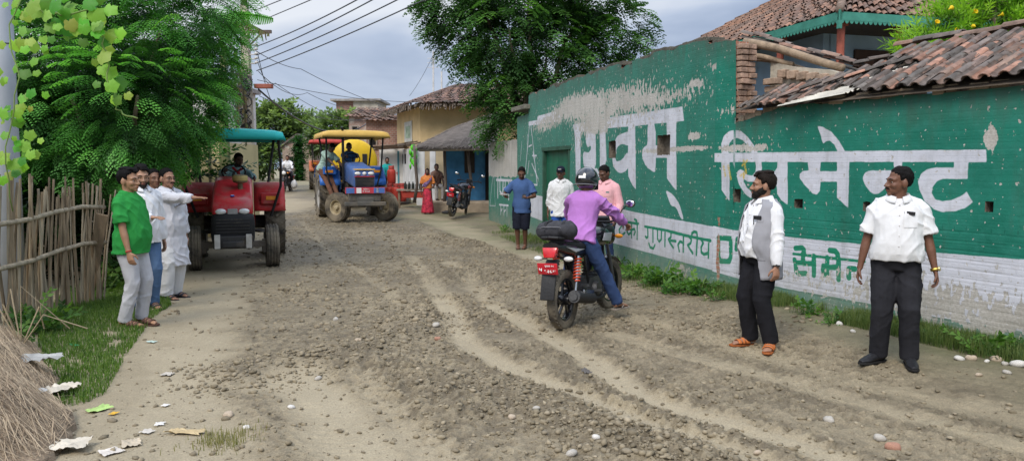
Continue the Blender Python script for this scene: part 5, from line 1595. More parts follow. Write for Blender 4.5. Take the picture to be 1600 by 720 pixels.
def person(label, loc, head_deg, H_=1.70, tone=(.22, .11, .065), shirt=None, trousers=None, hip=(0, 0, .90), lean=0., leanx=0., twist=0., yaw=0., pitch=0., hroll=0.,
           wr=((-.24, .0, .80), (.24, .0, .80)), elp=((-.5, .8, 0), (.5, .8, 0)), an=((-.10, .02, .085), (.10, .02, .085)), kn=((0, -1, 0), (0, -1, 0)), foot=(0.15, -.15),
           curl=(.35, .35), roll=(None, None), hair='short', haircol=(.007, .006, .006), beard=None, feet='sandal', feetcol=(.03, .025, .02), belly=0., girth=1.0,
           vox=.0075, group=None, extras=None, cat='person', root=None, footdir=None, z=None, headscale=1.0, moustache=False):
    """builds one person; local frame: faces -Y, own right hand at -X. Everything below is given for a body 1.70 m tall."""
    k = H_ / 1.70
    if root is None:
        if z is None: z = H(loc[0], loc[1]) - .006
        root = empty('person', (loc[0], loc[1], z), R(head_deg), label, cat, group)
    hip = Vector(hip)
    T = Matrix.Translation(hip) @ Matrix.Rotation(leanx, 4, 'Y') @ Matrix.Rotation(lean, 4, 'X') @ Matrix.Rotation(twist, 4, 'Z')
    info = {}
    def sc(mb): mb.v = [(p[0] * k, p[1] * k, p[2] * k) for p in mb.v]
    SHO = [T @ Vector((s * .166, .010, .438)) for s in (-1, 1)]
    HIP = [hip + (Matrix.Rotation(leanx * .3, 3, 'Y') @ Vector((s * .088, 0, -.02))) for s in (-1, 1)]
    EL, WR, KN, AN = [], [], [], []
    for i in (0, 1):
        e, w = ik(SHO[i], wr[i], .285, .255, elp[i]); EL.append(e); WR.append(w)
        q, a = ik(HIP[i], an[i], .41, .405, kn[i]); KN.append(q); AN.append(a)
    def prof(zz, grow=0.):
        zs = [t[0] for t in TOR]; rx, ry, yo = (float(np.interp(zz, zs, [t[q] for t in TOR])) for q in (1, 2, 3))
        b = belly * math.exp(-((zz - .12) / .16) ** 2); bb = math.exp(-((zz - .12) / .2) ** 2) * (girth - 1)
        return rx * (1 + bb) * girth ** .5 + grow, ry * (1 + bb) + grow + b * .55, yo - b * .55
    info['prof'] = prof
    def torso(mb, grow, z0=-.1, z1=.53, flare=0., soft=0.):
        rings = []
        for (zz, rx, ry, yo) in TOR:
            if zz < z0 or zz > z1: continue
            b = belly * math.exp(-((zz - .12) / .15) ** 2)
            bb = math.exp(-((zz - .12) / .2) ** 2) * (girth - 1)
            fl = flare * max(0, (.25 - zz)) + soft
            rings.append(ellring(Vector((0, yo - b * .55, zz)), rx * (1 + bb) * (girth ** .5) + grow + fl, ry * (1 + bb) + grow + b * .55 + fl, 22, T, .92))
        mb.loft(rings)
    HM = T @ Matrix.Translation((0, .0, .575)) @ Matrix.Rotation(yaw, 4, 'Z') @ Matrix.Rotation(pitch, 4, 'X') @ Matrix.Rotation(hroll, 4, 'Y') @ Matrix.Scale(headscale, 4)
    near = vox < .010; fr = .0088 if near else .0105
    # ---- body
    mb = MB(); torso(mb, -.004)
    mb.tube([T @ Vector((0, .012, .47)), T @ Vector((0, .008, .53)), HM @ Vector((0, .012, .04))], [.062, .054, .055], 12)
    head_shapes(mb, HM)
    for i, s in ((0, -1), (1, 1)):
        mb.tube([T @ Vector((s * .03, .014, .52)), T @ Vector((s * .10, .012, .475)), SHO[i]], [.042, .046, .044], 10); mb.ell(SHO[i], (.050, .050, .048)); m1 = SHO[i].lerp(EL[i], .4)
        mb.tube([SHO[i], m1, EL[i]], [.050 * girth ** .4, .046 * girth ** .4, .037], 10); mb.ell(EL[i], .038)
        f1 = EL[i].lerp(WR[i], .3); mb.tube([EL[i], f1, EL[i].lerp(WR[i], .8), WR[i]], [.037, .039, .027, (.026)], 10)
        hand(mb, WR[i], EL[i], curl[i], s, fr, roll[i])
        mb.tube([HIP[i] + Vector((0, 0, .03)), HIP[i].lerp(KN[i], .45), KN[i]], [.082, .072, .052], 12); mb.ell(KN[i], .052)
        mb.tube([KN[i], KN[i].lerp(AN[i], .3), KN[i].lerp(AN[i], .75), AN[i]], [.051, .055, .038, .036], 12)
        fa = foot[i]; fd = Vector((math.sin(fa), -math.cos(fa), 0)) if footdir is None else Vector(footdir[i])
        A = AN[i]; sole = Vector((0, 0, -.062))
        mb.tube([A - fd * .052 + sole * .55, A + sole * .25, A + fd * .06 + sole * .62, A + fd * .135 + sole * .92, A + fd * .178 + sole], [(.030, .032), (.036, .042), (.040, .030), (.044, .019), (.030, .014)], 10, ref=fd.cross(Vector((0, 0, 1))))
        if near and feet != 'shoe':
            sd_ = fd.cross(Vector((0, 0, 1)))
            for q in range(5): mb.tube([A + fd * .16 + sole * 1.02 + sd_ * (.030 - .015 * q) * s, A + fd * (.198 - .007 * q) + sole * 1.08 + sd_ * (.032 - .017 * q) * s], [.010, .008], 6)
    sc(mb); bme = remesh(mb, vox, 2, 'body')
    body = link('body', bme, skin(tone), root)
    info.update(T=T, HM=HM, k=k, WR=WR, EL=EL, KN=KN, AN=AN, SHO=SHO, root=root, body=body, HIP=HIP)
    # ---- face details
    dark = mat('eye_dark', (.012, .008, .006), .2, 0, 5, 0, spec=.5); wht = mat('eye_white', (.46, .42, .39), .3, 0, 5, 0)
    if vox < .013:
        for s in (-1, 1):
            mb = MB(); mb.ell(HM @ Vector((s * .031, -.0695, .080)), (.0130, .0135, .0072), 10, 8, HM.to_3x3()); sc(mb); ew = mb.build('eye', wht, root, smooth=True)
            mb = MB(); mb.ell(HM @ Vector((s * .031, -.0805, .080)), (.0068, .0040, .0066), 10, 8, HM.to_3x3()); sc(mb); mb.build('iris', dark, ew, smooth=True)
            mb = MB(); mb.tube([HM @ Vector((s * .013, -.0955, .101)), HM @ Vector((s * .032, -.0935, .107)), HM @ Vector((s * .052, -.079, .102))], [.0035, .0045, .0025], 6); sc(mb)
            mb.build('eyebrow', mat('hair_dark', haircol, .6, .3, 30, .4, 90), root, smooth=True)
        mb = MB(); mb.ell(HM @ Vector((0, -.0975, .020)), (.023, .0085, .0055), 10, 6, HM.to_3x3()); mb.ell(HM @ Vector((0, -.0955, .009)), (.020, .009, .0065), 10, 6, HM.to_3x3()); sc(mb)
        mb.build('lips', mat('lip_%d' % int(tone[0] * 1000), (tone[0] * .85, tone[1] * .62, tone[2] * .65), .5, .1), root, smooth=True)
    # ---- hair
    def cap(name, test, grow, m, amp=.006):
        mb = MB(); mb.ell((0, 0, 0), (1, 1, 1), 36, 26); me = mb.mesh(name, True); a = getco(me); V = []
        for q in a:
            x, y, zc = q
            if zc > -.05 or True:
                p = Vector((x * (.076 + grow), .012 + y * (.096 + grow), .118 + zc * (.094 + grow)))
                e_ = min(1, max(0, (p.z - test(p.x, p.y, p.z, True)) / .028)); gr = (grow + .004) * e_ ** .5 - .004
                p = Vector((x * (.075 + gr), .012 + y * (.095 + gr), .118 + zc * (.093 + gr)))
            V.append(p)
        V = np.array(V); keepv = np.array([test(*p) for p in V]); nz_ = vn3(V, 60, 3) - .5
        cen = np.array([0, 0, .1]); dd = V - cen; dd /= np.linalg.norm(dd, axis=1)[:, None]
        V = V + dd * (nz_ * amp * 2)[:, None]
        fs = [tuple(p.vertices) for p in me.polygons if sum(keepv[v] for v in p.vertices) >= len(p.vertices) - 1]
        cnt = {}
        inner = V - dd * .014; n = len(V); P = [HM @ Vector(p) for p in V] + [HM @ Vector(p) for p in inner]
        ed = {}
        for f in fs:
            for i in range(len(f)):
                e = (f[i], f[(i + 1) % len(f)]); ed[e] = 1
        F2 = list(fs) + [tuple(n + v for v in reversed(f)) for f in fs] + [(b, a_, a_ + n, b + n) for (a_, b) in ed if (b, a_) not in ed]
        mb = MB(); mb.add(P, F2); sc(mb)
        o = mb.build(name, m, root, smooth=True)
        bm = bmesh.new(); bm.from_mesh(o.data); bmesh.ops.delete(bm, geom=[v for v in bm.verts if not v.link_faces], context='VERTS'); bm.to_mesh(o.data); bm.free(); return o
    HMAT = mat('hair_%d' % int(haircol[0] * 1e4), haircol, .7, .35, 40, .6, 130, spec=.12, stretch=(1, 1, .3))
    if hair:
        def th(x, y, zz, ln=False):
            line = .166 - .034 * (abs(x) / .075) ** 2 if y < -.02 else .158 - (y + .02) * 1.6
            if y > .055: line = .035
            line += .006 * math.sin(x * 310 + y * 170) + .004 * math.sin(y * 390 + x * 90)
            if abs(x) > .056 and -.034 < y < -.004: line = .086
            return line if ln else zz > line - .004
        hm_ = cap('hair', th, .004 if hair == 'short' else .010, HMAT, .007)
        if hair == 'full':
            mb = MB(); mb.ell(HM @ Vector((0, -.030, .192)), (.056, .050, .024), 14, 8, HM.to_3x3()); mb.ell(HM @ Vector((.01, -.075, .172)), (.042, .020, .016), 14, 8, HM.to_3x3()); mb.ell(HM @ Vector((0, .03, .20)), (.062, .06, .024), 14, 8, HM.to_3x3()); sc(mb)
            me = remesh(mb, .006, 2, 'quiff'); wrinkle(me, .004, 3, 70, (1, .4, 1)); link('quiff', me, HMAT, root)
    if beard:
        BM = mat('beard_%d' % int(beard[0] * 1e4), beard, .8, .4, 50, .8, 160)
        mb = MB()
        M3 = HM.to_3x3()
        for (c, r) in (((0, -.050, .004), (.052, .050, .034)), ((0, -.078, -.018), (.030, .026, .028)), ((.045, -.02, .030), (.022, .045, .036)), ((-.045, -.02, .030), (.022, .045, .036)), ((0, -.094, .033), (.026, .011, .007))):
            mb.ell(HM @ Vector(c), r, 14, 10, M3)
        for s in (-1, 1): mb.tube([HM @ Vector((s * .028, -.088, .028)), HM @ Vector((s * .033, -.082, .005))], [.009, .012], 6); mb.tube([HM @ Vector((s * .068, .0, .085)), HM @ Vector((s * .060, -.015, .03))], [.011, .018], 6)
        sc(mb); me = remesh(mb, .006, 1, 'beard'); wrinkle(me, .003, 2, 90); link('beard', me, BM, root)
        mb = MB(); mb.ell(HM @ Vector((0, -.1035, .0165)), (.019, .005, .0055), 10, 6, M3); sc(mb); mb.build('mouth', mat('lip_beard', (.16, .06, .05), .5), root, smooth=True)
    elif moustache:
        mb = MB()
        for s in (-1, 1): mb.tube([HM @ Vector((0, -.106, .032)), HM @ Vector((s * .016, -.103, .030)), HM @ Vector((s * .030, -.090, .022))], [.005, .0065, .003], 6)
        sc(mb); mb.build('moustache', HMAT, root, smooth=True)
    # ---- trousers
    if trousers:
        g_ = trousers.get('fit', .014); mb = MB(); rings = []
        for (zz, rx, ry, yo) in TOR[:3 if not trousers.get('high') else 4]:
            rx, ry, yo = prof(zz, g_ * .8); rings.append(ellring(Vector((0, yo, zz)), rx, ry, 20, T if abs(lean) < .5 and hip.z > .7 else Matrix.Translation(hip) @ Matrix.Rotation(lean * .5, 4, 'X')))
        mb.loft(rings); wd = trousers.get('width', 1.0); ln = trousers.get('length', 1.0)
        for i in (0, 1):
            t0 = HIP[i] + Vector((0, 0, .02)); end = AN[i] + (AN[i] - KN[i]).normalized() * .025
            if ln >= .9: low = [KN[i].lerp(end, t) for t in (.25, .5, .75, .92, 1.0)]; rr = [.060 * wd, .060 * wd, .058 * wd, .058 * wd, .056 * wd]
            else: low = [KN[i].lerp(end, .12)]; rr = [.070 * wd]
            pts = [t0, HIP[i].lerp(KN[i], .25), HIP[i].lerp(KN[i], .6), KN[i]] + low
            mb.tube(pts, [.088 * girth ** .4 + g_, .084 * girth ** .3 + g_, .072 * wd + g_ * .5, .062 * wd + g_ * .4] + [r + g_ * .2 for r in rr], 14)
            mb.ell(KN[i], .060 * wd + g_ * .4)
        sc(mb); me = remesh(mb, max(vox, .009), 3, 'trousers'); sd_ = int(abs(root.location.x) * 100) % 50; folds(me, .008, 7, (.6, .2, .75), sd_, 2.4); folds(me, .007, 8, (-.7, .2, .65), sd_ + 3, 2.2); folds(me, .007, 9, (1, .6, .1), sd_ + 7); wrinkle(me, .002, 9, 22, (1, 1, 1.4))
        info['trousers'] = link('trousers', me, trousers['m'], root)
        if trousers.get('belt'):
            mb = MB(); r_ = []
            for dz, q in ((-.018, .0), (-.018, .006), (.018, .006), (.018, 0)):
                rx, ry, yo = prof(.055 + dz, g_ * .9 + q); r_.append(ellring(Vector((0, yo, .055 + dz)), rx, ry, 28, T))
            mb.loft(r_, caps=False); sc(mb); mb.build('belt', mat('belt_black', (.02, .018, .016), .45, .1), root, smooth=True)
    # ---- shirt
    if shirt:
        g_ = shirt.get('fit', .016); mb = MB(); hem = shirt.get('hem', -.05)
        rings = []; prof = [t for t in TOR if t[0] > hem + .01 and t[0] < .52]
        z0, rx0, ry0, yo0 = TOR[0] if hem <= TOR[0][0] else next(t for t in TOR if t[0] >= hem)
        fl = shirt.get('flare', .06)
        levels = []
        if hem < TOR[0][0]:
            for zz in np.linspace(hem, TOR[0][0] - .03, 5): levels.append((zz, .158, .115, 0.))
        else: levels.append((hem, rx0, ry0, yo0))
        for (zz, rx, ry, yo) in levels + prof:
            b = belly * math.exp(-((zz - .12) / .16) ** 2); bb = math.exp(-((zz - .12) / .2) ** 2) * (girth - 1); f_ = fl * max(0, .22 - zz)
            rings.append(ellring(Vector((0, yo - b * .55, zz)), max(rx, .150 if zz < .1 else 0) * (1 + bb) * girth ** .5 + g_ + f_, max(ry, .108 if zz < .1 else 0) * (1 + bb) + g_ + b * .55 + f_, 24, T, .92))
        rings.append(ellring(Vector((0, .010, .528)), .073, .062, 24, T))
        mb.loft(rings)
        for i in (0, 1):
            s = (-1, 1)[i]; mb.tube([T @ Vector((s * .04, .012, .515)), T @ Vector((s * .10, .012, .474)), SHO[i]], [.045 + g_ * .6, .050 + g_ * .7, .050 + g_ * .6], 12); mb.ell(SHO[i], .050 + g_ * .6); m1 = SHO[i].lerp(EL[i], .4)
            if shirt.get('sleeve') == 'short':
                e_ = SHO[i].lerp(EL[i], .80); mb.tube([SHO[i], m1, e_], [.050 + g_, .054 + g_, .060 + g_], 12)
            elif shirt.get('sleeve') == 'long':
                wl = EL[i].lerp(WR[i], shirt.get('cuff', .96))
                mb.tube([SHO[i], m1, EL[i]], [.049 + g_, .050 + g_, .045 + g_], 12); mb.ell(EL[i], .045 + g_); mb.tube([EL[i], EL[i].lerp(WR[i], .35), EL[i].lerp(WR[i], .75), wl], [.045 + g_, .043 + g_, .036 + g_, .030 + g_ * .7], 12)
            else:
                mb.tube([SHO[i], SHO[i].lerp(EL[i], .08)], [.060 + g_, .062 + g_], 12)
        sc(mb); me = remesh(mb, max(vox, .0078), 4, 'shirt'); wa = shirt.get('wr', .006)
        sd_ = int(abs(root.location.x) * 100) % 50; folds(me, wa * 1.7, 10, (.75, .2, .65), sd_); folds(me, wa * 1.7, 9, (-.8, .2, .55), sd_ + 5); folds(me, wa * 1.5, 8, (1, .5, .12), sd_ + 9); wrinkle(me, wa * .35, 13, 22, (1.2, 1, .6))
        so = link(shirt.get('name', 'shirt'), me, shirt['m'], root); info['shirt'] = so
        bvh = BVHTree.FromPolygons([tuple(v.co) for v in me.vertices], [tuple(p.vertices) for p in me.polygons]); info['bvh'] = bvh
        Tk = Matrix.Scale(k, 4) @ T; fw = (T.to_3x3() @ Vector((0, 1, 0))); ux = T.to_3x3() @ Vector((1, 0, 0)); uz = T.to_3x3() @ Vector((0, 0, 1)); info.update(fw=fw, ux=ux, uz=uz, Tk=Tk)
        if shirt.get('collar'):
            mb = MB(); rws = []
            for (r_, h_, dy) in ((.084, .515, 0), (.074, .560, 0), (.078, .567, 0), (.112, .517, -.010), (.109, .510, -.010), (.082, .548, 0)):
                row = []
                for q in range(25):
                    a = -PI / 2 + .30 + (2 * PI - .6) * q / 24; fr_ = 1 - min(q, 24 - q) / 6 if min(q, 24 - q) < 6 else 0
                    row.append(Vector((r_ * 1.02 * math.cos(a), .010 + dy + r_ * .95 * math.sin(a) - .012 * fr_, h_ - .030 * fr_)))
                rws.append([T @ p for p in row])
            mb.loft(rws, caps=False, closed=False); sc(mb); mb.build('collar', shirt['m'], so, smooth=True)
        if shirt.get('placket'):
            patch_obj('placket', bvh, Tk @ Vector((0, 0, .5 - shirt['placket'] / 2)), fw, ux, uz, .030 * k, shirt['placket'] * k, .003, shirt['m'], so)
            for q in range(int(shirt['placket'] / .085)):
                hit = bvh.ray_cast(Tk @ Vector((0, -.5, .47 - .085 * q)), fw, 1.)
                if hit[0] is not None: mb = MB(); mb.ell(hit[0] - fw * .004, .0055, 8, 6); mb.build('button', mat('button', (.55, .53, .5), .4), so, smooth=True)
        if shirt.get('pocket'):
            sx = shirt['pocket']
            po = patch_obj('pocket', bvh, Tk @ Vector((sx, 0, .345)), fw, ux, uz, .105 * k, .115 * k, .005, shirt['m'], so)
    # ---- footwear
    if feet:
        FM = mat('foot_%s_%d' % (feet, int(feetcol[0] * 1000)), feetcol, .45 if feet == 'shoe' else .7, .2, 8, .2, 60)
        for i, s in ((0, -1), (1, 1)):
            fa = foot[i]; fd = Vector((math.sin(fa), -math.cos(fa), 0)) if footdir is None else Vector(footdir[i]); A = AN[i]; sd_ = fd.cross(Vector((0, 0, 1))); sole = Vector((0, 0, -.062))
            mb = MB()
            if feet == 'shoe':
                mb.tube([A - fd * .068 + sole * .6, A - fd * .02 + sole * .35, A + fd * .06 + sole * .55, A + fd * .15 + sole * .85, A + fd * .215 + sole * .98], [(.032, .036), (.042, .052), (.046, .040), (.050, .026), (.026, .015)], 12, ref=sd_)
                mb.ell(A + Vector((0, 0, -.01)), (.046, .052, .03)); sc(mb); me = remesh(mb, .007, 3, 'shoe'); o = link('shoe', me, FM, root)
                mb = MB(); pts = []
                for (t, wv) in ((-.085, .028), (-.05, .036), (.06, .042), (.13, .050), (.19, .042), (.225, .018)): pts.append((t, wv))
                pl_ = [A + fd * t + sd_ * wv + sole * 1.05 for t, wv in pts] + [A + fd * t - sd_ * wv + sole * 1.05 for t, wv in reversed(pts)]
                mb.prism(pl_, (0, 0, 0), (0, 0, -.018)); sc(mb); mb.build('sole', mat('sole_black', (.018, .017, .016), .8), o, bevel=.003)
            else:
                pts = ((-.075, .026), (-.04, .036), (.05, .037), (.12, .050), (.18, .046), (.215, .024))
                pl_ = [A + fd * t + sd_ * wv + sole * 1.18 for t, wv in pts] + [A + fd * t - sd_ * wv + sole * 1.18 for t, wv in reversed(pts)]
                mb.prism(pl_, (0, 0, 0), (0, 0, -.018)); sc(mb); o = mb.build('sandal' if feet == 'sandal' else 'flip_flop', mat('solem_%d' % int(feetcol[0] * 1000), tuple(c * .6 for c in feetcol), .85), root, bevel=.004)
                mb = MB(); fwd_pts = []
                if feet == 'sandal':
                    for (t, hh_, ww) in ((.125, .034, .020), (.045, .058, .022), (.085, .046, .014)):
                        arc = [A + fd * t + sd_ * (.052 * math.cos(a)) + sole * 1.1 + Vector((0, 0, hh_ * math.sin(a) * 1.0 + .006)) for a in np.linspace(0, PI, 9)]
                        mb.tube(arc, [(ww, .004)] * 9, 6, ref=fd)
                    arc = [A - fd * .058 + sd_ * (.05 * c_) + fd * (.06 * abs(c_)) + Vector((0, 0, -.03)) for c_ in (-1, -.6, 0, .6, 1)]; mb.tube(arc, [(.004, .009)] * 5, 6)
                else:
                    for s2 in (-1, 1): mb.tube([A + fd * .135 + sole * .95, A + fd * .095 + sd_ * .03 * s2 + sole * .62, A + fd * .03 + sd_ * .046 * s2 + sole * 1.05], [.006, .007, .006], 6)
                sc(mb); mb.build('strap', FM, o, smooth=True)
    if extras: extras(info)
    return root, info


def wrap(info, a, b, t, r, wd, m, name, parent=None):
    """band around a limb at parameter t between joints a,b"""
    k = info['k']; a = Vector(a) * k; b = Vector(b) * k; c = a.lerp(b, t); d = (b - a).normalized()
    mb = MB(); mb.tube([c - d * wd / 2, c - d * wd / 2 + d * .001, c + d * wd / 2 - d * .001, c + d * wd / 2], [r * .9, r, r, r * .9], 14)
    return mb.build(name, m, parent or info['root'], smooth=True)


def watch(info, i, mband, mface):
    a, b = info['EL'][i], info['WR'][i]; o = wrap(info, a, b, .93, .034, .022, mband, 'watch'); k = info['k']
    d = (b - a).normalized(); c = a.lerp(b, .93) * k; n = d.cross(Vector((0, 0, 1))).cross(d); s = Vector((-1 if i == 0 else 1, -.3, .1)); n = (s - d * s.dot(d)).normalized()
    M = Matrix((d.cross(n), d, n)).transposed(); mb = MB(); mb.lathe([(.0, .040), (.016, .040), (.019, .036), (.019, .026)], c, n=16, M=M); mb.build('watch_face', mface, o, smooth=True)


STEEL = mat('steel', (.45, .45, .46), .3, .1, 8, 0, metal=.9); GOLD = mat('gold', (.65, .45, .10), .3, .1, 8, 0, metal=.9)
BLACKP = mat('black_plastic', (.018, .018, .02), .4, .15, 8, .1)


def pos(px, py): p = g(px, py); return (p.x, p.y)


def facing(p, tx, ty):
    """heading (deg) so that local -Y points towards (tx,ty)"""
    return math.degrees(math.atan2(tx - p[0], -(ty - p[1])))


WHITE = cloth('white', (.72, .72, .73), .05); WHITE2 = cloth('white_warm', (.68, .68, .68), .05); BLACKT = cloth('black_trouser', (.014, .014, .017), .2); CHAR = cloth('charcoal', (.022, .022, .026), .25)
def ex_vest(I):
    VM = cloth('grey_vest', (.29, .29, .31), .12, bump=.15, bs=260); T, k, root = I['T'], I['k'], I['root']
    mb = MB(); n = 40; rows_o, rows_i = [], []
    for zz in (-.22, -.16, -.10, -.04, .02, .08, .14, .20, .26, .32, .38, .43, .47, .505, .53):
        rx, ry, yo = I['prof'](max(zz, -.02), .046); rx += .03 * max(0, .05 - zz); ry += .02 * max(0, .05 - zz)
        if zz > .33 and zz < .46: rx -= .014
        ro, ri = [], []
        op = .52 + .9 * max(0, .12 - zz) + .55 * max(0, zz - .25)          # half opening angle at the front
        for q in range(n + 1):
            a = -PI / 2 + op + (2 * PI - 2 * op) * q / n
            p = Vector((rx * math.cos(a), yo + ry * math.sin(a), zz)); ro.append(T @ (p * 1.0)); ri.append(T @ Vector((p.x * .95, p.y * .95, p.z)))
        rows_o.append(ro); rows_i.append(ri)
    for rows in (rows_o, list(reversed(rows_i))): pass
    nr = len(rows_o)
    vs = [q for r in rows_o for q in r] + [q for r in rows_i for q in r]; off = nr * (n + 1); fs = []
    for j in range(nr - 1):
        for q in range(n):
            a = j * (n + 1) + q; fs.append((a, a + 1, a + n + 2, a + n + 1)); fs.append((off + a, off + a + n + 1, off + a + n + 2, off + a + 1))
    for q in range(n): fs.append((q, off + q, off + q + 1, q + 1)); a = (nr - 1) * (n + 1) + q; fs.append((a, a + 1, off + a + 1, off + a))
    for j in range(nr - 1):
        for e in (0, n): a = j * (n + 1) + e; fs.append((a, a + n + 1, off + a + n + 1, off + a))
    mb.add([tuple(Vector(v) * k) for v in vs], fs); me = mb.mesh('waistcoat', True)
    bm = bmesh.new(); bm.from_mesh(me); bmesh.ops.subdivide_edges(bm, edges=bm.edges, cuts=1, use_grid_fill=True, smooth=.3); bmesh.ops.recalc_face_normals(bm, faces=bm.faces); bm.to_mesh(me); bm.free()
    folds(me, .007, 8, (.7, .3, .6), 4); folds(me, .006, 8, (-.8, .2, .5), 9); folds(me, .006, 9, (1, .4, .1), 2); me.polygons.foreach_set('use_smooth', np.ones(len(me.polygons), bool))
    v = link('waistcoat', me, VM, root)
    bvh = BVHTree.FromPolygons([tuple(q.co) for q in me.vertices], [tuple(p.vertices) for p in me.polygons]); fw = I['fw']; Tk = I['Tk']
    d = (T.to_3x3() @ Vector((-.42, .9, 0))).normalized(); u = (T.to_3x3() @ Vector((.9, .42, 0))).normalized()
    patch_obj('breast_pocket', bvh, Tk @ Vector((.10, -.1, .335)), d, u, I['uz'], .105, .022, .005, VM, v)
    patch_obj('hip_pocket', bvh, Tk @ Vector((.12, -.1, -.02)), d, u, I['uz'], .13, .025, .005, VM, v)
    hit = bvh.ray_cast(Tk @ Vector((.10, -.1, .350)) - d * .4, d, 1.)
    if hit[0] is not None:
        M = Matrix((u, d, I['uz'])).transposed()
        mb = MB(); mb.box(hit[0] + I['uz'] * .012 - d * .004, (.075, .012, .035), M); o = mb.build('phone', BLACKP, root, bevel=.003)
        mb = MB(); mb.tube([hit[0] - u * .03 - d * .012 + I['uz'] * .02, hit[0] - u * .03 - d * .012 - I['uz'] * .05], .004, 6); mb.build('pen', BLACKP, root)
    watch(I, 1, BLACKP, mat('watch_dark', (.05, .05, .05), .2))


p = pos(1186, 545)
person('bearded man in a grey waistcoat and orange sandals standing by the painted wall', p, facing(p, -3.2, 5.0), 1.61, (.30, .155, .095), dict(m=WHITE, sleeve='long', hem=-.02, collar=True, placket=.46, cuff=.97, fit=.020), dict(m=BLACKT, width=1.28, fit=.018, belt=True),
       yaw=-.55, pitch=-.02, wr=((-.26, .04, .77), (.275, -.04, .80)), elp=((-.4, 1, 0), (.5, .8, 0)), an=((-.10, -.03, .085), (.13, .03, .085)), foot=(-.15, .75), curl=(.4, .5), hair='full', haircol=(.013, .009, .007), beard=(.014, .011, .009), feet='sandal', feetcol=(.50, .15, .04), belly=.058, girth=1.12, vox=.0065, extras=ex_vest, headscale=1.04)
def ex_white(I):
    watch(I, 1, GOLD, mat('watch_gold', (.6, .5, .25), .2, metal=.5)); Tk = I['Tk']
    hit = I['bvh'].ray_cast(Tk @ Vector((.085, -.5, .395)), I['fw'], 1.)
    if hit[0] is not None:
        mb = MB(); M = Matrix((I['ux'], I['fw'], I['uz'])).transposed() @ Matrix.Rotation(.12, 3, 'Y'); mb.box(hit[0] - I['fw'] * .006 + I['uz'] * .008, (.062, .012, .028), M); mb.build('phone', BLACKP, I['root'], bevel=.003)
        mb = MB(); mb.tube([hit[0] - I['fw'] * .008 - I['ux'] * .045 + I['uz'] * .02, hit[0] - I['fw'] * .008 - I['ux'] * .045 - I['uz'] * .05], .0035, 6); mb.build('pen', STEEL, I['root'])
    mb = MB(); T = I['T']; mb.tube([(Matrix.Scale(I['k'], 4) @ T @ Vector((.062 * math.sin(a), .01 - .072 * math.cos(a), .515 - .035 * max(0, math.cos(a)) ** 2))) for a in np.linspace(-1.6, 1.6, 15)], .005, 6); mb.build('neck_thread', GOLD, I['root'], smooth=True)


p = pos(1393, 577)
person('stocky man in a white short sleeved shirt and gold watch by the white lettering', p, facing(p, .2, -1), 1.62, (.145, .065, .038), dict(m=WHITE2, sleeve='short', hem=.0, collar=True, placket=.44, pocket=.085, fit=.024, wr=.008), dict(m=CHAR, width=1.30, fit=.018, belt=True),
       yaw=-1.2, pitch=-.02, wr=((-.285, -.03, .80), (.30, -.05, .79)), elp=((-.6, .8, 0), (.6, .8, 0)), an=((-.11, -.02, .085), (.125, -.05, .085)), foot=(-.75, .12), curl=(.45, .5), hair='short', feet='shoe', feetcol=(.016, .016, .018), belly=.05, girth=1.12, vox=.0065, extras=ex_white, moustache=True, headscale=1.04)
def ex_green(I): wrap(I, I['EL'][0], I['WR'][0], .95, .030, .012, mat('red_thread', (.45, .04, .03), .8), 'wrist_thread')


p = pos(210, 512)
person('man in a bright green t-shirt and pale jeans standing nearest the fence', p, 84, 1.64, (.35, .19, .11), dict(m=cloth('green_tee', (.03, .27, .055), .08), sleeve='short', hem=-.11, fit=.022, name='t_shirt', wr=.007), dict(m=cloth('pale_jeans', (.47, .47, .49), .12), width=1.12),
       yaw=.0, wr=((-.225, -.12, .80), (.25, .05, .80)), elp=((-.3, 1, 0), (.5, .8, 0)), an=((-.09, .05, .085), (.09, -.03, .085)), curl=(.4, .4), hair='full', feet='sandal', feetcol=(.14, .07, .05), belly=.06, girth=1.08, vox=.0075, extras=ex_green, headscale=1.05)
p = pos(229, 487)
person('bearded man in a white shirt and blue jeans standing behind the green t-shirt man', p, 52, 1.67, (.34, .19, .12), dict(m=WHITE, sleeve='long', hem=-.10, collar=True, fit=.018), dict(m=cloth('blue_jeans', (.085, .15, .27), .25), width=1.05),
       yaw=-.25, pitch=.14, wr=((-.06, -.36, 1.10), (.24, 0, .8)), elp=((-.25, .6, -1), (.5, .8, 0)), roll=((0, .3, -1), None), curl=(.25, .4), hair='full', beard=(.016, .012, .01), feet='sandal', feetcol=(.05, .05, .06), belly=.04, girth=1.04, vox=.0085, headscale=1.05)
p = pos(248, 466)
person('half hidden man in a checked shirt between the bearded man and the kurta man', p, 45, 1.66, (.20, .10, .06), dict(m=cloth('grey_check', (.33, .34, .36), .5), sleeve='short', hem=-.10, fit=.016, name='checked_shirt'), dict(m=cloth('grey_trouser', (.16, .16, .18), .15)), hair='short', feet='sandal', feetcol=(.04, .04, .04), vox=.010)
def ex_kurta(I):
    HM, k = I['HM'], I['k']; mb = MB()
    for s in (-1, 1):
        ring = [Matrix.Scale(k, 4) @ HM @ Vector((s * .033 + .020 * math.cos(a), -.103 + .010 * abs(math.cos(a)) * (1 if math.cos(a) * s > 0 else 0), .079 + .0135 * math.sin(a))) for a in np.linspace(0, 2 * PI, 17)]
        mb.tube(ring, .0018, 5); mb.tube([Matrix.Scale(k, 4) @ HM @ Vector(q) for q in ((s * .057, -.096, .082), (s * .077, -.02, .082), (s * .078, .01, .070))], .002, 5)
    mb.tube([Matrix.Scale(k, 4) @ HM @ Vector((s * .011, -.106, .082)) for s in (-1, 1)], .002, 5); mb.build('glasses', BLACKP, I['root'], smooth=True)


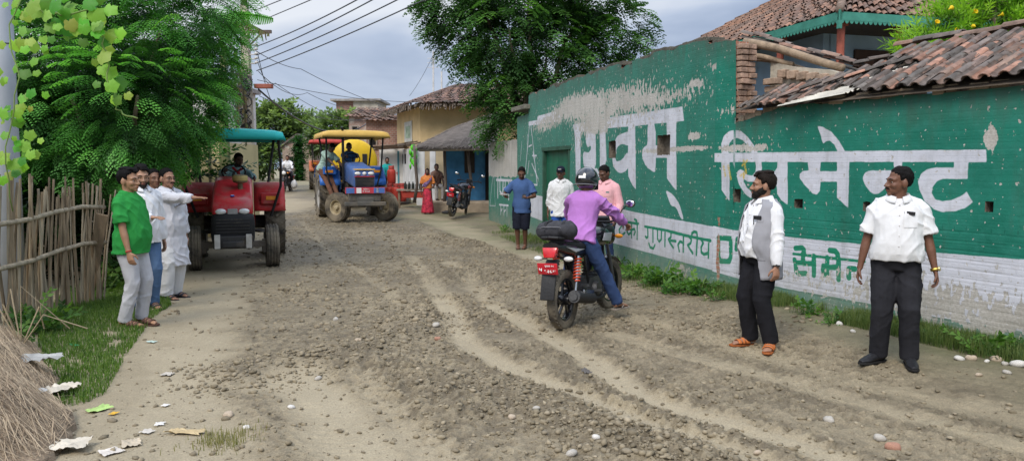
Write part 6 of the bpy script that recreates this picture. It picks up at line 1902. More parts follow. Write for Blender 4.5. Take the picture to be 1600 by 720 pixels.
p = pos(268, 466)
person('man in a long pale kurta and glasses pointing towards the red tractor', p, 58, 1.66, (.30, .155, .095), dict(m=cloth('kurta', (.58, .58, .61), .06), sleeve='long', hem=-.46, flare=.10, collar=True, placket=.3, fit=.022, cuff=.85, name='kurta', wr=.011), dict(m=cloth('pajama', (.66, .66, .66), .06), width=1.45, fit=.02),
       yaw=.05, wr=((.08, -.50, 1.32), (.24, 0, .8)), elp=((-.6, .1, -1), (.5, .8, 0)), roll=((0, 0, -1), None), curl=(.08, .4), an=((-.10, -.04, .085), (.10, .06, .085)), foot=(.1, .3), hair='short', beard=None, moustache=True, feet='sandal', feetcol=(.05, .03, .03), belly=.05, girth=1.06, vox=.008, extras=ex_kurta, headscale=1.05)
def ex_blue(I):
    k = I['k']; w = I['WR'][0] * k; mb = MB(); mb.lathe([(0, 0), (.075, .0), (.10, .014), (.102, .018), (.07, .006), (0, .005)], w + Vector((-.01, -.10, .035)), n=20); mb.build('paper_plate', mat('paper_white', (.75, .74, .72), .7), I['root'], smooth=True)
    w = I['WR'][1] * k; mb = MB(); mb.box(w + Vector((-.07, -.06, .03)), (.07, .14, .010), Matrix.Rotation(.6, 3, 'X')); mb.build('phone', BLACKP, I['root'], bevel=.003)


p = pos(815, 389)
person('man in blue t-shirt and dark shorts holding a paper plate and a phone', p, -8, 1.68, (.13, .060, .036), dict(m=cloth('blue_tee', (.055, .105, .235), .12), sleeve='short', hem=-.16, fit=.022, name='t_shirt'), dict(m=cloth('navy_short', (.012, .014, .024), .2), length=.3, width=1.35, fit=.02),
       pitch=.42, yaw=.1, wr=((-.30, -.22, 1.08), (.16, -.30, 1.06)), elp=((-.6, .6, -.4), (.6, .6, -.4)), roll=((.3, 0, 1), (0, .2, 1)), curl=(.5, .7), an=((-.07, -.03, .085), (.07, .04, .085)), hair='short', moustache=True, feet='flip', feetcol=(.10, .07, .05), vox=.0105, extras=ex_blue)
def ex_cap(I):
    HM, k = I['HM'], I['k']; NV = cloth('navy_cap', (.014, .018, .032), .15); mb = MB(); S_ = Matrix.Scale(k, 4) @ HM
    prof = [(.0, .094), (.035, .090), (.065, .070), (.080, .035), (.083, .0)]
    rings = [[S_ @ Vector((r_ * .98 * math.cos(a), .006 + r_ * 1.18 * math.sin(a), .125 + h_)) for a in np.linspace(0, 2 * PI, 25)[:-1]] for r_, h_ in [(q[0] + .001, q[1]) for q in prof]]
    mb.loft(rings); c = mb.build('cap', NV, I['root'], smooth=True)
    mb = MB(); rows = []
    for t in (0, .5, 1):
        rows.append([S_ @ Vector((x * (1 - .25 * t), -.086 - .07 * t + .045 * (x / .07) ** 2 * (1 - t * .3), .128 - .012 * t - .02 * (x / .07) ** 2)) for x in np.linspace(-.07, .07, 11)])
    mb.loft(rows, caps=False, closed=False); o = mb.build('peak', NV, c, smooth=True); md = o.modifiers.new('s', 'SOLIDIFY'); md.thickness = .004
    mb = MB()
    for q in range(4): mb.box(S_ @ Vector((-.024 + .016 * q, -.0945 + .004 * abs(q - 1.5), .155)), (.010, .006, .016), S_.to_3x3())
    mb.build('cap_badge', mat('paper_white', (.75, .74, .72)), c)


p = at(876, 300, 14.4); p = (p.x, p.y)
person('man in a dark cap and white shirt standing against the wall by the green door', p, -4, 1.70, (.14, .066, .042), dict(m=WHITE2, sleeve='long', hem=-.16, collar=True, placket=.5, fit=.02, cuff=.45), dict(m=cloth('royal_blue', (.03, .09, .35), .15)),
       yaw=-.25, hair='short', feet='sandal', wr=((-.24, .02, .80), (.22, -.05, .82)), vox=.0095, extras=ex_cap)
p = at(946, 300, 12.1); p = (p.x, p.y)
def ex_pink(I): patch_obj('shirt_logo', I['bvh'], I['Tk'] @ Vector((.085, 0, .36)), I['fw'], I['ux'], I['uz'], .05, .018, .008, cloth('teal_logo', (.05, .22, .2)), I['shirt'])


person('man in a pink shirt looking down beside the motorcyclist', p, -28, 1.72, (.115, .055, .035), dict(m=cloth('pink', (.78, .42, .45), .06), sleeve='long', hem=-.12, collar=True, placket=.5, pocket=.085, fit=.02, cuff=.8), dict(m=cloth('dark_blue_trouser', (.03, .05, .12), .15)),
       pitch=.40, yaw=-.35, hair='short', feet='sandal', wr=((-.20, -.05, .83), (.22, -.12, .84)), vox=.0085, extras=ex_pink)
def ex_sari(I):
    k = I['k']; T = I['T']; SA = mat('sari_red', (.50, .035, .07), .7, .55, 14, .4, 60); SO = mat('sari_orange', (.60, .20, .05), .7, .5, 16, .4, 60)
    mb = MB(); rings = []
    for (zz, r_) in ((.05, .27), (.10, .275), (.35, .235), (.6, .21), (.85, .19), (1.0, .155)):
        ring = []
        for q in range(40):
            a = 2 * PI * q / 40; rr = r_ * (1 + .05 * math.sin(q * 40 / 40 * 2.2) * (1.1 - zz) + .03 * math.sin(a * 9) * (1 - zz)); ring.append(Vector((rr * .85 * math.cos(a), rr * .7 * math.sin(a), zz)) * k)
        rings.append(ring)
    mb.loft(rings); mb.build('sari_skirt', SA, I['root'], smooth=True)
    mb = MB(); HM = I['HM']; M3 = HM.to_3x3(); mb.ell(HM @ Vector((0, .022, .105)), (.088, .098, .108), 16, 12, M3); mb.tube([HM @ Vector((0, .05, .05)), T @ Vector((0, .07, .45)), T @ Vector((0, .09, .2))], [(.085, .05), (.15, .05), (.14, .04)], 14)
    mb.v = [(a * k, b * k, c * k) for a, b, c in mb.v]; me = remesh(mb, .012, 2, 'veil'); bm = bmesh.new(); bm.from_mesh(me)
    inv = (Matrix.Scale(k, 4) @ HM).inverted(); bmesh.ops.delete(bm, geom=[v for v in bm.verts if (inv @ v.co).y < -.025 and (inv @ v.co).z < .165 and (inv @ v.co).z > -.03], context='VERTS'); bm.to_mesh(me); bm.free(); link('veil', me, SA, I['root'])
    mb = MB(); mb.tube([T @ Vector(q) for q in ((.13, .0, .50), (.10, -.10, .40), (.0, -.135, .28), (-.10, -.12, .15), (-.15, -.03, .05))], [(.05, .02), (.07, .02), (.08, .02), (.08, .02), (.06, .02)], 10); mb.v = [(a * k, b * k, c * k) for a, b, c in mb.v]
    mb.build('sari_drape', mat('sari_pattern', (.16, .10, .22), .7, .7, 18, .4, 60), I['root'], smooth=True)


Yw = 23.8; pw = at(668, 320, Yw)
person('woman in a red sari with the veil over her head standing in the road', (pw.x, Yw), 5, 1.44, (.12, .06, .04), dict(m=mat('sari_orange', (.60, .20, .05)), sleeve='short', hem=.05, fit=.02, name='blouse'), None, pitch=.05,
       wr=((-.23, -.06, .82), (.16, -.2, .95)), vox=.013, feet='flip', feetcol=(.1, .06, .05), extras=ex_sari, z=gz(Yw), hair='short')
Ys = 25.6; ps_ = at(683, 305, Ys)
SIT = dict(hip=(0, .05, .52), an=((-.11, -.36, .085), (.11, -.36, .085)), kn=((-.1, -1, .8), (.1, -1, .8)), wr=((-.14, -.36, .60), (.14, -.36, .60)))
person('person in brown sitting on the hut plinth behind the woman in red', (ps_.x, Ys), 20, 1.6, (.12, .06, .04), dict(m=cloth('brown_shirt', (.17, .10, .075), .2), sleeve='short', hem=-.05), dict(m=cloth('pale_dhoti', (.42, .40, .38), .2)), vox=.014, z=gz(Ys) + .30, **SIT)
Yt = 28.6; pt = at(610, 305, Yt)
person('person in a teal shirt sitting beside the red gas cylinders', (pt.x - .1, Yt), 15, 1.66, (.13, .065, .042), dict(m=cloth('teal_shirt', (.02, .28, .27), .12), sleeve='long', hem=-.05), dict(m=cloth('dark_trouser', (.04, .04, .05), .2)), vox=.014, z=gz(Yt) + .42, **SIT)
RUB = mat('rubber', (.022, .021, .020), .85, .2, 10, .3, 50, dirt=.35, dirtcol=(.19, .155, .11))
RUBM = mat('rubber_muddy', (.04, .036, .031), .9, .2, 8, .4, 40, dirt=.66, dirtcol=(.26, .215, .15))
GLOSS = mat('gloss_black', (.012, .012, .014), .22, .1, 5, .05, 60, dirt=.12, coat=.5)
IRON = mat('engine_metal', (.10, .10, .10), .5, .25, 10, .3, 50, metal=.6, dirt=.3)
CHROME = mat('chrome', (.55, .55, .55), .2, .1, 6, 0, metal=1., dirt=.1)
MATTE = mat('matte_black', (.022, .022, .023), .6, .2, 8, .2, 60, dirt=.2)
REDL = mat('red_lens', (.55, .008, .012), .15, .2, 20, .1, 60, spec=.6, coat=.6)
CLEAR = mat('clear_lens', (.70, .70, .68), .1, .1, 20, .1, 60, spec=.7, coat=.5)
AMBER = mat('amber_lens', (.75, .28, .02), .2, .1, 20, .1, 60)


def sup(c, rx, rz, n=16, p=.75):
    """cross-section in the xz plane at y = c.y"""
    o = []
    for k in range(n):
        a = 2 * PI * k / n; ca, sa = math.cos(a), math.sin(a)
        o.append(Vector((c[0] + math.copysign(abs(ca) ** p, ca) * rx, c[1], c[2] + math.copysign(abs(sa) ** p, sa) * rz)))
    return o


def ybody(mb, st, n=16, p=.75): mb.loft([sup((0, y, z), rx, rz, n, p) for (y, z, rx, rz) in st])


def wheel(parent, c, r, w, rimm, tyrem, spokes=6, rimr=.72, M=None, disc=True):
    t = empty('wheel', c); t.parent = parent
    if M is not None: t.rotation_euler = M
    mb = MB(); n = 40
    mb.lathe([(r * rimr, -w * .34), (r * .86, -w * .5), (r * .95, -w * .44), (r, -w * .18), (r * 1.0, 0), (r, w * .18), (r * .95, w * .44), (r * .86, w * .5), (r * rimr, w * .34), (r * rimr * .96, 0), (r * rimr, -w * .34)], (0, 0, 0), 'X', n)
    for k in range(36):
        a = 2 * PI * k / 36; R_ = Matrix.Rotation(a, 3, 'X')
        for s in (-1, 1): mb.box(R_ @ Vector((s * w * .25, 0, r * .985)), (w * .30, r * .05, r * .035), R_ @ Matrix.Rotation(.5 * s, 3, 'Z'))
    mb.build('tyre', tyrem, t, smooth=True, angle=40)
    mb = MB(); mb.lathe([(r * rimr * .99, -w * .3), (r * rimr * .90, -w * .25), (r * rimr * .88, 0), (r * rimr * .90, w * .25), (r * rimr * .99, w * .3)], (0, 0, 0), 'X', n)
    for k in range(spokes):
        a = 2 * PI * k / spokes; R_ = Matrix.Rotation(a, 3, 'X')
        mb.bar(R_ @ Vector((0, .02, .04)), R_ @ Vector((0, -.012, r * rimr * .92)), .028, .020, up=R_ @ Vector((1, 0, 0)))
    mb.lathe([(0, -w * .7), (.045, -w * .7), (.055, -w * .3), (.055, w * .3), (.045, w * .7), (0, w * .7)], (0, 0, 0), 'X', 16); mb.build('rim', rimm, t, smooth=True, angle=40)
    if disc: mb = MB(); mb.lathe([(.05, w * .75), (.115, w * .75), (.115, w * .82), (.05, w * .82)], (0, 0, 0), 'X', 24); mb.build('brake_disc', IRON, t, smooth=True, angle=40)
    return t


def motorcycle(label, loc, head, colm, accent, group, lean=0., plate=None, spring=(.65, .06, .03), steer=0., tailm=None):
    o = empty('motorcycle', loc, R(head), label, 'motorcycle', group); o.rotation_euler = (0, lean, R(head))
    def B(mb, name, m, parent=None, bevel=0, smooth=True, angle=38): return mb.build(name, m, parent or o, smooth=smooth, bevel=bevel, angle=angle)
    r = .305; RY, FY = .64, -.64
    wheel(o, (0, RY, r), r, .105, GLOSS, RUBM, 5); wheel(o, (0, FY, r), r * .98, .085, GLOSS, RUBM, 5, M=(0, 0, steer))
    mb = MB()
    for s in (-1, 1): mb.bar((s * .085, RY, r), (s * .075, .10, .36), .03, .05); mb.tube([(s * .07, .10, .34), (s * .09, .25, .62), (s * .075, .62, .78), (s * .05, .85, .82)], .014, 8); mb.tube([(s * .06, .10, .34), (s * .10, -.15, .22), (s * .08, -.34, .40), (s * .03, -.42, .80)], .016, 8)
    B(mb, 'frame', MATTE)
    mb = MB(); mb.box((0, -.02, .36), (.20, .34, .22)); mb.tube([(0, -.10, .44), (0, -.18, .68)], .085, 14)
    for k in range(7): a = k / 6; mb.lathe([(.05, -.004), (.105, -.004), (.105, .004), (.05, .004)], (0, -.11 - .07 * a, .47 + .19 * a), 'Z', 16, M=Matrix.Rotation(.32, 3, 'X'))
    for s in (-1, 1): mb.lathe([(0, s * .155), (.07, s * .15), (.085, s * .13), (.085, s * .09)], (0, .02, .34), 'X', 20)
    B(mb, 'engine', IRON)
    mb = MB(); mb.tube([(-.06, -.26, .60), (-.10, -.36, .45), (-.13, -.26, .26), (-.155, .0, .235), (-.165, .22, .26)], .019, 10); ex = B(mb, 'exhaust', MATTE)
    mb = MB(); mb.tube([(-.165, .20, .26), (-.17, .28, .275), (-.185, .66, .345), (-.19, .78, .365)], [.028, .058, .064, .060], 16); mu = B(mb, 'muffler', MATTE, ex)
    mb = MB(); d_ = Vector((-.005, .12, .02)).normalized(); c_ = Vector((-.19, .782, .366)); mb.tube([c_, c_ + d_ * .012], [.064, .062], 18); mb.tube([c_ + d_ * .012, c_ + d_ * .03], [.042, .040], 16); B(mb, 'end_cap', IRON, mu)
    mb = MB(); mb.bar((-.20, .30, .335), (-.225, .62, .39), .012, .05); B(mb, 'heat_shield', CHROME, mu)
    mb = MB(); ybody(mb, [(-.46, .86, .05, .05), (-.42, .86, .13, .09), (-.30, .88, .165, .115), (-.15, .89, .165, .11), (-.02, .86, .12, .085), (.06, .83, .07, .05)]); tk = B(mb, 'fuel_tank', colm)
    mb = MB(); mb.lathe([(0, .012), (.035, .012), (.04, 0)], (0, -.24, .985), n=16); B(mb, 'filler_cap', CHROME, tk)
    for s in (-1, 1):
        mb = MB(); mb.prism([Vector((s * .168, -.34, .92)), Vector((s * .168, -.12, .93)), Vector((s * .160, -.08, .85)), Vector((s * .165, -.30, .83))], (0, 0, 0), (s * .012, 0, 0)); B(mb, 'tank_graphic', accent, tk, .004)
    mb = MB(); ybody(mb, [(.00, .81, .09, .03), (.05, .825, .115, .042), (.25, .815, .135, .045), (.42, .84, .135, .05), (.62, .875, .125, .045), (.74, .89, .10, .03)]); B(mb, 'seat', mat('seat_vinyl', (.020, .020, .021), .55, .15, 8, .2, 90, dirt=.15))
    mb = MB(); ybody(mb, [(.18, .74, .06, .06), (.30, .76, .12, .07), (.55, .80, .135, .072), (.75, .84, .12, .062), (.90, .87, .085, .04)]); tl = B(mb, 'tail_cowl', colm)
    for s in (-1, 1):
        mb = MB(); mb.prism([Vector((s * .13, .36, .80)), Vector((s * .138, .62, .83)), Vector((s * .120, .80, .86)), Vector((s * .135, .60, .79))], (0, 0, 0), (s * .008, 0, 0)); B(mb, 'tail_stripe', accent, tl)
        mb = MB(); mb.prism([Vector((s * .11, .06, .75)), Vector((s * .11, .34, .73)), Vector((s * .11, .30, .56)), Vector((s * .11, .12, .54))], (0, 0, 0), (s * .02, 0, 0)); B(mb, 'side_panel', colm, None, .008)
    mb = MB(); mb.prism([Vector((-.082, .87, .855)), Vector((.082, .87, .855)), Vector((.058, .90, .755)), Vector((-.058, .90, .755))], (0, 0, 0), (0, .06, .01)); B(mb, 'tail_light', tailm or REDL, None, .012)
    mb = MB()
    for s in (-1, 1): mb.tube([(s * .11, .45, .88), (s * .135, .70, .93), (s * .08, .92, .96), (0, .95, .965)], .013, 8)
    B(mb, 'grab_rail', MATTE)
    mb = MB(); mb.prism([Vector((-.07, .86, .74)), Vector((.07, .86, .74)), Vector((.075, .96, .62)), Vector((.075, 1.03, .36)), Vector((-.075, 1.03, .36)), Vector((-.075, .96, .62))], (0, 0, 0), (0, -.02, -.01)); B(mb, 'rear_fender', MATTE, None, .006)
    P0 = Vector((0, .985, .66)); M = Matrix.Rotation(-.22, 3, 'X')
    mb = MB(); mb.box(P0, (.215, .008, .115), M); pl_ = B(mb, 'number_plate', mat('plate_red', (.50, .02, .03), .45, .1, 8, .05), None, .003)
    WHT = mat('plate_white', (.72, .70, .68), .5, .1)
    if plate:
        for txt, size, off in plate:
            me = text_mesh(txt, size); q = link('lettering', me, WHT, pl_); q.location = P0 + M @ Vector((off[0], .006, off[1])); q.rotation_euler = (PI / 2 - .22, 0, PI)
    for s in (-1, 1):
        for (yy, zz, nm) in ((.84, .745, 'indicator'), (-.60, .86, 'indicator')):
            mb = MB(); mb.tube([(s * .07, yy, zz), (s * .13, yy + .01, zz)], .008, 6); q = B(mb, nm, MATTE); mb = MB(); mb.ell((s * .165, yy + .01, zz), (.05, .03, .026), 12, 8); B(mb, 'lens', CLEAR if yy > 0 else AMBER, q)
        a, b_ = Vector((s * .125, RY - .02, r + .03)), Vector((s * .12, .50, .74)); d = (b_ - a)
        mb = MB(); mb.tube([a, a + d * .45], .015, 10); mb.tube([a + d * .4, b_], .022, 10); sh_ = B(mb, 'shock_absorber', CHROME)
        mb = MB(); e = d.normalized(); x = e.cross(Vector((1, 0, 0))).normalized(); y = e.cross(x); mb.tube([a + d * (.38 + .60 * t / 80) + (x * math.cos(t * .62) + y * math.sin(t * .62)) * .033 for t in range(81)], .0085, 6); B(mb, 'spring', mat('spring_%d' % int(spring[0] * 100), spring, .4, .1), sh_)
        mb = MB(); mb.bar((s * .12, .10, .33), (s * .21, .08, .33), .03, .022); mb.bar((s * .11, .42, .42), (s * .20, .44, .43), .03, .022); mb.bar((s * .10, .12, .33), (s * .115, .44, .43), .02, .03); B(mb, 'foot_peg', IRON)
    mb = MB(); mb.prism([Vector((.10, .10, .36)), Vector((.10, .66, .36)), Vector((.10, .66, .24)), Vector((.10, .10, .30))], (0, 0, 0), (.025, 0, 0)); B(mb, 'chain_cover', MATTE, None, .01)
    fk = empty('front_fork', (0, FY, r)); fk.parent = o; fk.rotation_euler = (0, 0, steer)
    mb = MB()
    for s in (-1, 1): mb.tube([(s * .07, 0, 0), (s * .07, .10, .36)], .024, 10); mb.tube([(s * .07, .09, .34), (s * .07, .19, .66)], .017, 10)
    mb.bar((-.09, .165, .58), (.09, .165, .58), .04); B(mb, 'fork_leg', IRON, fk)
    mb = MB(); rows = []
    for t in np.linspace(-.9, 1.3, 12): rows.append([Vector((x, math.sin(t) * (r + .03 - .02 * abs(x) / .06), math.cos(t) * (r + .03 - .02 * abs(x) / .06))) for x in (-.06, -.03, 0, .03, .06)])
    mb.loft(rows, caps=False, closed=False); q = B(mb, 'front_mudguard', colm, fk); q.modifiers.new('s', 'SOLIDIFY').thickness = .005
    mb = MB(); ybody(mb, [(-.02, .56, .05, .06), (.02, .57, .12, .12), (.12, .60, .13, .13), (.20, .64, .08, .08)]); hl = B(mb, 'headlight_cowl', colm, fk)
    mb = MB(); mb.ell((0, .0, .55), (.095, .045, .085), 16, 10); B(mb, 'headlight', CLEAR, hl)
    mb = MB(); mb.box((0, .10, .74), (.18, .05, .10), Matrix.Rotation(-.5, 3, 'X')); B(mb, 'instrument', MATTE, hl, .01)
    mb = MB(); mb.tube([(-.36, .30, .735), (-.28, .26, .75), (-.14, .20, .73), (.14, .20, .73), (.28, .26, .75), (.36, .30, .735)], .012, 8); hb_ = B(mb, 'handlebar', MATTE, fk)
    for s in (-1, 1):
        mb = MB(); mb.tube([(s * .27, .255, .75), (s * .375, .305, .733)], .019, 10); B(mb, 'grip', RUB, hb_)
        mb = MB(); mb.tube([(s * .29, .22, .745), (s * .38, .25, .72)], .006, 6); B(mb, 'lever', CHROME, hb_)
        mb = MB(); mb.tube([(s * .25, .24, .75), (s * .30, .20, .86), (s * .36, .20, .91)], .007, 6); mb.ell((s * .40, .19, .93), (.065, .018, .045), 14, 8); mi = B(mb, 'mirror', MATTE, hb_)
        mb = MB(); mb.ell((s * .40, .204, .93), (.056, .008, .038), 14, 8); B(mb, 'mirror_glass', mat('mirror', (.75, .78, .8), .05, 0, 5, 0, metal=1.), mi)
    mb = MB(); mb.tube([(.10, .16, .30), (.20, .22, .03)], .011, 8); B(mb, 'side_stand', IRON)
    return o


HEAD = 152.
rear = g(881, 516); fwd = Vector((math.sin(R(HEAD)), -math.cos(R(HEAD)), 0))
bc = Vector((rear.x, rear.y, 0)) + fwd * .64; bz = min(H(rear.x, rear.y, .05), H(rear.x + fwd.x * 1.28, rear.y + fwd.y * 1.28, .05)) - .012
BG = 'motorcycles on the road'
mc = motorcycle('black motorcycle with a red rear number plate and orange spring ridden by the man in the purple shirt', (bc.x, bc.y, bz), HEAD, GLOSS, mat('silver_stripe', (.45, .45, .46), .4), BG, .035,
                plate=[('प', .075, (.075, 0)), ('प्रदेश ०२', .028, (-.022, .032)), ('९३८७', .058, (-.022, -.018))], spring=(.70, .085, .03), steer=-.12)
mc['label'] = 'black motorcycle with red number plate ridden by the man in purple'
def helmet(I, HM, k, m, lab=True):
    S_ = Matrix.Scale(k, 4) @ HM; M3 = S_.to_3x3(); mb = MB(); mb.ell((0, 0, 0), (1, 1, 1), 32, 24); me = mb.mesh('helmet', True); a = getco(me); V = []
    for x, y, z in a:
        fx = .128; V.append(S_ @ Vector((x * fx * .96, .012 + y * .144, .098 + z * .135 * (1.0 if z > 0 else .95))))
    setco(me, np.array(V)); bm = bmesh.new(); bm.from_mesh(me); inv = S_.inverted()
    def cut(p): q = inv @ p; return q.z < -.012 - .05 * max(0, (q.y + .02) / .15) * 0 or (q.y < -.055 and q.z < .135 and q.z > .0 and abs(q.x) < .10)
    bmesh.ops.delete(bm, geom=[v for v in bm.verts if cut(v.co)], context='VERTS'); bm.to_mesh(me); bm.free()
    o = link('helmet', me, m, I['root']); sm = o.modifiers.new('s', 'SOLIDIFY'); sm.thickness = .022; sm.offset = -1
    mb = MB(); rows = []
    for z in (.142, .10, .05, .0): rows.append([S_ @ Vector((.120 * math.cos(t) * (1 - .0 * z), .010 + .152 * math.sin(t), z)) for t in np.linspace(PI + .45, 2 * PI - .45, 13)])
    mb.loft(rows, caps=False, closed=False); mb.build('visor', mat('visor', (.02, .02, .022), .06, 0, 5, 0, spec=.8, coat=1.), o, smooth=True)
    mb = MB(); mb.tube([S_ @ Vector((.129 * math.cos(t), .012 + .151 * math.sin(t), .036)) for t in np.linspace(.25, PI - .25, 19)], .006, 6); mb.build('helmet_trim', mat('grey_trim', (.16, .16, .17), .4), o, smooth=True)
    if lab:
        mb = MB(); rows = []
        for z in (.098, .125): rows.append([S_ @ Vector((.1285 * math.cos(t) * math.sqrt(1 - ((z - .1) / .142) ** 2), .012 + .1525 * math.sin(t) * math.sqrt(1 - ((z - .1) / .142) ** 2), z)) for t in np.linspace(PI / 2 - .28, PI / 2 + .34, 7)])
        mb.loft(rows, caps=False, closed=False); mb.build('sticker', mat('paper_white', (.75, .74, .72)), o, smooth=True)


def ex_rider(I): helmet(I, I['HM'], I['k'], mat('helmet_black', (.010, .010, .012), .12, .1, 5, .03, 50, spec=.6, coat=.8))


person('motorcyclist in a purple long sleeved shirt, blue jeans and a black helmet', (bc.x, bc.y), HEAD, 1.62, (.30, .15, .085), dict(m=cloth('purple', (.40, .17, .46), .07, bs=120), sleeve='long', hem=-.06, fit=.018, cuff=.92, wr=.009), dict(m=cloth('denim', (.035, .062, .145), .25, bs=160), width=1.1, fit=.016),
       hip=(0, .26, .94), lean=.36, wr=((-.332, -.31, 1.075), (.332, -.31, 1.075)), elp=((-1, .55, -.6), (1, .55, -.6)), an=((-.38, -.08, .10), (.20, .12, .42)), kn=((-.35, -1, .25), (.4, -1, .3)), foot=(-.25, .1), roll=((0, 0, -1), (0, 0, -1)), curl=(1.0, 1.0), pitch=-.24, hair=None,
       feet='flip', feetcol=(.42, .36, .30), vox=.0065, extras=ex_rider, z=bz + .01, headscale=1.06)
def local_at(o, p): return o.matrix_basis @ Vector(p)


bag = empty('backpack', local_at(mc, (0, .72, .93)), R(HEAD), 'dark grey backpack lying on the motorcycle seat behind the rider', 'bag'); bag.scale = (.86,) * 3
BAGM = mat('bag_cloth', (.040, .040, .046), .85, .25, 10, .5, 90)
mb = MB(); mb.ell((.02, 0, .10), (.25, .14, .115), 16, 12); mb.ell((-.13, .02, .11), (.12, .135, .105), 14, 10); mb.ell((.15, .03, .09), (.11, .13, .10), 14, 10); me = remesh(mb, .012, 3, 'bag_body'); wrinkle(me, .016, 4, 9); wrinkle(me, .007, 6, 22); link('bag_body', me, BAGM, bag)
for s in (-1, 1):
    mb = MB(); mb.tube([(s * .10, .10, .02), (s * .12, .155, .10), (s * .11, .10, .20), (s * .08, 0, .222)], [(.02, .006)] * 4, 8); mb.build('strap', mat('bag_strap', (.02, .02, .023), .8), bag, smooth=True)
mb = MB(); mb.tube([(-.18, .13, .13), (-.05, .152, .155), (.10, .162, .15), (.22, .13, .12)], .005, 6); mb.build('zip', mat('zip_grey', (.16, .16, .17), .5), bag, smooth=True)
Yp = 22.6; pp = at(722, 335, Yp)
motorcycle('parked black motorcycle with a dark red tail leaning on its stand by the blue hut', (pp.x - .12, Yp + .3, gz(Yp) + .05), 165, GLOSS, mat('red_accent', (.30, .012, .02), .25, coat=.5), BG, -.13, plate=[('१२', .07, (0, 0))], tailm=REDL, steer=.3)
Yd = 35.0; pd = at(449, 296, Yd)
motorcycle('distant motorcycle with a white headlight ridden towards the camera by a man in white', (pd.x, Yd, gz(Yd)), 4, mat('bike_dark', (.03, .03, .035), .3), REDL, BG, 0)['label'] = 'distant motorcycle ridden towards the camera by a man in white'
person('distant motorcyclist in a white shirt riding towards the camera', (pd.x, Yd), 4, 1.68, (.20, .10, .06), dict(m=WHITE2, sleeve='long', hem=-.05, collar=True, fit=.02), dict(m=CHAR), hip=(0, .23, .90), lean=.1, wr=((-.315, -.30, 1.02), (.315, -.30, 1.02)), elp=((-1, .4, -.6), (1, .4, -.6)),
       an=((-.19, .10, .40), (.19, .10, .40)), kn=((-.4, -1, .3), (.4, -1, .3)), feet='shoe', vox=.014, z=gz(Yd))
sk = at(458, 290, Yd - .2); mb = MB(); mb.ell((0, 0, .2), (.15, .14, .2), 14, 10); mb.ell((.03, 0, .36), (.05, .05, .08)); me = remesh(mb, .02, 2, 'sack'); wrinkle(me, .03, 4, 6); o = link('sack', me, mat('white_sack', (.60, .59, .57), .8, .1)); o.location = (pd.x + .34, Yd - .1, gz(Yd) + .12); tag(o, 'white sack hanging beside the leg of the distant motorcyclist', 'sack')

def big_wheel(parent, c, r, w, rimm, lugs=20, name='rear_wheel', face=1, lug=True, rz=0.):
    t = empty(name, c); t.parent = parent; t.rotation_euler = (0, 0, rz)
    mb = MB(); n = 44; ri = .60 if lug else .52
    mb.lathe([(r * ri, -w * .42), (r * .80, -w * .5), (r * .93, -w * .47), (r * .955, -w * .25), (r * .96, 0), (r * .955, w * .25), (r * .93, w * .47), (r * .80, w * .5), (r * ri, w * .42), (r * ri * .97, 0), (r * ri, -w * .42)], (0, 0, 0), 'X', n)
    if lug:
        for k in range(lugs):
            for s in (-1, 1):
                a = 2 * PI * (k + (.25 if s > 0 else -.25)) / lugs; R_ = Matrix.Rotation(a, 3, 'X')
                mb.bar(R_ @ Vector((s * w * .03, -.02, r * .975)), R_ @ Vector((s * w * .50, r * .17, r * .93)), r * .062, r * .075, up=R_ @ Vector((0, 0, 1)))
    else:
        for x in (-.32, -.12, .12, .32): mb.lathe([(r * .955, (x - .07) * w), (r, (x - .05) * w), (r, (x + .05) * w), (r * .955, (x + .07) * w)], (0, 0, 0), 'X', n)
    mb.build('tyre', RUBM, t, smooth=True, angle=35)
    mb = MB(); f = face
    mb.lathe([(r * ri * .99, -w * .4), (r * ri * .90, -w * .38), (r * ri * .84, w * .05 * f), (r * ri * .5, w * .14 * f), (r * ri * .34, w * .05 * f), (0.001, w * .06 * f)], (0, 0, 0), 'X', 32)
    mb.lathe([(r * ri * .84, w * .05), (r * ri * .90, w * .38), (r * ri * .99, w * .4)], (0, 0, 0), 'X', 32)
    mb.lathe([(.001, w * .42 * f), (r * .13, w * .40 * f), (r * .17, w * .2 * f), (r * .17, 0)], (0, 0, 0), 'X', 16)
    for k in range(8): a = 2 * PI * k / 8; mb.tube([(w * .04 * f, r * ri * .36 * math.cos(a), r * ri * .36 * math.sin(a)), (w * .16 * f, r * ri * .36 * math.cos(a), r * ri * .36 * math.sin(a))], r * .028, 6)
    mb.build('rim', rimm, t, smooth=True, angle=35)
    return t


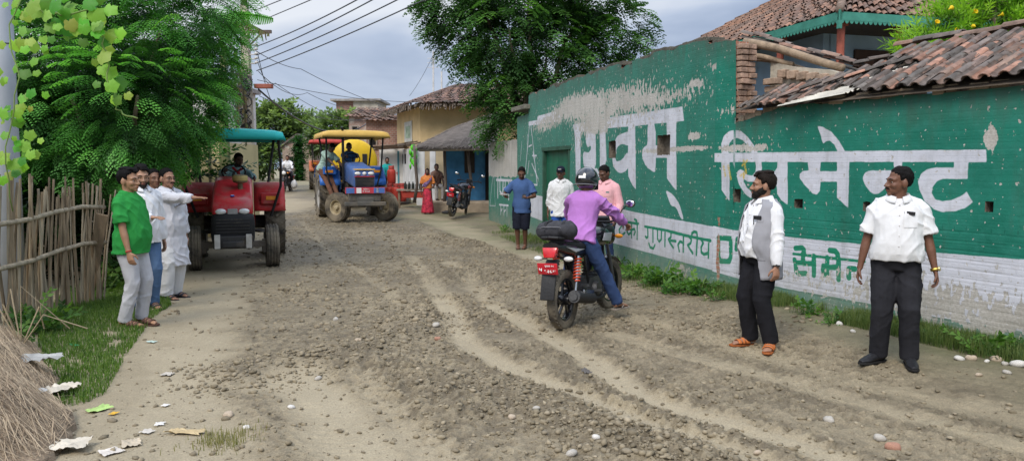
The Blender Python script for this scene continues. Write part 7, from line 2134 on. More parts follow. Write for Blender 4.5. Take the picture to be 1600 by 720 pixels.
def tractor(label, loc, head, hood, fend, canopy, rimm, rimf, group, steer=0., style='red', scale=1., cz=2.30):
    o = empty('tractor', loc, R(head), label, 'tractor', group); o.scale = (scale,) * 3
    def B(mb, name, m, parent=None, bevel=0., smooth=False, angle=35): return mb.build(name, m, parent or o, smooth=smooth, bevel=bevel, angle=angle if smooth else None)
    RY, FY, RR, FR = .95, -.98, .66, .37
    for s in (-1, 1): big_wheel(o, (s * .70, RY, RR), RR, .36, rimm, face=s); big_wheel(o, (s * .60, FY, FR), FR, .21, rimf, name='front_wheel', face=s, lug=False, rz=steer)
    DK = mat('tractor_iron', (.035, .034, .033), .6, .25, 6, .3, 30, dirt=.45)
    mb = MB(); mb.box((0, .55, .72), (.42, 1.2, .46)); mb.tube([(-.6, RY, RR), (.6, RY, RR)], .13, 14); mb.box((0, -.45, .66), (.36, 1.1, .40)); mb.box((0, -1.12, .60), (.30, .42, .16)); B(mb, 'chassis', DK, None, .02)
    mb = MB(); mb.box((0, FY, .42), (1.02, .11, .10)); mb.box((0, FY, .50), (.16, .3, .12))
    for s in (-1, 1): mb.tube([(s * .48, FY, .50), (s * .48, FY, .28)], .045, 10); mb.tube([(s * .44, FY + .1, .40), (s * .12, FY + .35, .44)], .018, 8)
    B(mb, 'front_axle', mat('axle_mud', (.16, .14, .115), .85, .3, 6, .4, 30, dirt=.5), None, .01)
    # hood
    if style == 'red':
        st = [(-1.43, 1.00, .28, .05), (-1.40, 1.01, .31, .09), (-1.28, 1.04, .315, .14), (-1.0, 1.10, .315, .19), (-.4, 1.23, .315, .24), (.05, 1.31, .315, .22), (.09, 1.31, .30, .20)]
    else:
        st = [(-1.40, 1.06, .24, .20), (-1.38, 1.06, .27, .235), (-1.2, 1.10, .275, .25), (-.6, 1.17, .28, .26), (.0, 1.24, .285, .27), (.05, 1.24, .27, .25)]
    mb = MB(); mb.loft([sup((0, y, z), rx, rz, 28, .38) for (y, z, rx, rz) in st]); hd = B(mb, 'hood', hood, None, .012, True, 50)
    if style == 'red':
        mb = MB(); mb.loft([sup((0, y, z), rx, rz, 24, .45) for (y, z, rx, rz) in [(-1.47, .69, .27, .24), (-1.42, .70, .33, .28), (-1.2, .72, .335, .27), (-.9, .76, .32, .22)]]); gr = B(mb, 'grille', mat('grille_black', (.016, .016, .017), .55, .2, 6, .2, 40, dirt=.25), None, .01, True, 50)
        mb = MB()
        for k in range(5): mb.box((0, -1.462 - .004 * k, .86 - .05 * k), (.50, .03, .014))
        B(mb, 'grille_bar', DK, gr)
        for s in (-1, 1):
            mb = MB(); mb.ell((s * .175, -1.425, .985), (.085, .035, .048), 16, 10); B(mb, 'headlight', CLEAR, None, 0, True)
            mb = MB(); mb.box((s * .235, -1.575, .52), (.085, .05, .22)); B(mb, 'bumper_plate', mat('white_worn', (.50, .48, .44), .7, .25, 5, .2, 30, dirt=.45), None, .006)
        mb = MB(); mb.box((0, -1.44, .985), (.15, .03, .085)); B(mb, 'headlight_panel', mat('panel_grey', (.30, .29, .28), .5, .2, 6, .1, dirt=.2), None, .008)
        mb = MB(); mb.box((0, -1.50, .50), (.60, .10, .20)); mb.box((0, -1.56, .47), (.34, .06, .10)); B(mb, 'front_bumper', DK, None, .02)
        mb = MB(); mb.lathe([(.0, .012), (.028, .012), (.034, .0)], (0, -1.2, 1.225), n=16, M=Matrix.Rotation(.25, 3, 'X')); bd = B(mb, 'badge', mat('badge_blue', (.03, .10, .45), .3), hd, 0, True)
        mb = MB(); mb.lathe([(.012, .014), (.018, .016), (.018, .012)], (0, -1.2, 1.225), n=16, M=Matrix.Rotation(.25, 3, 'X')); B(mb, 'badge_ring', WHT_, bd, 0, True)
        mb = MB(); mb.tube([(.12, -.85, 1.25), (.12, -.85, 1.45)], .04, 10); mb.lathe([(.05, 0), (.11, .02), (.12, .06), (.115, .13), (.06, .15), (0, .15)], (.12, -.85, 1.42), n=20); B(mb, 'air_cleaner', mat('cleaner', (.13, .10, .05), .6, .2, 6, .1, dirt=.5), None, 0, True)
        mb = MB(); mb.lathe([(.121, .045), (.123, .05), (.123, .12), (.121, .125)], (.12, -.85, 1.42), n=20); B(mb, 'cleaner_band', mat('dull_yellow', (.42, .33, .12), .6, .2, 6, .1, dirt=.3), None, 0, True)
    else:
        mb = MB(); mb.box((0, -1.405, 1.01), (.46, .03, .24)); gr = B(mb, 'grille', mat('grille_dark', (.03, .03, .033), .5, .2, 6, .2, 40, dirt=.3), None, .006)
        mb = MB()
        for k in range(6): mb.box((0, -1.425, .92 + .035 * k), (.42, .012, .012))
        B(mb, 'grille_bar', DK, gr)
        mb = MB(); mb.box((0, -1.42, 1.14), (.50, .03, .022)); B(mb, 'grille_trim', mat('trim_red', (.40, .03, .03), .4), gr, .003)
        mb = MB(); mb.box((0, -1.40, 1.315), (.52, .05, .03)); B(mb, 'hood_trim', mat('trim_yellow', (.62, .38, .05), .5, .15, 6, .1, dirt=.2), hd, .005)
        for s in (-1, 0, 1):
            mb = MB(); mb.ell((s * .165, -1.405, 1.215), ((.075, .03, .045) if s else (.05, .03, .045)), 14, 8); B(mb, 'headlight', CLEAR, None, 0, True)
        mb = MB(); mb.box((0, -1.50, .80), (.98, .035, .15)); bp = B(mb, 'number_board', mat('board_red', (.50, .05, .07), .5, .15, 6, .1, dirt=.15), None, .005)
        for (x, w_, m_) in ((-.37, .20, mat('board_blue', (.08, .16, .42), .5)), (.34, .27, mat('board_blue', (.08, .16, .42), .5)), (-.16, .12, WHT_), (.30, .06, WHT_)):
            mb = MB(); mb.box((x, -1.5195, .80), (w_, .006, .13)); B(mb, 'board_panel', m_, bp)
        me = text_mesh('प्रदेश २', .05); q = link('lettering', me, WHT_, bp); q.location = (.02, -1.524, .83); q.rotation_euler = (PI / 2, 0, 0)
        me = text_mesh('त १५६२', .06); q = link('lettering', me, WHT_, bp); q.location = (.02, -1.524, .775); q.rotation_euler = (PI / 2, 0, 0)
        mb = MB(); mb.box((0, -1.36, .64), (.78, .22, .22)); mb.box((0, -1.50, .47), (1.02, .10, .10)); mb.box((0, -1.42, .56), (.42, .16, .12)); B(mb, 'front_bumper', mat('bumper_mud', (.10, .095, .085), .8, .3, 5, .3, 30, dirt=.5), None, .015)
        mb = MB(); mb.tube([(-.34, -.25, .95), (-.34, -.25, 2.05), (-.34, -.28, 2.30), (-.38, -.34, 2.40)], [.035, .035, .03, .03], 10); B(mb, 'exhaust_stack', mat('stack_black', (.014, .014, .014), .5, .2), None, 0, True)
    mb = MB(); mb.box((0, .12, 1.30), (.60, .10, .42)); mb.tube([(0, .1, 1.40), (0, .36, 1.58)], .03, 8); B(mb, 'dashboard', DK, None, .02)
    mb = MB(); Ms = Matrix.Rotation(.75, 3, 'X'); cst = Vector((0, .38, 1.60))
    mb.tube([cst + Ms @ Vector((.20 * math.cos(a), .20 * math.sin(a), 0)) for a in np.linspace(0, 2 * PI, 25)], .014, 8)
    for k in range(3): a = k * 2.09 + .5; mb.tube([cst, cst + Ms @ Vector((.19 * math.cos(a), .19 * math.sin(a), 0))], .010, 6)
    B(mb, 'steering_wheel', BLACKP, None, 0, True)
    mb = MB(); mb.box((0, 1.0, 1.06), (.46, .42, .10)); mb.box((0, 1.22, 1.28), (.46, .08, .42), Matrix.Rotation(-.15, 3, 'X')); B(mb, 'driver_seat', MATTE, None, .03)
    for s in (-1, 1):
        mb = MB(); rows = []
        for t in np.linspace(-1.25, 1.0, 14): rows.append([Vector((s * x, RY + math.sin(t) * (RR + .09), RR + math.cos(t) * (RR + .09))) for x in (.34, .44, .62, .80, .88)])
        mb.loft(rows, caps=False, closed=False)
        pr = [Vector((s * .345, RY + math.sin(t) * (RR + .085), RR + math.cos(t) * (RR + .085))) for t in np.linspace(-1.25, 1.0, 14)]; mb.add(pr + [Vector((s * .345, RY + .3, .62)), Vector((s * .345, RY - .5, .62))], [tuple(range(16))])
        fo = B(mb, 'fender', fend, None, 0, True, 50); fo.modifiers.new('s', 'SOLIDIFY').thickness = .012
        t0 = RY - RR - .03
        mb = MB(); mb.box((s * .62, RY - .66, RR + .46 if style == 'red' else RR + .62), (.34, .16, .20)); lb = B(mb, 'lamp_box', fend, None, .02)
        mb = MB(); mb.box((s * .64, RY - .745, RR + .47 if style == 'red' else RR + .60), (.20, .02, .07)); B(mb, 'lamp_lens', AMBER, lb, .005)
    for s in (-1, 1): mb = MB(); mb.bar((s * .30, .1, .55), (s * .55, .25, .55), .5, .03); mb.tube([(s * .5, .1, .55), (s * .5, .1, .40)], .02, 6); B(mb, 'footboard', DK)
    # canopy on posts
    PM = mat('post_black', (.025, .025, .026), .5, .2, 6, .2, 40, dirt=.2)
    w2, yf, yb = .86, -.30, 1.62
    for s in (-1, 1):
        mb = MB(); mb.tube([(s * .62, .22, .80), (s * .80, .12, 1.35), (s * .80, -.10, 1.8), (s * .76, -.14, cz - .08)] if style == 'red' else [(s * .60, .2, .8), (s * .72, .12, 1.3), (s * .74, -.10, cz - .1)], .024, 8); B(mb, 'canopy_post', PM, None, 0, True)
        mb = MB(); mb.tube([(s * .58, 1.3, 1.2), (s * .74, 1.45, cz - .08)], .024, 8); B(mb, 'canopy_post', PM, None, 0, True)
    mb = MB(); rows = []
    nx = 13
    for y, dz in ((yf - .05, -.17), (yf - .06, -.10), (yf - .03, -.03), (yf + .06, 0), (yb - .06, 0), (yb + .03, -.04), (yb + .05, -.15)):
        r_ = []
        for i in range(nx + 4):
            if i < 2: x, e = -w2 - .02 * (1 - i), -(.16 - .08 * i)
            elif i > nx + 1: x, e = w2 + .02 * (i - nx - 2), -(.08 + .08 * (i - nx - 2))
            else: x = -w2 + .02 + (2 * w2 - .04) * (i - 2) / (nx - 1); e = .035 * (1 - (x / w2) ** 2) - .03 * max(0, abs(x / w2) - .9) * 10
            r_.append(Vector((x, y, cz + dz + e if dz > -.09 else cz + min(dz, e) + .01)))
        rows.append(r_)
    mb.loft(rows, caps=False, closed=False); co = B(mb, 'canopy', canopy, None, 0, True, 60); co.modifiers.new('s', 'SOLIDIFY').thickness = .012
    mb = MB(); mb.box((0, (yf + yb) / 2, cz - .05), (2 * w2 - .08, yb - yf - .08, .03)); B(mb, 'canopy_lining', mat('lining_dark', (.06, .055, .05), .9), co)
    mb = MB()
    for y in (yf + .05, yb - .05): mb.tube([(-w2 + .05, y, cz - .09), (w2 - .05, y, cz - .09)], .02, 8)
    B(mb, 'canopy_frame', PM, co, 0, True)
    return o


WHT_ = mat('plate_white', (.72, .70, .68), .5, .1)
RIMG = mat('rim_mud', (.34, .33, .31), .6, .2, 5, .2, 30, dirt=.45); RIMY = mat('rim_tan', (.42, .35, .22), .7, .2, 5, .2, 30, dirt=.5)
REDP = mat('tractor_red', (.50, .020, .028), .38, .15, 4, .08, 40, dirt=.44, dirtcol=(.26, .19, .14), coat=.3); REDF = mat('fender_red', (.46, .028, .028), .5, .15, 4, .1, 40, dirt=.42, dirtcol=(.30, .22, .16))
TEAL = mat('teal_vinyl', (.02, .46, .43), .45, .08, 3, .15, 14)
hd_ = 19.; fc = g(367, 419); f_ = Vector((math.sin(R(hd_)), -math.cos(R(hd_)), 0)); tc_ = Vector((fc.x, fc.y, 0)) - f_ * .98
TG = 'tractors working on the road'
tr1 = tractor('red tractor with a teal canopy facing the camera beside the group of men', (tc_.x, tc_.y, -.02), hd_, REDP, REDF, TEAL, RIMG, RIMG, TG, steer=R(2), style='red', cz=2.32)
fx = (tr1.location.x, tr1.location.y)
DRV = dict(hip=(0, .98, 1.16), an=((-.26, .28, .66), (.26, .28, .66)), kn=((-.4, -1, .6), (.4, -1, .6)), feet='sandal')
def ex_scarf(I):
    k = I['k']; T = I['T']; mb = MB(); mb.tube([Matrix.Scale(k, 4) @ T @ Vector(q) for q in ((-.10, .03, .49), (-.07, -.07, .50), (.0, -.10, .45), (.07, -.06, .50), (.10, .03, .49), (0, .07, .51), (-.10, .03, .49))], .028, 8)
    mb.tube([Matrix.Scale(k, 4) @ T @ Vector(q) for q in ((.02, -.10, .45), (.05, -.135, .33), (.06, -.13, .20))], [.03, .035, .03], 8); me = remesh(mb, .012, 2, 'scarf'); wrinkle(me, .006, 3, 20); link('scarf', me, mat('scarf_red', (.50, .03, .04), .8, .2), I['root'])


person('driver in a pale teal shirt and red scarf leaning over on the red tractor', fx, hd_, 1.72, (.10, .05, .034), dict(m=cloth('pale_teal', (.36, .58, .58), .08), sleeve='long', hem=-.05, fit=.018), dict(m=CHAR), lean=.14, leanx=.12, yaw=.5, pitch=.1, wr=((-.16, .42, 1.60), (.36, .36, 1.46)), elp=((-.8, .5, -.6), (.8, .5, -.4)),
       vox=.010, extras=ex_scarf, z=-.02, **DRV)
bf = g(565, 347); hb2 = 21.; fb = Vector((math.sin(R(hb2)), -math.cos(R(hb2)), 0)); bcn = Vector((bf.x, bf.y, 0)) - fb * .98; bzz = gz(bcn.y)
BLUEP = mat('tractor_blue', (.06, .12, .30), .45, .15, 4, .1, 40, dirt=.35, dirtcol=(.30, .25, .18)); BLUEF = mat('fender_blue', (.03, .13, .45), .4, .1, 4, .1, 40, dirt=.15); YEL = mat('canopy_yellow', (.62, .40, .10), .6, .12, 3, .15, 14, dirt=.15)
tr2 = tractor('blue tractor with a yellow canopy and turned front wheels in the middle of the road', (bcn.x, bcn.y, bzz), hb2, BLUEP, BLUEF, YEL, RIMG, RIMY, TG, steer=R(38), style='blue', cz=2.30, scale=1.10)
bx = (tr2.location.x, tr2.location.y)
person('driver in a blue t-shirt sitting at the wheel of the blue tractor', bx, hb2, 1.80, (.15, .075, .047), dict(m=cloth('mid_blue', (.07, .17, .36), .1), sleeve='short', hem=-.05, fit=.018), dict(m=CHAR), lean=.08, yaw=-.2, wr=((-.17, .46, 1.72), (.17, .46, 1.72)), elp=((-.8, .5, -.6), (.8, .5, -.6)), vox=.0125, z=bzz, moustache=True, **dict(DRV, hip=(0, 1.02, 1.34), an=((-.26, .34, .76), (.26, .34, .76))))
person('passenger in a pale green shirt bending down on the fender of the blue tractor', bx, hb2 + 25, 1.80, (.12, .06, .038), dict(m=cloth('pale_green', (.33, .46, .40), .1), sleeve='short', hem=-.06, fit=.02), dict(m=cloth('brown_trouser', (.15, .075, .05), .2)), hip=(-.50, .78, 1.38), lean=.42, leanx=.15, yaw=.3, pitch=.35,
       wr=((-.45, .10, 1.35), (-.20, .15, 1.35)), elp=((-.9, .5, 0), (.6, .5, -.4)), an=((-.52, .30, .62), (-.36, .28, .62)), kn=((-.1, -1, .4), (.1, -1, .4)), vox=.0125, z=bzz, feet='sandal')
ty = Vector((bcn.x, bcn.y, 0)) - fb * 3.9; tz = gz(ty.y)
ty = at(553, 262, 26.8); tz = gz(26.8); tk = empty('water_tanker', (ty.x - .3, ty.y, tz), R(14), 'yellow round tank trailer hitched behind the blue tractor', 'trailer'); TY = mat('tank_yellow', (.66, .43, .02), .4, .12, 3, .1, 20, dirt=.15)
mb = MB(); mb.lathe([(.001, -1.02), (.42, -1.0), (.70, -.93), (.78, -.85), (.79, -.6), (.79, 1.5), (.70, 1.62), (.001, 1.7)], (.28, 0, 1.55), 'Y', 36); mb.build('tank', TY, tk, smooth=True, angle=50)
mb = MB(); mb.box((.62, -1.0, 1.62), (.16, .05, .42)); mb.build('tank_hatch', MATTE, tk, bevel=.01)
mb = MB(); mb.box((.05, .3, .60), (1.1, 2.9, .14)); mb.bar((0, -1.0, .55), (0, -2.0, .55), .12); mb.box((-.68, .2, 1.0), (.10, 2.4, .45)); mb.build('trailer_frame', mat('trailer_tan', (.45, .31, .10), .7, .25, 4, .3, 20, dirt=.4), tk, bevel=.01)
for s in (-1, 1): big_wheel(tk, (s * .66, .55, .46), .46, .24, RIMG, name='trailer_wheel', face=s)
mb = MB()
for k in range(4): mb.tube([(-.80, -.9 + .05 * k, .92 + .09 * k), (-.55, -.98, .98 + .09 * k), (-.72, -.4, 1.02 + .07 * k), (-.86, .3, .95 + .08 * k)], .035, 8)
mb.build('hose', mat('hose_grey', (.28, .25, .21), .8), tk, smooth=True)
Y3 = 36.0; p3 = at(517, 300, Y3)
tractor('orange red tractor with a red canopy mostly hidden behind the yellow one', (p3.x - .1, Y3, gz(Y3)), 15, mat('tractor_blue', (.06, .12, .30)), mat('fender_orange', (.45, .13, .05), .5, .1, 4, .1, dirt=.3), mat('canopy_red', (.42, .05, .04), .6), RIMG, RIMG, TG, style='blue', cz=2.35)
p = at(16, 400, 7.95); gp_ = empty('street_pole', (p.x, p.y, 0), 0, 'smooth pale grey steel pole at the left edge behind the fence', 'pole')
mb = MB(); mb.tube([(0, 0, -.2), (.02, 0, 3), (.06, 0, 7)], [.128, .124, .105], 24); mb.build('shaft', mat('galvanised', (.42, .45, .49), .45, .1, 3, .05, 20, dirt=.12), gp_, smooth=True)
mb = MB(); mb.tube([(.02 + .127 * math.cos(a), .127 * math.sin(a), 2.93 + .01 * math.sin(a)) for a in np.linspace(0, 2 * PI, 19)], .006, 5); mb.build('wire_tie', MATTE, gp_)
fa, fb2 = Vector((-5.02, 5.4, 0)), Vector((-5.02, 9.25, 0))
fe = empty('bamboo_fence', fa, 0, 'weathered split bamboo fence leaning along the left verge', 'fence')
BAM = mat('bamboo_grey', (.27, .205, .13), .85, .45, 6, .4, 40, stretch=(4, 4, .5)); BAM2 = mat('bamboo_pale', (.34, .285, .20), .85, .35, 6, .4, 40, stretch=(4, 4, .5))
mbs = [MB(), MB()]; n = 116
for i in range(n):
    t = (i + .5) / n + random.uniform(-.006, .006); q = (fb2 - fa) * t; h_ = 1.42 + random.uniform(-.16, .12); ln_ = random.uniform(-.14, .24) + (.16 * max(0, t - .8) * 5 * random.random()); bx_ = random.uniform(-.04, .04); w_ = random.uniform(.014, .024)
    z0_ = H(fa.x, fa.y + q.y) - .05
    mbs[i % 3 == 0].tube([q + Vector((bx_, 0, z0_)), q + Vector((bx_ + random.uniform(-.02, .02), ln_ * .5, .7 + z0_)), q + Vector((bx_ + .03, ln_, h_ + z0_))], [(w_, w_ * .6), (w_, w_ * .55), (w_ * .8, w_ * .5)], 6, ref=(0, 1, 0))
mbs[0].build('slat_panel', BAM, fe); mbs[1].build('pale_slat_panel', BAM2, fe)
for z_ in (.55, .98):
    mb = MB(); mb.tube([Vector((.045, (fb2.y - fa.y) * t, z_ + .18 + .05 * math.sin(t * 9))) for t in np.linspace(0, 1, 9)], .026, 8); mb.build('rail', BAM2, fe, smooth=True)
a, b_ = g(133, 476), at(160, 335, 9.0)
mb = MB(); mb.bar((0, 0, -.05), b_ - a, .13, .035, up=(.3, -1, 0)); o = mb.build('leaning_plank', mat('plank_brown', (.22, .16, .10), .9, .3, 4, .5, 30, stretch=(3, 3, .4)), None, bevel=.004); o.location = a; tag(o, 'brown plank leaning at the far end of the bamboo fence', 'plank')


def lobed(n=22):
    """outline of a five-lobed gourd leaf, unit size"""
    o = []
    for k in range(n):
        a = -PI / 2 + 2 * PI * (k + .5) / n; r_ = .5 * (1 + .11 * math.cos(5 * (a - PI / 2)) + .03 * math.cos(11 * a) - .45 * math.exp(-((a + PI / 2) / .35) ** 2)) if k < n - 2 else .4
        o.append((r_ * math.cos(a), r_ * math.sin(a) + .35))
    return o


def leaf_at(mb, p, d, up, s, c):
    d = Vector(d).normalized(); n = Vector(up); n = (n - d * n.dot(d)).normalized(); x = d.cross(n); pts = lobed(); vs = [Vector(p) + d * s * .3 + n * .04 * s]; k = len(pts)
    for (u, v) in pts: vs.append(Vector(p) + x * u * s + d * v * s - n * (u * u + (v - .3) ** 2) * s * .45 * random.uniform(.6, 1.3))
    mb.add(vs, [(0, 1 + i, 1 + (i + 1) % k) for i in range(k)], 0, tuple(q * random.uniform(.75, 1.2) for q in c))


def vine(label, path, leaves, Y, cols, stem_r=.006):
    P = [at(px, py, Y + dy) for px, py, dy in path]; o = empty('vine', P[0], 0, label, 'vine'); mb = MB()
    pts = []
    for i in range(len(P) - 1):
        for t in np.linspace(0, 1, 5)[:-1]: pts.append(P[i].lerp(P[i + 1], t) - P[0] + Vector((random.uniform(-.012, .012),) * 3))
    mb.tube(pts + [P[-1] - P[0]], stem_r, 6); mb.build('stem', mat('vine_stem', (.16, .24, .06), .7, .2), o, smooth=True)
    mb = MB()
    for (px, py, s_) in [(a_ + random.uniform(-26, 26) * j, b_ + random.uniform(-24, 24) * j, c_ * (1 if j == 0 else random.uniform(.55, .95))) for a_, b_, c_ in leaves for j in (0, .7, 1)]:
        q = at(px, py, Y + random.uniform(-.12, .12)) - P[0]; leaf_at(mb, q + Vector((0, 0, s_ / F * Y * .4)), (random.uniform(-.6, .6), random.uniform(-.5, .1), -1), (random.uniform(-.3, .3), -1, .9), s_ / F * Y * .70, random.choice(cols))
    mb.build('leaves', LEAF, o, colors=True, fixn=False, smooth=True); return o


VC = [(.17, .40, .05), (.26, .48, .06), (.10, .28, .04), (.30, .48, .09)]
vine('gourd vine with broad lobed yellow green leaves climbing the pale steel pole', [(20, 330, 0), (8, 230, -.15), (30, 120, -.15), (12, 40, -.1), (40, -20, 0)],
     [(20, 262, 34), (8, 250, 30), (25, 195, 28), (5, 182, 30), (45, 215, 26), (40, 232, 30), (48, 150, 26), (38, 120, 28), (6, 130, 22), (22, 75, 30), (52, 78, 26), (34, 52, 24), (40, 30, 30), (3, 285, 24), (48, 245, 24), (55, 100, 24), (26, 10, 26), (10, 215, 22), (30, 172, 24), (35, 255, 22)], 6.7, VC)
vine('hanging gourd vine with large pale leaves across the top left before the tree', [(42, 5, 0), (70, 20, 0), (105, 25, 0), (140, 15, 0), (155, 45, 0), (165, 75, 0), (168, 115, 0), (178, 150, 0), (186, 175, 0), (215, 185, 0)],
     [(62, 22, 44), (78, 48, 30), (95, 48, 52), (112, 22, 44), (118, 52, 40), (150, 30, 40), (152, 55, 30), (168, 62, 36), (165, 95, 36), (172, 120, 38), (170, 140, 30), (184, 160, 30), (130, 45, 34), (88, 15, 36), (138, 12, 32), (45, 70, 24)], 5.7, VC)
vine('yellow green vine trailing over the rubbish at the bottom left corner', [(-20, 640, 0), (20, 650, -.05), (50, 690, -.15), (90, 705, -.2), (130, 690, -.1)], [(5, 655, 34), (20, 668, 30), (2, 640, 26), (35, 680, 22), (70, 702, 22), (15, 632, 22)], 4.95, VC)


def blades(name, P, h_, colr, label, wid=.006):
    n = len(P); a = rng.random(n) * 2 * PI; hh_ = h_ * (.5 + .8 * rng.random(n)); tl = .55 * rng.random(n)
    dx = np.stack([np.cos(a), np.sin(a), 0 * a], 1); px_ = np.stack([-np.sin(a), np.cos(a), 0 * a], 1) * wid
    mid = P + dx * (hh_ * tl * .35)[:, None] + np.array([0, 0, 1]) * (hh_ * .6)[:, None]; tip = P + dx * (hh_ * tl)[:, None] + np.array([0, 0, 1]) * (hh_ * (1 - .4 * tl))[:, None]
    V = np.stack([P - px_, P + px_, mid + px_ * .7, mid - px_ * .7, mid - px_ * .7, mid + px_ * .7, tip + px_ * .1, tip - px_ * .1], 1).reshape(-1, 3); t = rng.random((n, 1)); C = np.array([colr[0]]) * (1 - t) + np.array([colr[1]]) * t
    o = link(name, npmesh(name, V, np.arange(8 * n).reshape(-1, 4), np.repeat(C, 8, 0)), LEAF); tag(o, label, 'grass', kind='stuff')


def region(poly_px, n, clump=0.):
    Q = [(g(*q).x, g(*q).y) for q in poly_px]; xs_ = [q[0] for q in Q]; ys_ = [q[1] for q in Q]
    x = min(xs_) + rng.random(n) * (max(xs_) - min(xs_)); y = min(ys_) + rng.random(n) * (max(ys_) - min(ys_)); ins = np.zeros(n, bool)
    for i in range(len(Q)):
        (x1, y1), (x2, y2) = Q[i], Q[(i + 1) % len(Q)]
        c = (y1 > y) != (y2 > y); ins ^= c & (x < x1 + (y - y1) * (x2 - x1) / ((y2 - y1) or 1e-9))
    k = ins & (fbm2(x * 3, y * 3, 3, 44) > clump); x, y = x[k], y[k]
    return np.stack([x, y, hfun(x, y)[0] - .01], 1)


GC = ((.045, .11, .02), (.17, .27, .06)); GC2 = ((.055, .11, .028), (.20, .25, .085))
blades('verge_grass', region([(60, 640), (130, 632), (165, 615), (205, 545), (240, 500), (268, 480), (255, 440), (150, 430), (90, 470), (60, 540)], 90000, .25), .07, GC, 'short green grass on the left verge below the fence', .0036)
WB_ = np.array([[*(WC + DR * s_)] for s_ in np.linspace(0, 6.2, 40)]); nn_ = np.array([-DR[1], DR[0]])
x = rng.random(26000) * 5.6 + .1; off = -.03 - .42 * rng.random(26000) ** 2; P = WC + DR * x[:, None] + nn_ * off[:, None] * 1.0
k = fbm2(x * 1.8, x * 0, 3, 8) + .20 * rng.random(26000) > .55; P = P[k]; blades('wall_grass', np.column_stack([P, hfun(P[:, 0], P[:, 1])[0]]), .13, GC2, 'tufts of grass along the foot of the white lettered wall', .0026)
x = rng.random(8000) * 9 + .1; off = -.05 - .75 * rng.random(8000) ** 1.5; nl_ = np.array([DL[1], -DL[0]]); P = WC + DL * x[:, None] + nl_ * off[:, None]; k = fbm2(x * 1.3, x * 0, 3, 18) + .2 * rng.random(8000) > .50; P = P[k]
blades('door_grass', np.column_stack([P, hfun(P[:, 0], P[:, 1])[0]]), .10, GC2, 'tufts of grass along the foot of the peeling wall', .003)

TPL_W = tpl_broad(8, .34)
WC_ = np.array([[.045, .12, .025], [.08, .19, .035], [.13, .26, .05]])


def weed(px, py, w_, label, n=26, group='weeds along the walls', dz=0., cols=WC_, up=.75, sc=1.0):
    p = g(px, py); s_ = w_ / F * p.y; o = empty('weed', (p.x, p.y, H(p.x, p.y, .04) - .02 + dz), 0, label, 'weed', group)
    d = rng.normal(size=(n, 3)); d[:, 2] = np.abs(d[:, 2]) * up + .25; P = rng.normal(size=(n, 3)) * s_ * .30; P[:, 2] = np.abs(P[:, 2]) * .8
    foliage('leaves', TPL_W, P, d, s_ * .42 * sc * (.6 + .8 * rng.random(n)), cols[rng.integers(0, len(cols), n)], LEAF, o)
    mb = MB()
    for k in range(4): mb.tube([(0, 0, -.05), P[k] * .5 + np.array([0, 0, s_ * .2]), P[k] + np.array([0, 0, s_ * .4])], s_ * .012, 5)
    mb.build('stem', mat('vine_stem', (.16, .24, .06)), o)


for (px, py, w_, lab, n) in [(990, 440, 46, 'leafy weed clump at the wall foot just right of the motorcyclist', 30), (1030, 452, 52, 'dense low weeds below the small green writing', 44), (1062, 462, 44, 'low weeds right of the centre of the wall foot clump', 36), (1092, 468, 42, 'bright weeds left of the bricked corner of the wall', 34), (1120, 478, 26, 'small weed at the foot of the bricked corner', 16),
                             (1262, 505, 46, 'spiky broad leaved plant between the two men by the wall', 14), (1300, 522, 30, 'small weed in the grass left of the white shirt man', 14), (1455, 548, 40, 'grassy weed to the right of the black shoes', 20), (1490, 556, 34, 'weed patch left of the cobble row', 22), (1545, 570, 52, 'leafy green weeds behind the cobble row', 40), (1590, 574, 48, 'leafy weeds at the right picture edge', 36), (975, 425, 30, 'weeds in front of the motorcycle by the wall', 22), (860, 385, 22, 'small weeds near the green door', 16), (790, 362, 20, 'weeds behind the man in the blue t-shirt', 16)]:
    weed(px, py, w_, lab, n)
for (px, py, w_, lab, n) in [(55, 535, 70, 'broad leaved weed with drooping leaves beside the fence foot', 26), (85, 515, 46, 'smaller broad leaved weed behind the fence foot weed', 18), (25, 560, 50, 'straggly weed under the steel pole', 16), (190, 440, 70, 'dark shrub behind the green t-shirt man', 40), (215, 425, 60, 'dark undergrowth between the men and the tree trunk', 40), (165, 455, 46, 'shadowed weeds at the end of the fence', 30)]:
    weed(px, py, w_, lab, n, 'weeds on the left verge', cols=WC_ * (.8 if py > 470 else .45))  # shade behind the men is painted in as darker leaf greens
p = np.array([[g(350, 690).x, g(350, 690).y]]); P = p + rng.normal(size=(300, 2)) * .10; blades('dry_tuft', np.column_stack([P, hfun(P[:, 0], P[:, 1])[0]]), .05, ((.16, .17, .06), (.30, .27, .14)), 'dry grass tuft on the pale path at bottom left', .003)

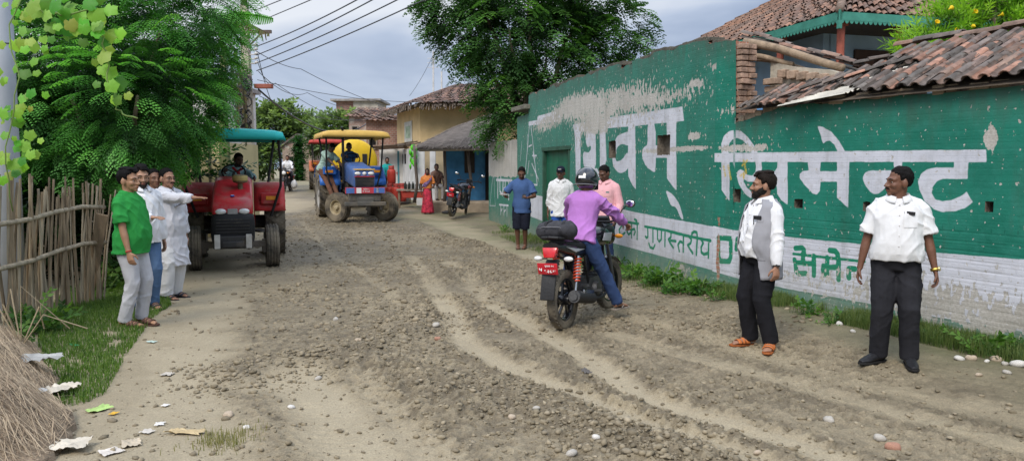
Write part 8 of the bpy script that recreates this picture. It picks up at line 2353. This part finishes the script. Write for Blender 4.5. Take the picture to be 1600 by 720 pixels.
sh2 = empty('straw_heap', (-3.85, 5.35, 0), .607, 'heap of brown straw in the bottom left corner', 'straw')
def moundz(x, y):
    m = np.clip((.62 + .12 * (fbm2(y * 3, y * 0, 2, 4) - .5) - x) / .55, 0, 1); m = m * m * (3 - 2 * m) * np.clip((1.9 - np.abs(y)) / .7, 0, 1)
    return m * (.20 * np.exp(-((x + .25) / .7) ** 2) + .06 * fbm2(x * 5, y * 5, 3, 2) + .06) + .10 * (m > 0) * m
xx, yy = np.meshgrid(np.linspace(-1.5, .75, 60), np.linspace(-2, 2, 70)); zz = moundz(xx, yy); zz = np.where(zz < .03, -.15, zz)
link('straw_mound', npmesh('straw_mound', np.stack([xx, yy, zz], -1).reshape(-1, 3), gridfaces(70, 60), smooth=True), mat('straw_base', (.22, .165, .11), .95, .3, 8, .8, 40), sh2)
n = 15000; x = rng.uniform(-1.4, .66, n); y = rng.uniform(-1.9, 1.9, n); a = rng.normal(2.3, .6, n); L0 = .10 + .22 * rng.random(n); ex, ey = x + np.cos(a) * L0, y + np.sin(a) * L0; k = (moundz(x, y) > .04); P = np.stack([x, y, moundz(x, y) + .012 * rng.random(n)], 1)[k]
E = np.stack([ex, ey, moundz(ex, ey) + .004 + .05 * rng.random(n) ** 2], 1)[k]; M_ = (P + E) / 2; M_[:, 2] = np.maximum(M_[:, 2], moundz(M_[:, 0], M_[:, 1]) + .008); wv = (np.stack([-np.sin(a), np.cos(a), 0 * a], 1) * .0016)[k]; n = len(P)
V = np.stack([P - wv, P + wv, M_ + wv, M_ - wv, M_ - wv, M_ + wv, E + wv, E - wv], 1).reshape(-1, 3); t = rng.random((n, 1)); C = np.array([[.18, .13, .085]]) * (1 - t) + np.array([[.46, .36, .24]]) * t
link('straw', npmesh('straw', V, np.arange(8 * n).reshape(-1, 4), np.repeat(C, 8, 0)), mat('straw', (1, 1, 1)), sh2)


def sheet(name, px, py, w_, h_, m, label, group=None, crump=.25, dz=.02, cat='litter'):
    p = g(px, py); sx, sy = w_ / F * p.y * .4, h_ / F * p.y * .85; n = 14; u, v = np.meshgrid(np.linspace(-1, 1, n), np.linspace(-1, 1, n)); r_ = 1 + .35 * (fbm2(u * 1.5 + px, v * 1.5, 2, 1) - .5) * 2
    zz = crump * max(sx, sy * .5) * (np.abs(2 * fbm2(u * 2.6 + px, v * 2.6 + py, 3, 7) - 1) * 2.2) ; V = np.stack([u * sx * r_, v * sy * r_, zz], -1).reshape(-1, 3)
    o = link(name, npmesh(name, V, gridfaces(n, n), smooth=True), m); o.location = (p.x, p.y, H(p.x, p.y, .05) + dz); o.rotation_euler = (0, 0, px % 7); tag(o, label, cat, group)


PLS = mat('plastic_white', (.42, .42, .40), .35, .2, 6, .2, 40, trans=.25); PAP = mat('paper_dirty', (.52, .47, .38), .8, .25, 6, .3, 30)
LG = 'litter on the left verge'
sheet('plastic_bag', 58, 603, 54, 40, PLS, 'crumpled translucent plastic bag on top of the straw heap', LG, .26, .20); sheet('plastic_bag', 40, 650, 50, 30, PLS, 'torn white plastic bag at the foot of the straw heap', LG, .22, .14); sheet('plastic_bag', 95, 620, 60, 26, PAP, 'grey cement bag scrap right of the straw heap', LG, .2, .06); sheet('plastic_bag', 110, 705, 56, 30, PAP, 'cream sheet of plastic at the bottom edge', LG, .2, .04)
for k, (px, py, w_, h_, c_, lab) in enumerate([(155, 640, 44, 14, (.35, .50, .16), 'pale green wrapper on the edge of the grass'), (178, 647, 12, 8, (.60, .35, .04), 'small orange wrapper beside the pale green one'), (116, 548, 10, 14, (.05, .35, .15), 'green and blue packet standing in the grass'), (237, 536, 20, 6, (.42, .52, .46), 'pale mint scrap on the path near the feet of the green t-shirt man'), (250, 663, 18, 8, (.62, .60, .56), 'white scrap on the pale path'),
                                       (258, 633, 12, 6, (.62, .60, .56), 'small white scrap further up the pale path'), (290, 677, 74, 10, (.46, .36, .20), 'long dry leaf sheath lying on the pale path'), (205, 695, 44, 16, (.45, .38, .28), 'brown paper scrap at the bottom left'), (172, 708, 36, 18, (.55, .50, .44), 'pale torn paper at the bottom left edge'), (915, 587, 34, 8, (.10, .09, .08), 'dark flat leaf on the mud between the ruts'), (1092, 418, 16, 10, (.45, .55, .25), 'light green wrapper among the weeds by the wall'), (985, 433, 16, 14, (.48, .60, .22), 'pale lime wrapper in the weeds beside the motorcycle'),
                                       (230, 676, 26, 10, (.5, .46, .4), 'curled grey scrap beside the straw'), (262, 585, 22, 10, (.44, .40, .34), 'flat grey scrap on the pale path beside the grass')]):
    sheet('wrapper', px, py, w_, h_, mat('wrapper_%d' % k, c_, .6, .2, 8, .2, 30), lab, 'small scraps of litter', .14, .010)
mb = MB()
for k in range(6): a0 = random.uniform(-.5, .5); mb.tube([(0, 0, 0), (.2 * math.cos(k), .1 * math.sin(k * 2), .28 + .05 * k), (.45 * math.cos(k + a0), .2, .12)], .006, 5)
o = mb.build('dry_twig', mat('twig', (.34, .27, .17), .9)); q = g(35, 570); o.location = (q.x, q.y, .15); tag(o, 'bunch of dry curved twigs leaning on the fence foot', 'twigs')

BUSH = [(-7.9, 10.0, 2.6), (-7.6, 12.2, 3.2), (-8.6, 7.2, 3.0), (-8.2, 15.5, 3.8), (-11, 11, 5.), (-12.5, 18, 5.5), (-14, 26, 5), (-10.5, 5.2, 3.6), (-15.5, 36, 6)]
BLAB = ['dark bush behind the right half of the fence', 'tall bush under the feathery tree', 'dark bush behind the steel pole', 'bush in the gap left of the cream shed', 'large bush deep behind the fence', 'broad dark tree behind the cream shed', 'dense tree left of the whitewashed house', 'bush at the far left behind the vine', 'tree far down the left side']
for k, (x_, y_, s_) in enumerate(BUSH):
    lo = [(x_ + random.uniform(-.35, .35) * s_, y_ + random.uniform(-.3, .3) * s_, s_ * random.uniform(.12, .52), s_ * random.uniform(.2, .32)) for _ in range(7)]
    tree('bush', (x_, y_, gz(y_)), lo, 3600 / (s_ * s_), TPL_B, .085 * s_ + .04, [(.006, .016, .005), (.014, .045, .010), (.03, .09, .02)], BLAB[k], .05 * s_ / 2, .4, 'bushes behind the fence', 'bush', nlimb=4, inner=.5)
BY = 16.4; bq = at(352, 300, BY); ban = empty('banana_plant', (bq.x, BY, 0), 0, 'banana plant with one fresh green leaf and drooping dead brown leaves by the concrete pole', 'banana plant'); ban['label'] = 'banana plant with one fresh green leaf and drooping dead brown leaves'
def blade(name, path, w_, colr, tat=.0, n=30, fold=.25, side=(0, 0, 1)):
    P = [Vector(at(px, py, BY + dy)) - Vector(ban.location) for px, py, dy in path]; pts = []
    for i in range(len(P) - 1):
        for t in np.linspace(0, 1, n // (len(P) - 1) + 1)[:-1]: pts.append(P[i].lerp(P[i + 1], t))
    m_ = len(pts); mb = MB(); wd = w_ / F * BY
    for i in range(m_ - 1):
        d = (pts[i + 1] - pts[i]).normalized(); x_ = d.cross(Vector(side)).normalized(); up_ = x_.cross(d); wi = wd * math.sin(PI * min(.98, max(.06, (i + .5) / m_))) ** .5
        for s in (-1, 1):
            wj = wi * (1 - tat * random.random()); dr_ = Vector((0, 0, -1)) * wj * (fold + tat * .9 * random.random()); gap = .12 * tat
            a_ = pts[i] + d * gap * .02; b2 = pts[i + 1]; mb.add([a_, b2, b2 + x_ * s * wj + dr_ * 1.0 - d * .02, a_ + x_ * s * wj + dr_], [(0, 1, 2, 3)], 0, tuple(c * random.uniform(1 - .3 * tat - .04, 1 + .3 * tat) for c in colr))
    mb.tube(pts, [.03 * (1 - i / m_) + .006 for i in range(m_)], 6, 0, tuple(c * .8 for c in colr)); mb.build(name, LEAF, ban, colors=True, fixn=False)
blade('green_leaf', [(352, 60, 0), (372, 22, 0), (400, 24, -.1), (430, 30, -.1)], 17, (.08, .32, .035), 0, fold=.3, side=(0, .5, 1))
blade('dead_leaf', [(340, 80, 0), (355, 25, -.1), (385, 35, -.2), (424, 55, -.2)], 17, (.13, .125, .05), .75, 40, 1.0); blade('dead_leaf', [(350, 60, 0), (368, 80, -.1), (380, 140, -.1), (386, 235, -.1)], 7, (.09, .08, .045), .85, 40, .6, (0, 1, .1))
blade('dead_leaf', [(345, 60, 0), (360, 95, .1), (372, 150, .1), (368, 215, .1)], 8, (.11, .085, .05), .85, 40, .6, (0, 1, .1)); blade('dead_leaf', [(335, 120, 0), (345, 150, .1), (352, 195, .1)], 9, (.14, .08, .04), .7, 20, .6, (0, 1, .1))
blade('green_leaf', [(325, 110, 0), (345, 112, -.1), (368, 132, -.1)], 12, (.04, .16, .03), .2); blade('green_leaf', [(330, 70, 0), (320, 20, 0), (300, -20, 0)], 16, (.07, .26, .035), .1)
mb = MB(); mb.tube([(0, 0, -.1), (.02, 0, 1.5), (.0, 0, 3.2), tuple(at(350, 70, BY) - Vector(ban.location))], [.14, .12, .10, .05], 12); mb.build('stem', mat('banana_stem', (.20, .20, .09), .8, .3, 4, .3, 20, stretch=(2, 2, .4)), ban, smooth=True)
UY = 22.; ub = at(389, 262, UY); up_ = empty('utility_pole', (ub.x, UY, gz(UY)), 0, 'tall square concrete utility pole hung with tangled cables behind the red tractor', 'pole')
L3 = lambda px, py, dy=0: Vector(at(px, py, UY + dy)) - up_.location
ztp = L3(388, 10).z; CON = mat('pole_concrete', (.42, .37, .30), .9, .2, 4, .4, 20)
mb = MB(); mb.loft([[Vector((sx * w_, sy * w_, z_)) for sx, sy in ((-1, -1), (1, -1), (1, 1), (-1, 1))] for z_, w_ in ((-.2, .17), (ztp, .10))]); mb.build('shaft', CON, up_, bevel=.015)
mb = MB(); mb.lathe([(.0, .24), (.06, .24), (.09, .14), (.06, .1), (.11, .04), (.11, 0)], (0, 0, ztp), n=14); mb.build('top_insulator', mat('ceramic_brown', (.07, .04, .03), .35), up_, smooth=True)
zc = L3(388, 50).z; mb = MB(); mb.bar((-.55, 0, zc), (.75, 0, zc), .08, .09); mb.bar((0, 0, zc - .5), (.5, 0, zc), .04); mb.bar((0, 0, zc - .5), (-.4, 0, zc), .04); mb.build('crossarm', mat('rusty_steel', (.12, .09, .075), .8, .3), up_)
for k in range(5):
    mb = MB(); z_ = L3(400, 72 + 7 * k).z; mb.tube([(.10, -.05, z_), (.32, -.08, z_)], .02, 6); mb.lathe([(0, .07), (.04, .06), (.055, .02), (.04, 0)], (.33, -.08, z_), n=10); mb.build('insulator', mat('ceramic_white', (.55, .53, .50), .4), up_, smooth=True)
mb = MB(); mb.box(L3(412, 135), (.5, .2, .12)); mb.build('clamp_red', mat('clamp_rust', (.30, .10, .07), .8), up_, bevel=.01)
mb = MB()
for k in range(34):
    a0 = L3(372 + 16 * random.random(), 118 + 90 * random.random(), -.15); pts = [a0 + Vector((.16 * math.cos(t * 2 + k), .12 * math.sin(t * 2 + k) - .1, .22 * math.sin(t + k * .7))) for t in np.linspace(0, 5, 14)]; mb.tube(pts, .014, 5)
for k in range(8): mb.ell(L3(376 + 8 * math.sin(k * 2), 128 + 10 * k, -.1), (.10 + .04 * math.sin(k), .09, .13), 8, 6)
mb.build('cable_tangle', mat('cable_dark', (.05, .05, .052), .7, .5, 6, .6, 18), up_)
OG = 'overhead wires'


def wire(pts, sag, r_, label, n=24):
    P = [Vector(at(*q)) for q in pts]; o = []
    for i in range(len(P) - 1):
        for t in np.linspace(0, 1, n)[(1 if i else 0):]: o.append(P[i].lerp(P[i + 1], t) - P[0] - Vector((0, 0, sag * 4 * t * (1 - t))))
    mb = MB(); mb.tube(o, r_, 5); w_ = mb.build('overhead_wire', mat('wire_dark', (.07, .075, .085), .6, .1, 5, 0), None, smooth=True); w_.location = P[0]; tag(w_, label, 'wire', OG)


for k, (a, b_) in enumerate([((410, 69), (558, 0)), ((416, 80), (582, 0)), ((426, 88), (621, 0)), ((429, 99), (650, 6))]):
    x0, y0 = 401, a[1] + (a[0] - 401) * .42; sl = (b_[1] - a[1]) / (b_[0] - a[0]); e = (b_[0] + 330, b_[1] + 330 * sl * 1.15)
    wire([(x0, y0, UY), (b_[0], b_[1], 15.5), (*e, 9)], .05, .014, ['topmost of the four parallel power lines crossing the sky', 'second of the four parallel power lines from the top', 'third of the four parallel power lines from the top', 'lowest of the four parallel power lines crossing the sky'][k])
wire([(400, 16, UY), (440, 0, 19), (520, -32, 14)], .0, .013, 'short power line leaving the pole top to the upper right'); wire([(422, 27, UY), (486, 0, 18), (560, -31, 13)], .0, .013, 'power line just below the one leaving the pole top')
wire([(400, 80, UY), (470, 108, 30), (600, 165, 36)], .1, .012, 'kinked service wire running to the brick houses'); wire([(404, 140, UY), (590, 178, 40)], 1.1, .028, 'thick sagging cable bundle from the pole to the brick houses'); wire([(405, 150, UY), (620, 170, 34)], .6, .010, 'thin sagging wire below the kinked service wire')
wire([(403, 85, UY), (425, 160, 24), (470, 176, 36)], .15, .010, 'service drop hanging steeply beside the pole'); wire([(402, 125, UY), (700, 158, 31)], .25, .009, 'thin wire reaching the yellow house roof'); wire([(676, 88, 31), (640, 150, 34)], .1, .008, 'aerial wire left of the yellow house ridge'); wire([(402, 95, UY), (430, 130, 26), (560, 190, 45)], .3, .010, 'loose wire curving down over the far trees')
wire([(404, 112, UY), (480, 145, 32), (600, 172, 37)], .3, .011, 'service wire between the kinked wire and the cable bundle')
for (px, y0, y1, lab) in ((677, 80, 138, 'tall white aerial mast behind the yellow house roof'), (690, 112, 138, 'short white aerial mast behind the yellow house roof')):
    q0, q1 = at(px, y1, 34), at(px, y0, 34); mb = MB(); mb.tube([(0, 0, -1), q1 - q0], .04, 8)
    if y0 < 100:
        for z_ in (.9, 1.1, 1.3): mb.bar((-.25, 0, z_), (.25, 0, z_), .02)
    o = mb.build('aerial_mast', mat('mast_white', (.55, .55, .55), .5)); o.location = q0; tag(o, lab, 'mast')

RG = mat('cylinder_red', (.42, .045, .03), .5, .2, 4, .1, 30, dirt=.2)
mb = MB(); mb.lathe([(.0, 0), (.13, 0), (.15, .03), (.16, .08), (.16, .42), (.14, .50), (.07, .55), (.03, .56), (.03, .60), (0, .60)], (0, 0, 0), n=22); cyl_me = mb.mesh('cylinder_body', True)
mb = MB(); mb.lathe([(.10, .54), (.105, .66), (.095, .66), (.09, .54)], (0, 0, 0), n=18); mb.tube([(.0, 0, .58), (0, 0, .64)], .02, 8); col_me = mb.mesh('collar', True); cyl_me.materials.append(RG); col_me.materials.append(mat('cylinder_collar', (.30, .04, .03), .6))
for k, (px, Y, dz, lab) in enumerate([(609, 27.6, 0, 'leftmost red gas cylinder on the ground by the shop'), (619, 27.4, 0, 'middle red gas cylinder on the ground by the shop'), (628, 27.6, 0, 'rightmost red gas cylinder on the ground by the shop'), (612, 28.0, .62, 'red gas cylinder standing above the others')]):
    q = at(px, 300, Y); o = empty('gas_cylinder', (q.x, Y, gz(Y) + dz + .12), k, lab, 'gas cylinder', 'red gas cylinders outside the shop')
    for me in (cyl_me, col_me): c = bpy.data.objects.new(me.name, me); col.objects.link(c); c.parent = o
mb = MB(); q = at(612, 300, 28.1); mb.box((.1, .25, .35), (1.1, .6, .70)); o = mb.build('stone_ledge', mat('concrete', (.33, .31, .28)), None, bevel=.02); o.location = (q.x, 28.0, gz(28) + .02); tag(o, 'low cement ledge behind the gas cylinders', 'ledge')
q = at(643, 308, 26.2); tb_ = empty('market_table', (q.x, 26.2, gz(26.2)), .1, 'low wooden table with a red box front outside the shop', 'table')
mb = MB(); mb.box((0, 0, .62), (1.0, .6, .05)); mb.build('tabletop', mat('plank_grey', (.28, .24, .19), .9, .3), tb_)
mb = MB(); mb.box((.1, -.15, .46), (.8, .2, .22)); mb.build('red_tray', mat('tray_red', (.45, .06, .04), .7, .2), tb_, bevel=.01)
for sx in (-.42, .42):
    for sy in (-.22, .22): mb = MB(); mb.box((sx, sy, .30), (.06, .06, .60)); mb.build('leg', WOOD, tb_)
for k in range(5):
    mb = MB(); mb.lathe([(0, 0), (.05, 0), (.055, .04), (.055, .16), (.02, .22), (.02, .26), (0, .26)], (0, 0, 0), n=12); o = mb.build('bottle', mat('bottle_dark', (.03, .035, .03), .3), None, smooth=True); o.location = (q.x - .2 + .13 * k, 26.15, gz(26.2) + .645); tag(o, 'dark bottle in the row on the low table outside the shop', 'bottle', 'bottles on the low table')
q = at(700, 328, 23.8); mb = MB(); mb.ell((0, 0, .05), (.2, .12, .06), 12, 8); me = remesh(mb, .02, 1, 'dark_cloth'); wrinkle(me, .03, 3, 8); o = link('dark_cloth', me, MATTE); o.location = (q.x, 23.8, gz(23.8)); tag(o, 'dark rag lying on the ground between the woman and the parked motorcycle', 'rag')
